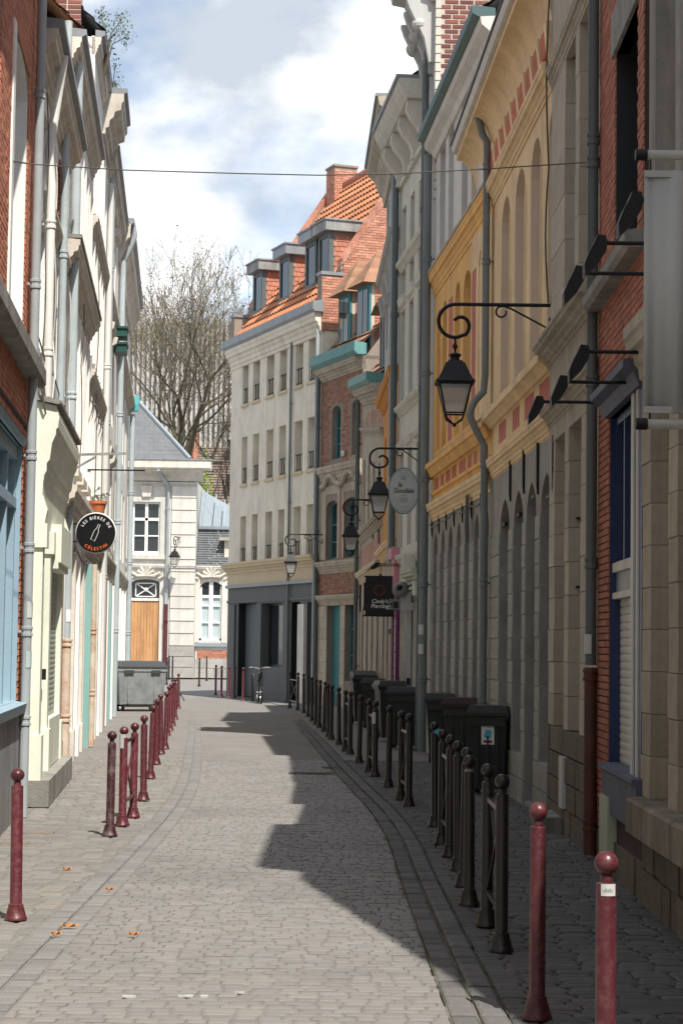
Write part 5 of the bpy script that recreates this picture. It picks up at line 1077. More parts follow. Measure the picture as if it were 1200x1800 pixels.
# ---- two farther white houses
B = Bld('grey_corniced_house', 'white terraced house with rusty cornice and green window boxes', LP(38.25), LP(45.5)); L5 = B
zt = 11.3; ops = []
for a in (.9, 3.0, 5.1): ops += [O(a, a + .9, z, z + 1.6, depth=.25, nx=1, nz=2, pane='glass_curtain') for z in (3.9, 6.5, 8.9)]
B.wall(ops, 'limewash', 0, zt); eave(B, zt, .4, .18, 'limestone'); back_roof(B, zt, 'slate', gm='limewash')
B.add(MB().box(4.9, 5.4, .2, 1.2, zt, zt + 1.2), 'chimney', 'brick_red')
for o in ops: B.add(MB().prism_x([(0, o.z1 + .1), (-.09, o.z1 + .15), (-.12, o.z1 + .28), (0, o.z1 + .32)], o.x0 - .15, o.x1 + .15), 'window_head', 'limestone')
B.mould(cprof(3.2, .3, .11), 'stone_trim', 'shop_cornice'); B.mould(cprof(8.6, .25, .12), 'limestone', 'string_course')
for a, m in ((.3, 'white_paint'), (1.9, 'terracotta'), (3.0, 'white_paint'), (4.8, 'sea_green'), (6.6, 'white_paint')): B.add(MB().box(a, a + .4, -.1, .01, 0, 3.0), 'pilaster', m)
mat('dark_green', (0.02, 0.075, 0.06), 0.5, 0.1, 3, 0.1)
for z in (8.45, 8.1):
    B.add(MB().box(5.2, 5.9, -.30, -.03, z, z + .2).box(5.17, 5.93, -.32, -.02, z + .17, z + .22), 'window_box', 'dark_green')
up = .3; B.pipe([(up, .1, .02), (up, .1, zt - .5)], .06, 'pipe_grey', clamps=[3, 6, 9])
B = Bld('end_house', 'last white house of the sunny row with a rounded zinc cornice', LP(45.55), LP(57.5)); L6 = B
zt = 11.4; ops = []
for a in (1.2, 3.6, 6.0, 8.4): ops += [O(a, a + 1.0, z, z + 1.8, depth=.25, nx=1, nz=2, pane='glass_curtain') for z in (3.9, 6.4, 8.6)]
B.wall(ops, 'limewash', 0, zt, D=6); back_roof(B, zt, 'slate', D=6, gm='limewash')
B.mould([(0, zt - .9), (-.06, zt - .9), (-.08, zt - .6), (-.20, zt - .35), (-.26, zt - .3), (-.28, zt), (0, zt + .02)], 'limestone', 'eaves_cornice'); B.mould([(0, zt + .02), (-.30, zt), (-.36, zt + .04), (-.36, zt + .14), (0, zt + .16)], 'zinc', 'gutter')
B.add(MB().tube([(.35, -.32, zt + .05), (.35, -.36, zt - .2), (.35, -.26, zt - .5), (.35, -.12, zt - .8)], .07, 8), 'swan_neck', 'pipe_grey', smooth=True)
B.pipe([(.35, .11, .02), (.35, .11, zt - .8)], .07, 'pipe_blue', clamps=[2, 4.5, 7])
zh = B.Z(227, 690, .12); up = B.W - .6
B.pipe([(up, .12, .02), (up, .12, zh - .1)], .075, 'pipe_blue', clamps=[2, 4, 6]); B.add(MB().frust(up - .16, up + .16, -.28, .02, zh, up - .22, up + .22, -.32, .02, zh + .42), 'hopper', 'turquoise')
B.mould(cprof(3.2, .3, .11), 'limestone', 'string_course'); B.mould(cprof(8.3, .25, .2), 'limestone', 'string_course')
for a in (.8, 2.8, 5.2, 7.6, 10): B.add(MB().box(a, a + .35, -.08, .01, 0, 3.1), 'pilaster', 'white_paint')

# loose cables along the sunny facades
def facade_cable(B, pts, r=.009, m='cable'):
    q = []
    for (a, za), (b_, zb_) in zip(pts, pts[1:]):
        for i in range(6): t = i / 6; q.append((a + (b_ - a) * t, -.045 - .03 * math.sin(t * 3.14), za + (zb_ - za) * t - .07 * math.sin(t * 3.14) * min(1, abs(b_ - a))))
    q.append((pts[-1][0], -.045, pts[-1][1])); B.add(MB().tube(q, r, 5), 'facade_cable', m)
facade_cable(L2, [(.2, 4.9), (1.3, 4.75), (2.6, 4.85), (4.0, 4.7), (5.2, 4.8)]); facade_cable(L2, [(2.2, 7.4), (2.3, 6.4), (2.6, 5.2), (2.5, 4.4)], .008, 'pipe_white'); facade_cable(L2, [(.7, 7.6), (.8, 6.2), (.75, 4.6)], .008)
facade_cable(L3, [(0, 3.05), (1.5, 2.95), (3.2, 3.1), (5, 2.98), (6.7, 3.05)], .012); facade_cable(L3, [(.3, 6.4), (.5, 5.2), (.4, 3.9), (.9, 3.2)], .009, 'pipe_white'); facade_cable(L3, [(3.6, 7.2), (3.7, 5.8), (3.6, 4.1)], .008)
facade_cable(L4, [(0, 5.7), (1.6, 5.8), (3.3, 5.7), (5.6, 5.85)]); facade_cable(L4, [(1.9, 8.3), (2.0, 6.3), (1.9, 3.4)], .009); facade_cable(L5, [(0, 3.7), (2, 3.6), (4, 3.75), (7, 3.6)], .012)
facade_cable(R4, [(.1, zg4 - .30), (1.5, zg4 - .33), (3.2, zg4 - .28), (5.0, zg4 - .34), (6.4, zg4 - .3)], .012); facade_cable(R2, [(.06, 8.5), (.05, 6.6), (.08, 5.2)], .010)
for B, xx, yy, m in ((L1, 49, 1175, 'glass_curtain'), (L1, 53, 1085, 'sign_mid'), (L3, 125, 1093, 'sign_white'), (R4, 752, 1115, 'sign_mid'), (R4, 751, 1150, 'shutter_white'), (R2, 1047, 1150, 'sign_mid')):
    a, z = B.px(xx, yy, .15); e_ = [c for c in B.e.children if 'pipe' in c.name and 'clamp' not in c.name][0]
    r_ = .072 if B is R4 else (.066 if B is L3 else .052); o_ = .13 if B is R4 else (.07 if B is R2 else .09); s_ = MB(); n = 7
    a = {L1: L1.U(55, 900, .1), L3: L3.U(119, 1000, .09), R4: -.01, R2: R2.W + .02}[B]
    for i in range(n + 1): th = R(180) + R(180) * i / n; s_.v += [(a + r_ * math.cos(th), -o_ + r_ * math.sin(th), z), (a + r_ * math.cos(th), -o_ + r_ * math.sin(th), z + .16)]
    s_.f += [(2 * i, 2 * i + 2, 2 * i + 3, 2 * i + 1) for i in range(n)]; B.add(s_, 'torn_sticker', m)
# ================================================================ end of the street
B = Bld('white_mansion', 'white ashlar mansion with a slate hipped roof and orange oak door', (-14.0, 100.0), (-7.30, 100.0), 'house'); E1 = B
W = B.W; ze = B.Z(280, 845)
wz0, wz1 = B.Z(257, 973), B.Z(257, 882); wx0, wx1 = B.U(232.5, 930), B.U(282, 930)
dx0, dx1 = B.U(230, 1100), B.U(279.5, 1100); dz1 = B.Z(255, 1018); dzm = B.Z(255, 1056)
mat('ashlar', (0.64, 0.615, 0.56), 0.85, 0.10, 0.8, 0.2, 20, objv=0.07, dirt=(0.42, 0.39, 0.34), dirt_amt=0.5, dscale=0.7, streak=0.2)
B.wall([O(wx0, wx1, wz0, wz1, kind='none', depth=.22), O(dx0, dx1, .05, dz1, rise=.18, kind='none', depth=.3)], 'ashlar', 0, ze, D=9)
px0 = B.U(297, 950)
q = B.blocks(px0 + .1, W + .02, 1.6, ze - .25, .62, 'ashlar', 'ashlar_block', y0=-.09, y1=.03, joint=.05)
B.blocks(px0 + .1, W + .02, 0, 1.6, .53, 'grey_block', 'base_stone', y0=-.10, y1=.03, joint=.03); 
for a, b_ in ((0, dx0 - .25), (dx1 + .25, px0)): B.blocks(a, b_, 0, 1.5, .5, 'grey_block', 'base_stone', y0=-.05, y1=.03, joint=.02)
B.mould(cprof(B.Z(280, 1005), .35, .16), 'ashlar', 'string_course'); B.mould(cprof(B.Z(280, 855), .22, .14), 'ashlar', 'string_course')
B.add(MB().box(wx0 - .35, wx0, -.05, .05, wz0 - .1, wz1 + .3).box(wx1, wx1 + .35, -.05, .05, wz0 - .1, wz1 + .3).box(wx0, wx1, -.05, .05, wz1, wz1 + .3), 'window_surround', 'ashlar'); B.add(MB().box(wx0 - .45, wx1 + .45, -.14, .05, wz0 - .28, wz0 - .08), 'window_sill', 'ashlar')
cx = (wx0 + wx1) / 2; B.add(MB().frust(cx - .2, cx + .2, -.16, .02, wz1 + .25, cx - .3, cx + .3, -.18, .02, wz1 + .8), 'keystone', 'limestone')
cw = wx1 - wx0; win = B.add(MB().box(wx0, wx0 + .1, .12, .22, wz0, wz1).box(wx1 - .1, wx1, .12, .22, wz0, wz1).box(cx - .075, cx + .075, .10, .22, wz0, wz1).box(wx0 + .1, wx1 - .1, .12, .22, wz1 - .1, wz1).box(wx0 + .1, wx1 - .1, .12, .22, wz0, wz0 + .12), 'window', 'white_paint')
zq = [wz0 + .12, wz0 + (wz1 - wz0) * .345, wz0 + (wz1 - wz0) * .665, wz1 - .1]
B.add(MB().box(wx0 + .1, wx1 - .1, .12, .215, zq[1] - .03, zq[1] + .03), 'glazing_bar', 'white_paint', win); B.add(MB().box(wx0 + .1, wx1 - .1, .10, .215, zq[2] - .07, zq[2] + .07), 'transom', 'white_paint', win)
for za, zb_ in zip(zq, zq[1:]):
    for xa, xb in ((wx0 + .1, cx - .1), (cx + .1, wx1 - .1)): B.add(MB().quad((xa, .20, za), (xb, .20, za), (xb, .20, zb_), (xa, .20, zb_)), 'pane', 'glass_dark', win)
dr = B.add(MB().box(dx0, dx1, .22, .3, .05, dzm), 'door', 'oak'); nb = 9
for i in range(nb): a = dx0 + (dx1 - dx0) * i / nb; B.add(MB().box(a + .012, a + (dx1 - dx0) / nb - .012, .19, .22, .1, dzm - .06), 'board', 'oak', dr)
fl = B.add(MB().box(dx0, dx1, .14, .24, dzm, dzm + .14), 'transom_bar', 'white_grey'); B.add(MB().box(dx0, dx1, .26, .28, dzm + .14, dz1), 'fanlight_pane', 'glass_dark', fl)
zx0, zx1 = dzm + .22, dz1 - .2; ft = MB(); fx0, fx1 = dx0 + .2, dx1 - .2; cxx = (fx0 + fx1) / 2; czz = (zx0 + zx1) / 2
for a, b_ in (((fx0, zx0), (fx1, zx1)), ((fx0, zx1), (fx1, zx0)), ((fx0, zx0), (fx1, zx0)), ((fx0, zx1), (fx1, zx1)), ((fx0, zx0), (fx0, zx1)), ((fx1, zx0), (fx1, zx1))): ft.bar((a[0], .2, a[1]), (b_[0], .2, b_[1]), .05)
ft.sphere((cxx, .19, czz), .11, 8, 6); B.add(ft, 'fanlight_tracery', 'white_paint', fl)
def shell(B, cx, z, w, m='limestone', y=-.08):
    k = MB()
    for i in range(7): a = R(180) * i / 6; k.tube([(cx, y, z), (cx + w * .28 * math.cos(a), y - .05, z + w * .28 * math.sin(a))], [.05, .10], 6)
    for sg in (-1, 1): k.tube([(cx + sg * w * .25, y, z - .02), (cx + sg * w * .42, y - .04, z + .16), (cx + sg * w * .5, y, z - .02), (cx + sg * w * .38, y, z - .14)], .07, 6)
    return B.add(k, 'carved_shell', m)
shell(B, (dx0 + dx1) / 2, dz1 + .18, 1.7)
zc = B.Z(300, 818, .6)
B.mould([(0, ze - .02), (-.2, ze - .02), (-.35, ze + .2), (-.75, ze + .42), (-.8, ze + .5), (0, ze + .5)], 'ashlar', 'cornice', x1=W + .35); B.mould([(0, ze + .51), (-.8, ze + .51), (-.9, ze + .6), (-.9, ze + .98), (0, ze + 1.0)], 'limestone', 'gutter', x1=W + .75)
B.mould([(0, ze + 1.0), (-.95, ze + .985), (-.95, ze + 1.04), (0, ze + 1.1)], 'zinc', 'gutter_flashing', x1=W + .8)
# hipped slate roof in courses
zr0 = ze + 1.05; hip = B.px(324, 808, .6)[0]; ax, azz = B.px(222, 700, -2.2)
ax = W + .5 - (azz - zr0) * .92
rf = MB(); nC = 34; zt_ = zr0 + 7.5
for k in range(nC):
    t0, t1 = k / nC, (k + 1) / nC; za, zb_ = zr0 + 7.5 * t0, zr0 + 7.5 * t1
    ra, rb = W - .3 - 7.5 * .92 * t0, W - .3 - 7.5 * .92 * t1; ya, yb = -.7 + 4.6 * t0, -.7 + 4.6 * t1
    n_ = 24
    for i in range(n_):
        fa, fb = i / n_, (i + 1) / n_; xa0, xb0, xa1, xb1 = -3 + (ra + 3) * fa, -3 + (ra + 3) * fb, -3 + (rb + 3) * fa, -3 + (rb + 3) * fb
        rf.add([(xa0, ya - .008, za + .006), (xb0, ya - .008, za + .006), (xb1, yb, zb_), (xa1, yb, zb_)], [(0, 1, 2, 3)])
    rf.add([(ra, ya, za), (ra, 9, za), (rb, 9 - 4.6 * t1, zb_), (rb, yb, zb_)], [(0, 1, 2, 3)])
tag(B.add(rf, 'slate_roof', 'slate'), kind='stuff'); B.add(MB().tube([(W - .3, -.72, zr0 + .03), (W - .3 - 7.5 * .92, 3.9, zt_ + .03)], .10, 6), 'hip_ridge', 'lead')
up = B.U(294, 950, .12); B.pipe([(up, .12, B.Z(294, 1065, .12)), (up, .12, ze - .3), (up - .35, .55, ze + .25), (up - .45, .82, ze + .5)], .10, 'pipe_grey', clamps=[8.5]); B.pipe([(up, .12, .02), (up, .12, B.Z(294, 1062, .12))], .11, 'maroon', 'cast_pipe', clamps=[2.8])
# ---- lower wing
B = Bld('mansion_wing', 'low white mansion wing with mansard slate roof and tall arched window', (-7.27, 100.6), (-5.1, 100.6), 'house'); E2 = B
W = B.W + 1.5; ze = B.Z(370, 1000); wx0, wx1 = B.U(351, 1070), B.U(390, 1070); wz0, wz1 = B.Z(370, 1126), B.Z(370, 1022)
B.wall([O(wx0, wx1, wz0, wz1, rise=.3, kind='none', depth=.22)], 'ashlar', 0, ze, x1=W, D=8)
cx = (wx0 + wx1) / 2; win = B.add(MB().box(wx0, wx0 + .1, .12, .22, wz0, wz1 - .25).box(wx1 - .1, wx1, .12, .22, wz0, wz1 - .25).box(cx - .1, cx + .1, .1, .22, wz0, wz1 - .02).box(wx0, wx1, .12, .22, wz0, wz0 + .12), 'window', 'white_paint')
zq = [wz0 + .12, wz0 + .9, wz0 + 1.75, wz0 + (wz1 - wz0) * .745, wz1 - .02]
for z, h in ((zq[1], .03), (zq[2], .03), (zq[3], .07)): B.add(MB().box(wx0 + .1, wx1 - .1, .11, .215, z - h, z + h), 'glazing_bar', 'white_paint', win)
for k, (za, zb_) in enumerate(zip(zq, zq[1:])):
    for xa, xb in ((wx0 + .1, cx - .1), (cx + .1, wx1 - .1)): B.add(MB().quad((xa, .20, za), (xb, .20, za), (xb, .20, zb_), (xa, .20, zb_)), 'pane', 'glass_curtain' if k < 3 else 'glass_dark', win)
B.add(MB().box(wx0 - .4, wx0, -.06, .04, wz0 - .1, wz1 + .35), 'window_surround', 'ashlar'); B.add(MB().box(wx1, wx1 + .4, -.06, .04, wz0 - .1, wz1 + .35), 'window_surround', 'ashlar'); B.add(MB().box(wx0 - .3, wx1 + .3, -.14, .04, wz0 - .3, wz0 - .12), 'window_sill', 'lead'); shell(B, cx, wz1 + .25, 1.7)
zb0, zb1 = B.Z(370, 1157), B.Z(370, 1140)
B.brick_mass(.1, W, zb0, zb1, 'brick_red', bl=.26, bh=.085, jt=.02, y0=-.02); B.blocks(.05, W, 0, zb0 - .01, .5, 'grey_block', 'base_stone', y0=-.04, y1=.03, length=.9, joint=.03)
B.mould(cprof(ze - .2, .35, .2), 'ashlar', 'cornice', x1=W); xq = B.U(398, 1080); B.blocks(xq, xq + .8, zb1, ze - .25, .42, 'ashlar', 'ashlar_block', y0=-.07, y1=.02, joint=.05)
zr1 = B.Z(370, 928); zr2 = B.Z(370, 905); rf = MB()
for k in range(16):
    t0, t1 = k / 16, (k + 1) / 16
    for i in range(16): xa, xb = W * i / 16, W * (i + 1) / 16; rf.add([(xa, -.12 + 1.0 * t0, ze + .15 + (zr1 - ze - .15) * t0 + .02), (xb, -.12 + 1.0 * t0, ze + .15 + (zr1 - ze - .15) * t0 + .02), (xb, -.08 + 1.0 * t1, ze + .15 + (zr1 - ze - .15) * t1), (xa, -.08 + 1.0 * t1, ze + .15 + (zr1 - ze - .15) * t1)], [(0, 1, 2, 3)])
tag(B.add(rf, 'slate_roof', 'slate'), kind='stuff')
B.mould([(.9, zr1 - .05), (.72, zr1 - .02), (.70, zr1 + .12), (.95, zr1 + .14)], 'lead', 'roof_flashing', x1=W); zp = B.Z(341, 890, -2)
B.add(MB().add([(0, .9, zr1 + .1), (W, .9, zr1 + .1), (W, 6, zr1 + .3), (0, 6, zr1 + 1.6), (0, 3, zp + .9)], [(0, 1, 2, 4), (4, 2, 3)]), 'lead_roof', 'lead')
for i in range(7): x = .2 + i * .55; B.add(MB().bar((x, .92, zr1 + .13), (x - .1 * i + .1, 3, zp + .92 - .25 * i), .06), 'roof_seam', 'lead')
dm = B.U(395, 950, -.2); B.add(MB().box(dm, dm + 1.2, .1, 2, ze + .6, B.Z(395, 950, -.2)).prism_x([(-.15, B.Z(395, 950)), (-.2, B.Z(395, 945)), (2, B.Z(395, 945)), (2, B.Z(395, 950))], dm - .25, dm + 1.4), 'dormer', 'limestone')
# ---- tower with vertical fins
B = Bld('finned_tower', 'tall modern office block of closely set pale vertical fins behind the tree', (-33, 190.0), (-10.2, 190.0), 'office block'); T1 = B
zt = B.Z(280, 566); zt2 = B.Z(400, 640); zb = 8
B.wall([], 'tower_glass', 0, zt, D=20)
x = B.U(215, 700); n = 0
me = MB().box(0, .21, -.5, .02, 0, zt + .3).mesh('fin', 'tower_fin')
while x < B.W: inst('fin', me, B.e, (x, 0, 0)); x += .47
for k in range(8): B.add(MB().box(0, B.W, -.06, .03, 3.5 * k + 3.2, 3.5 * k + 3.6), 'floor_band', 'tower_fin')
B = Bld('brown_roof_house', 'house with a steep brown tiled roof half hidden behind the bare tree', (-13.5, 140), (-4, 140)); H2 = B
zr0, zr1 = B.Z(380, 905), B.Z(380, 775)
B.wall([], 'limestone', 0, zr0, D=8); rf = MB()
for k in range(26):
    for i in range(40):
        t0, t1 = k / 26, (k + 1) / 26; xa = B.W * (i + .5 * (k % 2)) / 40; rf.add([(xa, 4 * t0 - .05, zr0 + (zr1 - zr0) * t0 + .05), (xa + B.W / 40 - .01, 4 * t0 - .05, zr0 + (zr1 - zr0) * t0 + .05), (xa + B.W / 40 - .01, 4 * t1, zr0 + (zr1 - zr0) * t1), (xa, 4 * t1, zr0 + (zr1 - zr0) * t1)], [(0, 1, 2, 3)])
tag(B.add(rf, 'roof_tiles', 'far_roof'), kind='stuff'); B.add(MB().quad((0, 0, zr0 - .03), (B.W, 0, zr0 - .03), (B.W, 4, zr1 - .03), (0, 4, zr1 - .03)).quad((0, 4, zr1 - .03), (B.W, 4, zr1 - .03), (B.W, 8, zr0), (0, 8, zr0)), 'roof', 'far_roof')
cx_, cz_ = B.px(339, 795); B.add(MB().box(cx_ - .28, cx_ + .28, 1.0, 1.8, zr0, B.Z(339, 760)).box(cx_ - .34, cx_ + .34, .95, 1.85, B.Z(339, 760), B.Z(339, 757)), 'chimney', 'brick_orange')
a = B.U(398, 850); B.add(MB().box(a, a + 1.3, .5, 1.5, B.Z(398, 848), B.Z(398, 832)), 'roof_light', 'shop_dark'); a = B.U(396, 790); B.add(MB().box(a, a + 1.2, 2.5, 3.5, B.Z(398, 778), B.Z(398, 766)), 'roof_light', 'shop_dark')
# ================================================================ trees and plants
def tree(name, label, base, trunk, limbs, seed, r0, LEN, FAN, up=.10):
    """bare tree: a trunk, limbs fanning out of its top, four or five orders of finer branches and budding twigs"""
    g = random.Random(seed); e = empty(name, base); tag(e, label, 'tree'); tr = MB(); tw = MB(); bd = MB(); last = len(LEN) - 1
    def rod(p, d, L, r, r1, lev, wob):
        n = 5 if lev < 3 else 3; path = [p]; rad = [r]; dd = d.copy()
        for i in range(n):
            dd = (dd + Vector((g.gauss(0, wob), g.gauss(0, wob), g.gauss(up * .5, wob * .7)))).normalized(); path.append(path[-1] + dd * L / n); rad.append(r + (r1 - r) * (i + 1) / n)
        (tr if lev < 3 else tw).tube(path, rad, 9 if lev < 2 else (6 if lev < 3 else 3), caps=False); return path, rad, dd
    def grow(p, d, r, lev):
        L = LEN[lev] * g.uniform(.72, 1.22); path, rad, dd = rod(p, d, L, max(r, .013), max(r * .55, .010), lev, .13 if lev < 3 else .10)
        if lev == last:
            for k in range(3):
                c = path[-1 - k % 2] + Vector((g.gauss(0, .07), g.gauss(0, .07), g.gauss(0, .07))); s = g.uniform(.035, .085); v = [Vector((g.uniform(-1, 1), g.uniform(-1, 1), g.uniform(-1, 1))) * s for _ in range(3)]
                bd.add([c + v[0], c + v[1], c + v[2]], [(0, 1, 2)])
            return
        k = FAN[lev]; ph = g.uniform(0, 6.28)
        for j in range(k):
            t = 1.0 if j < 2 else g.uniform(.35, .9); q = t * (len(path) - 1); i0 = min(int(q), len(path) - 2); st = path[i0].lerp(path[i0 + 1], q - i0); rr = rad[i0]
            a = ph + 2.4 * j; tilt = g.uniform(.25, .50) if j < 2 else g.uniform(.5, .95); ax = dd.orthogonal().normalized(); ax.rotate(Matrix.Rotation(a, 3, dd)); nd = dd * math.cos(tilt) + ax * math.sin(tilt); nd.z += up; grow(st, nd.normalized(), rr * (.72 if j < 2 else .5), lev + 1)
    top, rad, dd = rod(Vector((0, 0, 0)), Vector((.01, 0, 1)), trunk, r0, r0 * .78, 0, .03)
    for j in range(limbs):
        a = 2 * math.pi * (j + g.uniform(-.2, .2)) / limbs; tilt = g.uniform(.30, .85) if j else .1; st = top[-1] if j % 2 == 0 else top[-2]; grow(st, Vector((math.sin(tilt) * math.cos(a), math.sin(tilt) * math.sin(a), math.cos(tilt))), r0 * g.uniform(.30, .46), 0)
    tr.build('trunk', 'bark', e, smooth=True); tw.build('crown', 'twig', e); tag(bd.build('buds', 'bud', e), kind='stuff')
    return e
p = at(346, 905, 113); tree('bare_tree', 'large bare budding tree with spreading limbs behind the white mansion', (p.x, p.y, 0), 11.5, 7, 5, .46, (5.2, 3.5, 2.4, 1.6, 1.1, .75), (4, 4, 4, 3, 3))
p = at(392, 905, 119); tree('young_tree', 'slimmer dark bare tree between the big tree and the cream building', (p.x, p.y, 0), 8.0, 5, 9, .26, (4.2, 2.8, 1.9, 1.3, .8), (4, 3, 3, 3))
def leafy(name, label, loc, rx, rz, n, s, m, cat, seed, group=None, lumps=7):
    g = random.Random(seed); e = empty(name, loc); tag(e, label, cat, group); b = MB(); cs = [(Vector((g.gauss(0, .5), g.gauss(0, .4), g.uniform(.2, .9))), g.uniform(.25, .5)) for _ in range(lumps)]
    for i in range(n):
        c, r = g.choice(cs); d = Vector((g.gauss(0, 1), g.gauss(0, 1), g.gauss(0, 1))).normalized() * r * g.uniform(.5, 1)
        p = Vector(((c.x + d.x) * rx, (c.y + d.y) * rx, max(.02, (c.z + d.z) * rz))); v = [Vector((g.uniform(-1, 1), g.uniform(-1, 1), g.uniform(-1, 1))) * s for _ in range(3)]
        b.add([p + v[0], p + v[1], p + v[2], p + (v[0] + v[2]) * .7 - v[1] * .3], [(0, 1, 2, 3)])
    b.build('foliage', m, e); st = MB()
    for c, r in cs: st.tube([(0, 0, 0), (c.x * rx * .5, c.y * rx * .5, c.z * rz * .5), (c.x * rx, c.y * rx, c.z * rz)], [s * .5, s * .35, s * .2], 5)
    st.build('stem', 'bark', e); return e
p = at(353, 905, 106.5); leafy('green_bush', 'fresh green leafy bush rising behind the low mansion wing', (p.x, p.y, 0), 2.6, 9.8, 7500, .12, 'leaf_bright', 'bush', 3, lumps=12)
p = L4.world(4.4, .1, 11.9); e = leafy('roof_weed', 'grey green weed with drooping tufts growing on the high cornice', p, .22, .8, 170, .03, 'leaf_grey', 'plant', 8)
b = MB(); g = random.Random(4); sp = []
p0 = L4.world(1.0, .12, 11.4); tip = at(205, 62, p0.y + 1.2)
e2 = empty('roof_sapling', p0); tag(e2, 'sprawling sapling with two leafy tufts against the sky on the roof edge', 'plant')
st = MB(); tips = []
for (x, y) in ((214, 35), (222, 65), (205, 55), (186, 78), (178, 25), (184, 45)):
    q = at(x, y, p0.y + .4) - p0; st.tube([(0, 0, 0), (q.x * .35, q.y * .3, q.z * .6 + .1), (q.x, q.y, q.z)], [.02, .012, .006], 5); tips.append((q, .22 if x > 200 else .16))
st.build('stem', 'bark', e2)
for q, r in tips:
    for i in range(110): c = q + Vector((g.gauss(0, r * .4), g.gauss(0, r * .4), g.gauss(0, r * .5))); v = [Vector((g.uniform(-1, 1), g.uniform(-1, 1), g.uniform(-1, 1))) * .03 for _ in range(3)]; b.add([c + v[0], c + v[1], c + v[2]], [(0, 1, 2)])
b.build('foliage', 'leaf_grey', e2)
# flower pot on the shop cornice
a, z = L3.px(176, 815, .2)
pw = L3.world(a, .18, 3.78)
fp = empty('flower_pot', pw); tag(fp, 'terracotta flower pot with a small plant on the white house cornice', 'pot')
MB().lathe([(.09, 0), (.14, .24), (.155, .24), (.155, .29), (.13, .29)], 12).build('pot', 'terracotta', fp, True)
b = MB()
for i in range(90): c = Vector((g.gauss(0, .09), g.gauss(0, .09), .30 + abs(g.gauss(0, .1)))); v = [Vector((g.uniform(-1, 1), g.uniform(-1, 1), g.uniform(-1, 1))) * .04 for _ in range(3)]; b.add([c + v[0], c + v[1], c + v[2]], [(0, 1, 2)])
b.build('foliage', 'leaf_grey', fp)

# ================================================================ street lamps on scroll brackets
def make_lamp(arm):
    """origin at the wall, arm pointing along -x; lantern hangs at x = -arm"""
    e = empty('wall_lantern'); s = MB(); R0_ = .17
    def spiral(cx, cz, a0, a1, r0, r1, n=26): return [(cx + (r0 + (r1 - r0) * i / n) * math.cos(a0 + (a1 - a0) * i / n), 0, cz + (r0 + (r1 - r0) * i / n) * math.sin(a0 + (a1 - a0) * i / n)) for i in range(n + 1)]
    path = [(0, 0, 0), (-arm * .5, 0, .0), (-arm + .06, 0, .0)] + spiral(-arm + .0, -.18, R(92), R(300), .18, .155, 18) + spiral(-arm + .035, -.205, R(300), R(500), .125, .055, 18)
    s.tube(path, .019, 8); s.build('bracket_arm', 'iron', e, True)
    st = MB(); st.tube([(-.03, 0, -.24), (-arm * .42, 0, -.04), (-arm * .50, 0, -.012)] + spiral(-arm * .52, -.075, R(70), R(380), .062, .045, 14), .010, 6); st.build('bracket_strut', 'iron', e, True)
    MB().box(-.012, .02, -.02, .02, -.34, .10).box(-.03, .0, -.03, .03, -.25, -.13).build('wall_plate', 'iron', e)
    x = -arm + .0; z = -.325
    MB().lathe([(.012, .0), (.012, -.07), (.022, -.09), (.028, -.11), (.018, -.13), (.012, -.15), (.012, -.19)], 8, (x, 0, z)).build('hanger', 'iron', e, True)
    z -= .17
    ln = empty('lantern'); ln.parent = e; ln.location = (x, 0, z)
    MB().lathe([(.02, 0), (.06, -.015), (.065, -.03), (.045, -.05), (.05, -.09), (.06, -.10)], 12).build('chimney_cap', 'iron', ln, True)
    h = .085
    MB().frust(-h * 1.0, h * 1.0, -h, h, -.11, -h * .8, h * .8, -h * .8, h * .8, -.085).frust(-.165, .165, -.165, .165, -.27, -.095, .095, -.095, .095, -.11).frust(-.20, .20, -.20, .20, -.305, -.165, .165, -.165, .165, -.27).box(-.19, .19, -.19, .19, -.32, -.305).build('lantern_hood', 'iron', ln)
    z0, z1, a, c = -.62, -.32, .095, .16
    f = MB()
    for sx, sy in ((-1, -1), (1, -1), (1, 1), (-1, 1)): f.bar((sx * a, sy * a, z0), (sx * c, sy * c, z1), .014)
    for k in range(4):
        q = [(-1, -1), (1, -1), (1, 1), (-1, 1), (-1, -1)]; f.bar((q[k][0] * a, q[k][1] * a, z0), (q[k + 1][0] * a, q[k + 1][1] * a, z0), .016); f.bar((q[k][0] * c, q[k][1] * c, z1 - .01), (q[k + 1][0] * c, q[k + 1][1] * c, z1 - .01), .016)
    f.build('lantern_frame', 'iron', ln)
    for k in range(4): MB().quad((q[k][0] * a, q[k][1] * a, z0), (q[k + 1][0] * a, q[k + 1][1] * a, z0), (q[k + 1][0] * c, q[k + 1][1] * c, z1), (q[k][0] * c, q[k][1] * c, z1)).build('pane', 'lamp_glass', ln)
    b = MB()
    for sx, sy in ((-1, -1), (1, -1), (1, 1), (-1, 1)): b.tube([(sx * a, sy * a, z0), (sx * a * .8, sy * a * .8, z0 - .06), (sx * .02, sy * .02, z0 - .10)], .009, 5)
    b.sphere((0, 0, z0 - .115), .022, 8, 6); b.build('lantern_finial', 'iron', ln)
    return e
def place_lamp(B, xw, yw, xl, label, arm=None, rzo=0.0, flip=False):
    u, z = B.px(xw, yw); w = B.world(u, 0.0, z)
    q = at(xl, yw, w.y); arm = abs(w.x - q.x) if arm is None else arm
    e = make_lamp(arm); e.location = w; e.rotation_euler = (0, 0, rzo); tag(e, label, 'street lamp', 'wall lanterns along the street'); return e
place_lamp(R2, 969, 537, 800, 'largest black scroll-arm lantern, hung in front of the yellow houses')
place_lamp(R5, 741, 789, 667, 'black scroll-arm lantern just beside the oval beer sign')
place_lamp(R8, 672, 879, 617, 'black scroll-arm lantern between the brick house and the oval beer sign')
place_lamp(R9, 568, 940, 512, 'farthest scroll-arm lantern, hung before the cream building with orange roof')
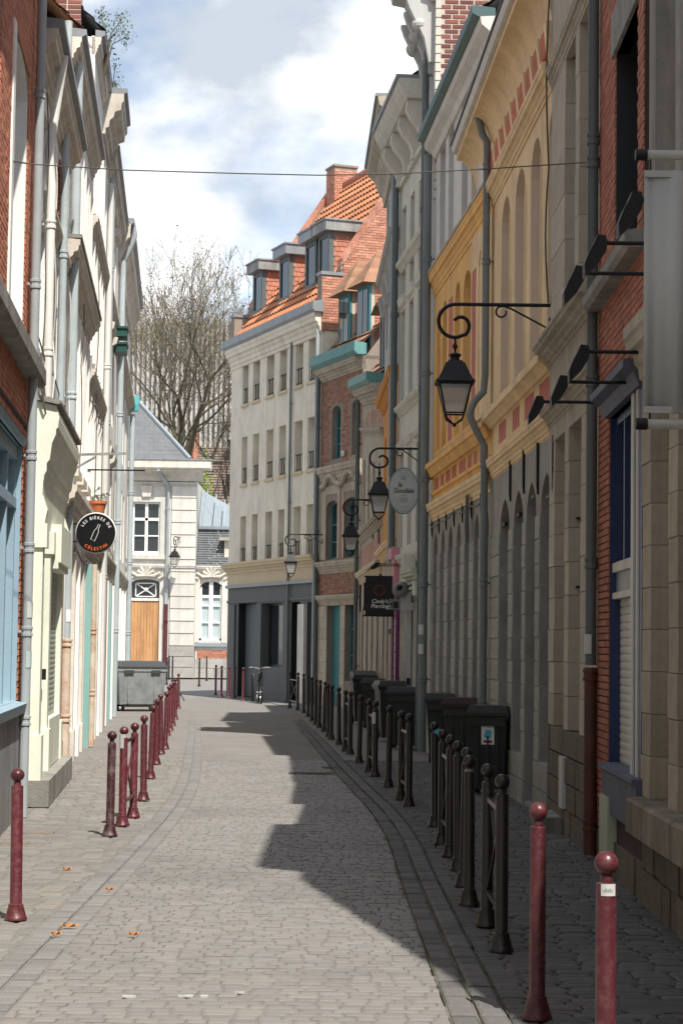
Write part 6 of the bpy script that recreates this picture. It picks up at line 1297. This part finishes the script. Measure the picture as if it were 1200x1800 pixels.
e = make_lamp(.75); w = E1.world(E1.U(317, 960), .0, E1.Z(317, 945)); e.location = w; e.rotation_euler = (0, 0, R(78)); e.scale = (1.25,) * 3; tag(e, 'lantern on the white mansion casting its shadow on the ashlar', 'street lamp', 'wall lanterns along the street')

# ================================================================ signs
def disc(r, y0, y1, n=40, ez=1.0): return MB().prism_y([(r * math.cos(2 * math.pi * k / n), ez * r * math.sin(2 * math.pi * k / n)) for k in range(n)], y0, y1)
# round beer shop sign
Ys = 26.9; c = at(169, 937, Ys); e = empty('round_shop_sign', c, R(0)); tag(e, 'round black shop sign lettered LES BIÈRES DE CÉLESTIN with a bottle outline', 'sign')
k = Ys / FPX; r = 34.5 * k
disc(r, -.02, .02).build('disc', 'sign_black', e); MB().tube([(r * math.cos(2 * math.pi * i / 40), 0, r * math.sin(2 * math.pi * i / 40)) for i in range(40)], .014, 6, closed=True).build('rim', 'sign_white', e)
t = MB(); text_arc(t, 'LES BIÈRES DE', .056, r * .71, 88, -.0235, True, .24, .0004); t.build('lettering', 'sign_white', e)
t = MB(); text_arc(t, 'CÉLESTIN', .058, r * .73, -88, -.0235, False, .22, .0006); t.build('lettering', 'sign_orange', e)
bo = [(-.030, -.105), (.030, -.105), (.030, .02), (.013, .065), (.013, .125), (-.013, .125), (-.013, .065), (-.030, .02)]; ca, sa = math.cos(R(-22)), math.sin(R(-22))
MB().tube([((x * ca - z * sa), -.024, (x * sa + z * ca) + .0) for x, z in bo], .0042, 4, closed=True).build('bottle_outline', 'sign_white', e)
wx = FL(Ys) - c.x
MB().bar((-r + .01, .0, .12), (wx - .02, .0, .12), .02).bar((-r + .01, .0, -.12), (wx - .02, .0, -.12), .02).build('mount', 'iron', e)
# bare bracket above the sign
Yb = 26.6; a = at(118, 800, Yb); a.x = FL(Yb); b_ = at(222, 797, Yb); e = empty('sign_bracket', a); tag(e, 'empty rusty iron bracket with diagonal brace above the round black sign', 'bracket')
MB().bar((-.03, 0, 0), (b_.x - a.x, 0, b_.z - a.z), .032).build('arm', 'zinc_weathered', e); MB().bar((-.02, 0, -.27), ((b_.x - a.x) * .5, 0, -.02), .028).build('brace', 'zinc_weathered', e)
Yb = 33.0; a = at(180, 826, Yb); b_ = at(255, 824, Yb); a.x = FL(Yb); e = empty('flag_rod', a); tag(e, 'thin dark rod sticking out from the facade in front of the mansion', 'rod'); MB().tube([(-.03, 0, 0), (b_.x - a.x, 0, .0)], .013, 6).build('rod', 'iron', e)
# oval beer sign
Yo = 33.6; c = at(709, 863, Yo); k = Yo / FPX; ra, rb = 27 * k, 41 * k; ez = rb / ra; e = empty('oval_beer_sign', c); tag(e, 'oval pale green beer sign lettered la Goudale behind the second lantern', 'sign')
def ell(a, n=44): return [(a * ra * math.cos(2 * math.pi * i / n), a * rb * math.sin(2 * math.pi * i / n)) for i in range(n)]
MB().prism_y(ell(1.0), -.03, .03).build('board', 'sign_green', e); MB().prism_y(ell(.965), -.034, -.029).build('outer_ring', 'sign_pale', e); MB().prism_y(ell(.91), -.036, -.033).build('ring_line', 'sign_green', e); MB().prism_y(ell(.895), -.038, -.035).build('band', 'sign_mid', e); MB().prism_y(ell(.70), -.040, -.037).build('inner_line', 'sign_green', e); MB().prism_y(ell(.69), -.042, -.039).build('field', 'sign_mid', e)
t = MB(); text_flat(t, 'la', .12, -.06, .065, -.0445, .12, .002, .9); text_flat(t, 'Goudale', .12, .0, -.035, -.0445, .10, .002, .82); t.build('lettering', 'sign_black', e)
t = MB(); g = random.Random(2)
for i in range(46):
    th = R(25) + R(130) * (i % 23) / 22 if i < 23 else R(205) + R(130) * (i % 23) / 22; x, z = .80 * ra * math.cos(th), .80 * rb * math.sin(th)
    if g.random() < .85: t.bar((x, -.040, z - .012), (x + g.uniform(-.008, .008), -.040, z + g.uniform(.004, .016)), .006, .003)
for j in range(4):
    for i in range(9): xx = -.075 + i * .0165 + g.uniform(-.003, .003); t.box(xx, xx + .011, -.0445, -.0425, -.125 - j * .024, -.117 - j * .024)
t.build('small_print', 'sign_green', e)
t = MB()
for i in range(6): th = i * 1.047; t.sphere((-.01 + .032 * math.cos(th), -.043, .215 + .024 * math.sin(th)), .011, 6, 4)
t.bar((-.06, -.043, -.085), (.06, -.043, -.073), .008, .003); t.build('hop_emblem', 'machine_grey', e)
MB().bar((ra - .02, 0, .16), (R6.world(0, 0, 0).x + .55, 0, .16), .02).bar((ra - .02, 0, -.16), (R6.world(0, 0, 0).x + .55, 0, -.16), .02).build('mount', 'iron', e)
# piercing sign
Yp = 37.3; c = at(667, 1048, Yp); k = Yp / FPX; w, h = 24 * k, 33.5 * k; e = empty('piercing_shop_sign', c); tag(e, 'black square hanging sign with red ring reading Cindy\'s Piercing', 'sign')
MB().box(-w, w, -.02, .02, -h, h).build('board', 'sign_black', e)
MB().bar((-w - .03, 0, h + .01), (w + .15, 0, h + .01), .03).bar((-w - .05, 0, -h - .01), (w + .15, 0, -h - .01), .03).bar((-w, 0, -h), (-w, 0, h), .025).build('frame', 'iron', e)
MB().tube([(-.01 + .095 * math.cos(2 * math.pi * i / 28), -.023, .11 + .095 * math.sin(2 * math.pi * i / 28)) for i in range(28)], .008, 5, closed=True).build('ring_emblem', 'sign_red', e)
t = MB(); text_flat(t, "Cindy's", .105, .0, -.13, -.0235, .25, .001); text_flat(t, 'Piercing', .105, .0, -.22, -.0235, .25, .001); t.build('lettering', 'sign_white', e)
# lamp over the piercing sign
a = at(706, 993, 36.8); e = empty('sign_spotlight', a); tag(e, 'small black spotlight on a double rod above the piercing sign', 'spotlight', 'sign spotlights')
q = at(662, 993, 36.8); L_ = a.x - q.x
MB().tube([(0, 0, .012), (-L_, 0, .012)], .009, 6).tube([(0, 0, -.02), (-L_, 0, -.02)], .009, 6).build('arm', 'iron', e); MB().prism_y([(-L_ + .06, .03), (-L_ - .02, .04), (-L_ - .20, -.13), (-L_ - .10, -.07), (-L_ - .08, -.10), (-L_ + .02, -.05)], -.06, .06).build('head', 'iron', e)
# grey machine-shaped display sign
Ym = 34.8; c = at(703, 1035, Ym); k = Ym / FPX; e = empty('round_mirror_lamp', c); tag(e, 'round grey dish lamp on black struts beside the piercing sign', 'lamp')
dp = MB()
for i in range(9): pass
MB().lathe([(.02, .10), (.12, .08), (.20, .03), (.235, -.02), (.245, -.05), (.22, -.04), (.12, .02), (.02, .04)], 24).build('dish', 'machine_grey', e, True); e.rotation_euler = (R(62), R(-38), 0); e.scale = (.62,) * 3
MB().lathe([(.01, -.03), (.09, -.02), (.10, .08), (.04, .16)], 14).build('lamp_body', 'iron', e, True)
a = at(703, 1040, Ym); b_ = at(746, 1010, Ym); ms = empty('mirror_strut', a); tag(ms, 'pair of black struts holding the grey dish lamp to the wall', 'bracket'); MB().bar((0, 0, 0), (b_.x - a.x + .1, -.1, b_.z - a.z + .02), .025).bar((0, 0, -.06), (b_.x - a.x + .1, -.1, b_.z - a.z - .12), .025).build('struts', 'iron', ms)
c = at(703, 1062, Ym + .05); e = empty('display_sign', c); tag(e, 'grey blocky machine-shaped display under the dish lamp', 'display'); e.scale = (.8,) * 3
MB().box(-.24, .0, -.10, .10, -.12, .11).build('case', 'machine_grey', e); MB().box(.0, .30, -.14, .14, -.13, .03).box(.02, .22, -.06, .06, .03, .22).build('body', 'galvanised', e); MB().box(-.155, -.045, -.108, -.10, -.09, .05).build('screen', 'sign_black', e); MB().box(-.22, -.18, -.108, -.10, -.03, .02).build('button', 'iron', e); MB().bar((.28, 0, -.05), (.62, .05, -.05), .05).build('mount', 'iron', e)
# hanging banner between two poles
Yn = 10.2
a = at(1132, 300, Yn); zb_ = at(1132, 726, Yn).z; wx_ = 2.06; e = empty('hanging_banner', (a.x, Yn, zb_)); tag(e, 'plain grey cloth banner stretched between two poles on the stone shop', 'banner')
ww = wx_ - a.x - .06; hh = a.z - zb_; bm = MB(); n = 14
for i in range(n + 1):
    x = ww * i / n; yy = .018 * math.sin(i * .9) + .01 * math.sin(i * 2.1); bm.v += [(x, yy, 0), (x, yy * .6 - .008, hh)]
bm.f += [(2 * i, 2 * i + 2, 2 * i + 3, 2 * i + 1) for i in range(n)]; o = bm.build('cloth', 'banner_cloth', e, True); o.modifiers.new('thickness', 'SOLIDIFY').thickness = .004
MB().box(0, ww, -.012, .012, hh - .035, hh).box(0, ww, -.012, .012, 0, .035).build('hem', 'banner_cloth', e)
for py, nm, lb in ((272, 'galvanised', 1), (745, 'galvanised', 0)):
    q = at(1121, py, Yn); MB().tube([(q.x - a.x, 0, q.z - zb_), (wx_ - a.x + .05, 0, q.z - zb_)], .026, 10).build('pole', nm, e, True); MB().tube([(q.x - a.x - .015, 0, q.z - zb_), (q.x - a.x + .045, 0, q.z - zb_)], .031, 10).build('pole_cap', 'iron', e, True)
MB().tube([(.03, 0, hh), (.03, 0, at(1121, 272, Yn).z - zb_)], .006, 5).tube([(.03, 0, 0), (.03, 0, at(1121, 745, Yn).z - zb_)], .006, 5).build('cord', 'iron', e)
# six black spotlights on arms
for i, (hx, hy, Y, lb) in enumerate(((948, 706, 15.6, 'lowest and farthest black spotlight, above the pink brick panels'), (990, 671, 14.05, 'black spotlight on the shop cornice, second lowest'), (1026, 618, 13.35, 'black spotlight hanging before the plain stone frieze'), (1018, 480, 12.8, 'black spotlight in front of the tall narrow stone bays'), (1056, 427, 11.9, 'black spotlight overlapping the dark drainpipe'), (1118, 352, 10.9, 'highest black spotlight, at the top corner of the banner'))):
    a = at(hx, hy, Y); wx_ = 2.1; e = empty('sign_spotlight', (wx_, Y, a.z)); tag(e, lb, 'spotlight', 'sign spotlights'); L_ = wx_ - a.x
    MB().tube([(0, 0, 0), (-L_, 0, 0)], .013, 8).build('arm', 'iron', e, True); MB().box(-.04, .02, -.04, .04, -.05, .05).build('wall_plate', 'galvanised' if i < 2 else 'iron', e)
    hd = MB(); s_ = .15 * (1.0 if i < 2 else 1.15); x = -L_
    hd.prism_y([(x + .02, .035), (x - .03, .04), (x - .05, -.01), (x - .45 * s_, -.35 * s_), (x - .62 * s_, -.80 * s_), (x - .60 * s_, -1.25 * s_), (x - .15 * s_, -.80 * s_), (x + .12 * s_, -.35 * s_), (x + .03, -.02)], -.06, .06); hd.build('head', 'iron', e)
    MB().tube([(x, -.05, 0), (x, .05, 0)], .032, 10).build('knuckle', 'iron', e, True)

# ================================================================ bollards
def bollard_meshes(m):
    col = MB().lathe([(.070, 0), (.070, .012), (.064, .02), (.047, .085), (.046, .10), (.0375, .104), (.0370, .105), (.0365, .872), (.035, .876), (.033, .8765), (.022, .880), (.021, .905)], 20); ball = MB().sphere((0, 0, .946), .043, 20, 14)
    return col.mesh('post', m, True), ball.mesh('ball', m, True)
BM = {m: bollard_meshes(m) for m in ('maroon', 'dark_post', 'maroon_old')}
def post_parts(parent, m, loc=(0, 0, 0), sz=1.0, sub=False):
    p = inst('post', BM[m][0], parent, loc, (1, 1, sz)); inst('ball', BM[m][1], p, (0, 0, (sz - 1) * .0)); return p
def bollard(x, y, m, label, grp, sz=1.0, z=.02, lean=(0, 0)):
    e = empty('bollard', (x, y, z)); e.rotation_euler = (lean[0], lean[1], rnd.uniform(0, 6)); tag(e, label, 'bollard', grp)
    inst('post', BM[m][0], e, (0, 0, 0), (1, 1, sz)); inst('ball', BM[m][1], e, (0, 0, 0), (1, 1, sz)); return e
def barrier(p0, p1, m, label, grp, sz=1.0):
    e = empty('crossed_barrier', (p0.x, p0.y, .02)); tag(e, label, 'barrier', grp); d = Vector((p1.x - p0.x, p1.y - p0.y, 0)); L_ = d.length; e.rotation_euler = (0, 0, math.atan2(d.y, d.x))
    for x in (0, L_): inst('post', BM[m][0], e, (x, 0, 0), (1, 1, sz)); inst('ball', BM[m][1], e, (x, 0, 0), (1, 1, sz))
    for z in (.20, .76): MB().box(.03, L_ - .03, -.012, .012, z, z + .03).build('rail', m, e)
    MB().bar((.05, 0, .22), (L_ - .05, 0, .77), .016).bar((.05, .014, .77), (L_ - .05, .014, .22), .016).build('cross', m, e); return e
ORD = ['first', 'second', 'third', 'fourth', 'fifth', 'sixth', 'seventh', 'eighth', 'ninth', 'tenth', 'eleventh', 'twelfth', 'thirteenth', 'fourteenth', 'fifteenth', 'sixteenth', 'seventeenth', 'eighteenth', 'nineteenth', 'twentieth']
gs = 'bollards along the shaded kerb'; gl = 'bollards along the sunny kerb'
q = ground(1065, 1500, 1.0); bollard(q.x, q.y, 'maroon', 'maroon bollard with a paper sticker, nearest the camera on the shaded kerb', gs); QB = q
q = ground(943, 1798); bollard(q.x, q.y, 'maroon', 'maroon bollard lit at the top, beside the stickered one on the shaded kerb', gs)
pos = [(824, 1596), (815, 1563), (805, 1535), (764, 1456), (682, 1386), (630.5, 1343), (595.5, 1311), (582, 1302), (577, 1297), (569, 1288), (560.5, 1281), (554.5, 1276), (548, 1269), (541, 1261.5), (533.5, 1255)]
for i, (x, y) in enumerate(pos):
    q = ground(x, y); bollard(q.x, q.y, 'dark_post', ORD[i] + ' of the dark ball-topped single bollards receding along the shaded kerb', gs, lean=(rnd.uniform(-.02, .02), rnd.uniform(-.02, .02)))
gb = 'crossed barriers along the shaded kerb'
for (a, b_, lb) in (((855, 1633), (880, 1678), 'dark crossed barrier nearest the camera, before the stickered bin'), ((776, 1488), (790, 1510), 'dark crossed barrier beside the blue-stickered bollard'), ((704, 1409), (718, 1420), 'dark crossed barrier in front of the open road grate'), ((648, 1359), (658.5, 1367), 'dark crossed barrier with a white label on its post'), ((606, 1323), (615, 1328), 'narrow dark crossed barrier beside the overfilled bin'), ((509, 1246), (523, 1250), 'farthest dark crossed barrier, before the grey shopfront')):
    barrier(ground(*a), ground(*b_), 'dark_post', lb, gb)
q = ground(28, 1622); bollard(q.x, q.y, 'maroon', 'maroon bollard standing alone, nearest on the sunny pavement', gl, .93, lean=(0, .012))
q = ground(193, 1473); bollard(q.x, q.y, 'maroon_old', 'weathered dark bollard with a scuffed grey ball on the sunny pavement', gl, .93, lean=(0, .014))
barrier(ground(215, 1455), ground(234, 1440), 'maroon', 'maroon crossed barrier with a grey paper label on the sunny kerb', 'crossed barriers along the sunny kerb', .93)
lp = [ground(252, 1410), ground(256, 1402)] + [ground(x, y, .92) for x, y in ((267, 1242), (277, 1230.5), (285, 1222), (292.5, 1218), (296, 1207), (301, 1203), (305.5, 1199), (310, 1194), (315, 1185))]
lp = [lp[0]] + lp[2:]
for i, q in enumerate(lp): bollard(q.x, q.y, 'maroon', ORD[i] + ' maroon bollard of the sunny row beyond the crossed barrier', gl, .93, lean=(rnd.uniform(-.02, .02), rnd.uniform(-.02, .02)))
for i, (x, y, m) in enumerate(((379, 1223, 'maroon'), (389, 1227, 'maroon'), (402, 1228, 'maroon'), (412, 1228, 'maroon'), (427, 1233, 'maroon'))):
    q = ground(x, y); bollard(q.x, q.y, m, ORD[i] + ' slim maroon bollard from the mansion in the group before the grey shop', 'far bollards at the end of the street', 1.02)
for i, (x, y) in enumerate(((350, 1208), (363, 1198), (378, 1190), (293, 1205), (303, 1200), (297, 1196))):
    q = ground(x, y); bollard(q.x, q.y, 'dark_post', ('dark bollard in the far plaza, ' + ('nearest of the three before the arched window', 'middle of the three before the arched window', 'farthest of the three before the arched window', 'first of the three by the maroon drainpipe', 'second of the three by the maroon drainpipe', 'third of the three by the maroon drainpipe')[i]), 'far bollards at the end of the street', 1.15)
# stickers on posts
def sticker(px, py, Y, w, h, m, name, label, marks=None):
    c = at(px, py, Y); s_ = MB(); n = 6; rr = .0385
    th = w / rr
    for i in range(n + 1): a = -math.pi / 2 - th / 2 + th * i / n; s_.v += [(rr * math.cos(a), rr * math.sin(a), 0), (rr * math.cos(a), rr * math.sin(a), h)]
    s_.f += [(2 * i, 2 * i + 2, 2 * i + 3, 2 * i + 1) for i in range(n)]
    e = empty(name, (c.x, Y, c.z)); tag(e, label, 'sticker', 'stickers on bollards and bins'); s_.build('paper', m, e); 
    if marks:
        k = MB()
        for i in range(5): a = -math.pi / 2 - th * .3 + th * .12 * i; k.quad((1.01 * rr * math.cos(a), 1.01 * rr * math.sin(a), h * .3), (1.01 * rr * math.cos(a + .09), 1.01 * rr * math.sin(a + .09), h * .3), (1.01 * rr * math.cos(a + .09), 1.01 * rr * math.sin(a + .09), h * (.55 + .1 * (i % 2))), (1.01 * rr * math.cos(a), 1.01 * rr * math.sin(a), h * (.55 + .1 * (i % 2))))
        k.build('print', 'machine_grey', e)
    return e
sticker(1066, 1573, QB.y, .055, .042, 'sign_mid', 'paper_sticker', 'white paper sticker with grey print on the nearest maroon bollard', True)
q = ground(764, 1456); sticker(767, 1292, q.y, .07, .07, 'sticker_blue', 'paper_sticker', 'pale blue sticker on a dark bollard below the bins')
q = ground(824, 1596); sticker(823, 1378, q.y, .07, .10, 'zinc_weathered', 'paper_sticker', 'torn grey sticker remains on a dark bollard')
q = ground(658.5, 1367); sticker(658, 1272, q.y, .08, .15, 'sign_mid', 'paper_sticker', 'white torn label on a dark barrier post')
q = ground(215, 1455); sticker(216, 1315, q.y, .075, .13, 'banner_cloth', 'paper_sticker', 'grey paper label on the maroon barrier post')

# ================================================================ bins
def bin_(x, y, rz, label, H=1.05, w=.48, d=.54, lid='bin_dark', body='bin_dark', open_=0.0, group='wheelie bins along the shaded houses', stick=False):
    e = empty('wheelie_bin', (x, y, .02), rz); tag(e, label, 'bin', group); hb = H * .88
    MB().frust(-w * .38, w * .38, -d * .34, d * .36, .06, -w * .48, w * .48, -d * .48, d * .48, hb).box(-w * .51, w * .51, -d * .51, d * .51, hb - .06, hb - .01).box(-w * .44, w * .44, -d * .52, -d * .49, hb - .14, hb - .06).build('body', body, e)
    for k in (-.25, 0, .25): MB().box(w * k - .01, w * k + .01, -d * .455, -d * .40, .12, hb - .18).build('rib', body, e)
    l = MB().frust(-w * .53, w * .53, -d * .56, d * .50, 0, -w * .46, w * .46, -d * .50, d * .46, .09).box(-w * .54, w * .54, -d * .58, d * .50, -.025, .012).build('lid', lid, e); l.location = (0, d * .0, hb + .005)
    if open_: l.location = (0, 0, hb + .06); l.rotation_euler = (open_, 0, 0)
    MB().tube([(-w * .40, d * .60, hb - .02), (w * .40, d * .60, hb - .02)], .018, 8).bar((-w * .36, d * .46, hb - .03), (-w * .36, d * .61, hb - .02), .03).bar((w * .36, d * .46, hb - .03), (w * .36, d * .61, hb - .02), .03).build('handle', body, e)
    for sx in (-1, 1): MB().tube([(sx * w * .42 - .03, d * .36, .10), (sx * w * .42 + .03, d * .36, .10)], .10, 14).build('wheel', 'rubber', e, True)
    return e
q = ground(862, 1398); bn = bin_(q.x, q.y, R(-14), 'dark wheelie bin with a colourful sticker, nearest of the bins', 1.06, .47, .54)
st = empty('bin_sticker', (q.x, q.y, .02), R(-14)); tag(st, 'white sticker with a blue creature-like blot on the nearest bin', 'sticker', 'stickers on bollards and bins')
fy = lambda z: -.54 * (.34 + .14 * (z - .06) / .87) - .004
z0, z1 = .58, .80
MB().quad((-.075, fy(z0), z0), (.075, fy(z0), z0), (.075, fy(z1), z1), (-.075, fy(z1), z1)).build('paper', 'sign_white', st)
MB().poly([(.045 * math.cos(a * .6) * (1 + .25 * math.sin(a * 2.3)), fy(.70 + .05 * math.sin(a * .6)) - .004, .70 + .055 * math.sin(a * .6)) for a in range(10)]).build('blot', 'sticker_blue', st); MB().quad((-.05, fy(.60) - .004, .60), (.05, fy(.60) - .004, .60), (.05, fy(.63) - .004, .63), (-.05, fy(.63) - .004, .63)).build('red_band', 'sign_red', st)
q = ground(822, 1364); bin_(q.x, q.y, R(-20), 'dark wheelie bin with a maroon lid behind the stickered bin', 1.06, .58, .60, lid='bin_red')
q = ground(778, 1345); bin_(q.x, q.y, R(-10), 'dark wheelie bin squeezed in behind the maroon-lidded one', 1.06, .46, .54)
q = ground(712, 1318); bin_(q.x, q.y, R(-12), 'dark wheelie bin with a smooth rounded lid in the middle group', 1.06, .56, .58)
q = ground(694, 1304); bin_(q.x, q.y, R(8), 'widest dark wheelie bin with a pale handle in the middle group', 1.12, .72, .66, lid='bin_lid')
q = ground(657, 1282); bin_(q.x, q.y, R(-8), 'dark wheelie bin standing behind the middle group', 1.06, .50, .56)
q = ground(639, 1274); bin_(q.x, q.y, R(5), 'overfilled dark wheelie bin with its lid propped open', 1.10, .56, .58, open_=R(9)); tb = empty('rubbish_bag', (q.x, q.y, .99)); tag(tb, 'black rubbish bag bulging from the overfilled bin', 'bag')
b = MB().sphere((0, 0, 0), .22, 14, 9)
b.v = [(x * (1 + .15 * math.sin(9 * z + 5 * x)), y * (1 + .15 * math.cos(7 * x + 3)), z * .45) for x, y, z in b.v]; b.build('bag', 'bin_dark', tb, True)
# big grey four-wheel container
q = ground(232, 1250); e = empty('refuse_container', (q.x + .12, q.y, .02), R(20)); tag(e, 'large grey four-wheeled refuse container on the sunny pavement', 'container')
w, d = .62, .52
MB().frust(-w * .88, w * .88, -d * .86, d * .86, .16, -w, w, -d, d, 1.02).build('body', 'bin_grey', e); MB().box(-w * 1.02, w * 1.02, -d * 1.03, d * 1.03, .99, 1.06).build('rim', 'bin_grey', e)
MB().prism_x([(-d * 1.05, 1.065), (-d * 1.05, 1.11), (-d * .5, 1.22), (d * .5, 1.25), (d * 1.05, 1.18), (d * 1.05, 1.065)], -w * 1.02, w * 1.02).build('lid', 'bin_lid', e)
for sx in (-.55, .55): MB().box(w * sx - .12, w * sx + .12, -d * 1.08, -d * 1.01, .94, 1.02).build('grip', 'bin_lid', e); MB().box(w * sx - .02, w * sx + .02, -d * .985, -d * .86, .2, .92).build('rib', 'bin_grey', e)
MB().box(-w * .75, w * .75, -d * .9, d * .8, .10, .17).build('undertray', 'rubber', e)
for sx in (-1, 1):
    for sy in (-1, 1): MB().tube([(sx * w * .72 - .025, sy * d * .7, .08), (sx * w * .72 + .025, sy * d * .7, .08)], .08, 12).build('wheel', 'rubber', e, True)

# ================================================================ bicycle
q = ground(456, 1236); e = empty('bicycle', (q.x, q.y, .0), R(97)); tag(e, 'parked bicycle with dark frame locked by the far bollards', 'bicycle')
def wheel(x):
    w_ = empty('wheel'); w_.parent = e; w_.location = (x, 0, .34)
    MB().tube([(.33 * math.cos(2 * math.pi * i / 28), 0, .33 * math.sin(2 * math.pi * i / 28)) for i in range(28)], .024, 6, closed=True).build('tyre', 'rubber', w_, True); MB().tube([(.305 * math.cos(2 * math.pi * i / 28), 0, .305 * math.sin(2 * math.pi * i / 28)) for i in range(28)], .010, 5, closed=True).build('rim', 'chrome', w_, True)
    s_ = MB()
    for i in range(14): a = 2 * math.pi * i / 14; s_.tube([(0, .02 * (-1) ** i, 0), (.30 * math.cos(a), 0, .30 * math.sin(a))], .0022, 3)
    s_.tube([(0, -.05, 0), (0, .05, 0)], .02, 8); s_.build('spokes', 'chrome', w_)
wheel(.52); wheel(-.52)
f = MB().tube([(-.52, 0, .34), (-.08, 0, .30), (.36, 0, .70), (-.18, 0, .80), (-.08, 0, .30)], .022, 8).tube([(-.52, 0, .34), (-.17, 0, .76)], .011, 6).tube([(.52, .0, .34), (.44, 0, .60), (.34, 0, .88)], .014, 8); f.build('frame', 'iron', e, True)
MB().tube([(.34, 0, .88), (.33, 0, 1.0)], .013, 8).tube([(.16, -.31, 1.04), (.28, -.22, 1.05), (.36, -.05, 1.02), (.36, .05, 1.02), (.28, .22, 1.05), (.16, .31, 1.04)], .012, 8).build('handlebar', 'galvanised', e, True)
MB().tube([(-.18, 0, .80), (-.20, 0, .92)], .012, 8).frust(-.34, -.05, -.08, .08, .92, -.32, -.07, -.06, .06, .97).build('saddle', 'rubber', e); MB().tube([(-.08, -.08, .30), (-.08, .08, .30)], .04, 10).box(-.02, .02, .08, .14, .14, .17).box(-.14, -.1, -.14, -.08, .43, .46).build('crank', 'chrome', e)
for x in (.52, -.52): MB().tube([(x + .36 * math.cos(a), 0, .34 + .36 * math.sin(a)) for a in [R(20 + 14 * i) for i in range(10)]], .012, 5).build('mudguard', 'iron', e)
q = ground(444, 1233); e = empty('bike_stand', (q.x, q.y, 0), R(95)); tag(e, 'dark hooped bike stand beside the parked bicycle', 'bike stand'); MB().tube([(-.35, 0, 0), (-.35, 0, .7), (-.28, 0, .82), (.28, 0, .82), (.35, 0, .7), (.35, 0, 0)], .03, 8).build('hoop', 'iron', e, True)

# ================================================================ overhead cable
A = at(0, 281, 17.4); A.x = FL(17.4); A.z = at(0, 280, 17.4).z
ps = []
for x, y in ((-30, 276), (0, 281), (25, 285), (60, 289), (220, 299), (420, 305), (560, 308), (690, 306), (800, 300), (870, 296), (960, 290), (1058, 284)):
    Y = 17.4 + (16.45 - 17.4) * (x + 30) / 1090; ps.append(at(x, y, Y))
e = empty('overhead_cable', ps[0]); tag(e, 'thin sagging cable strung across the street between the facades', 'cable'); MB().tube([p - ps[0] for p in ps], .0055, 5).build('wire', 'cable', e); MB().tube([ps[0] - ps[0], ps[1] - ps[0], ps[2] - ps[0] + Vector((0, 0, .012)), ps[3] - ps[0]], .005, 5).build('tie', 'cable', e)
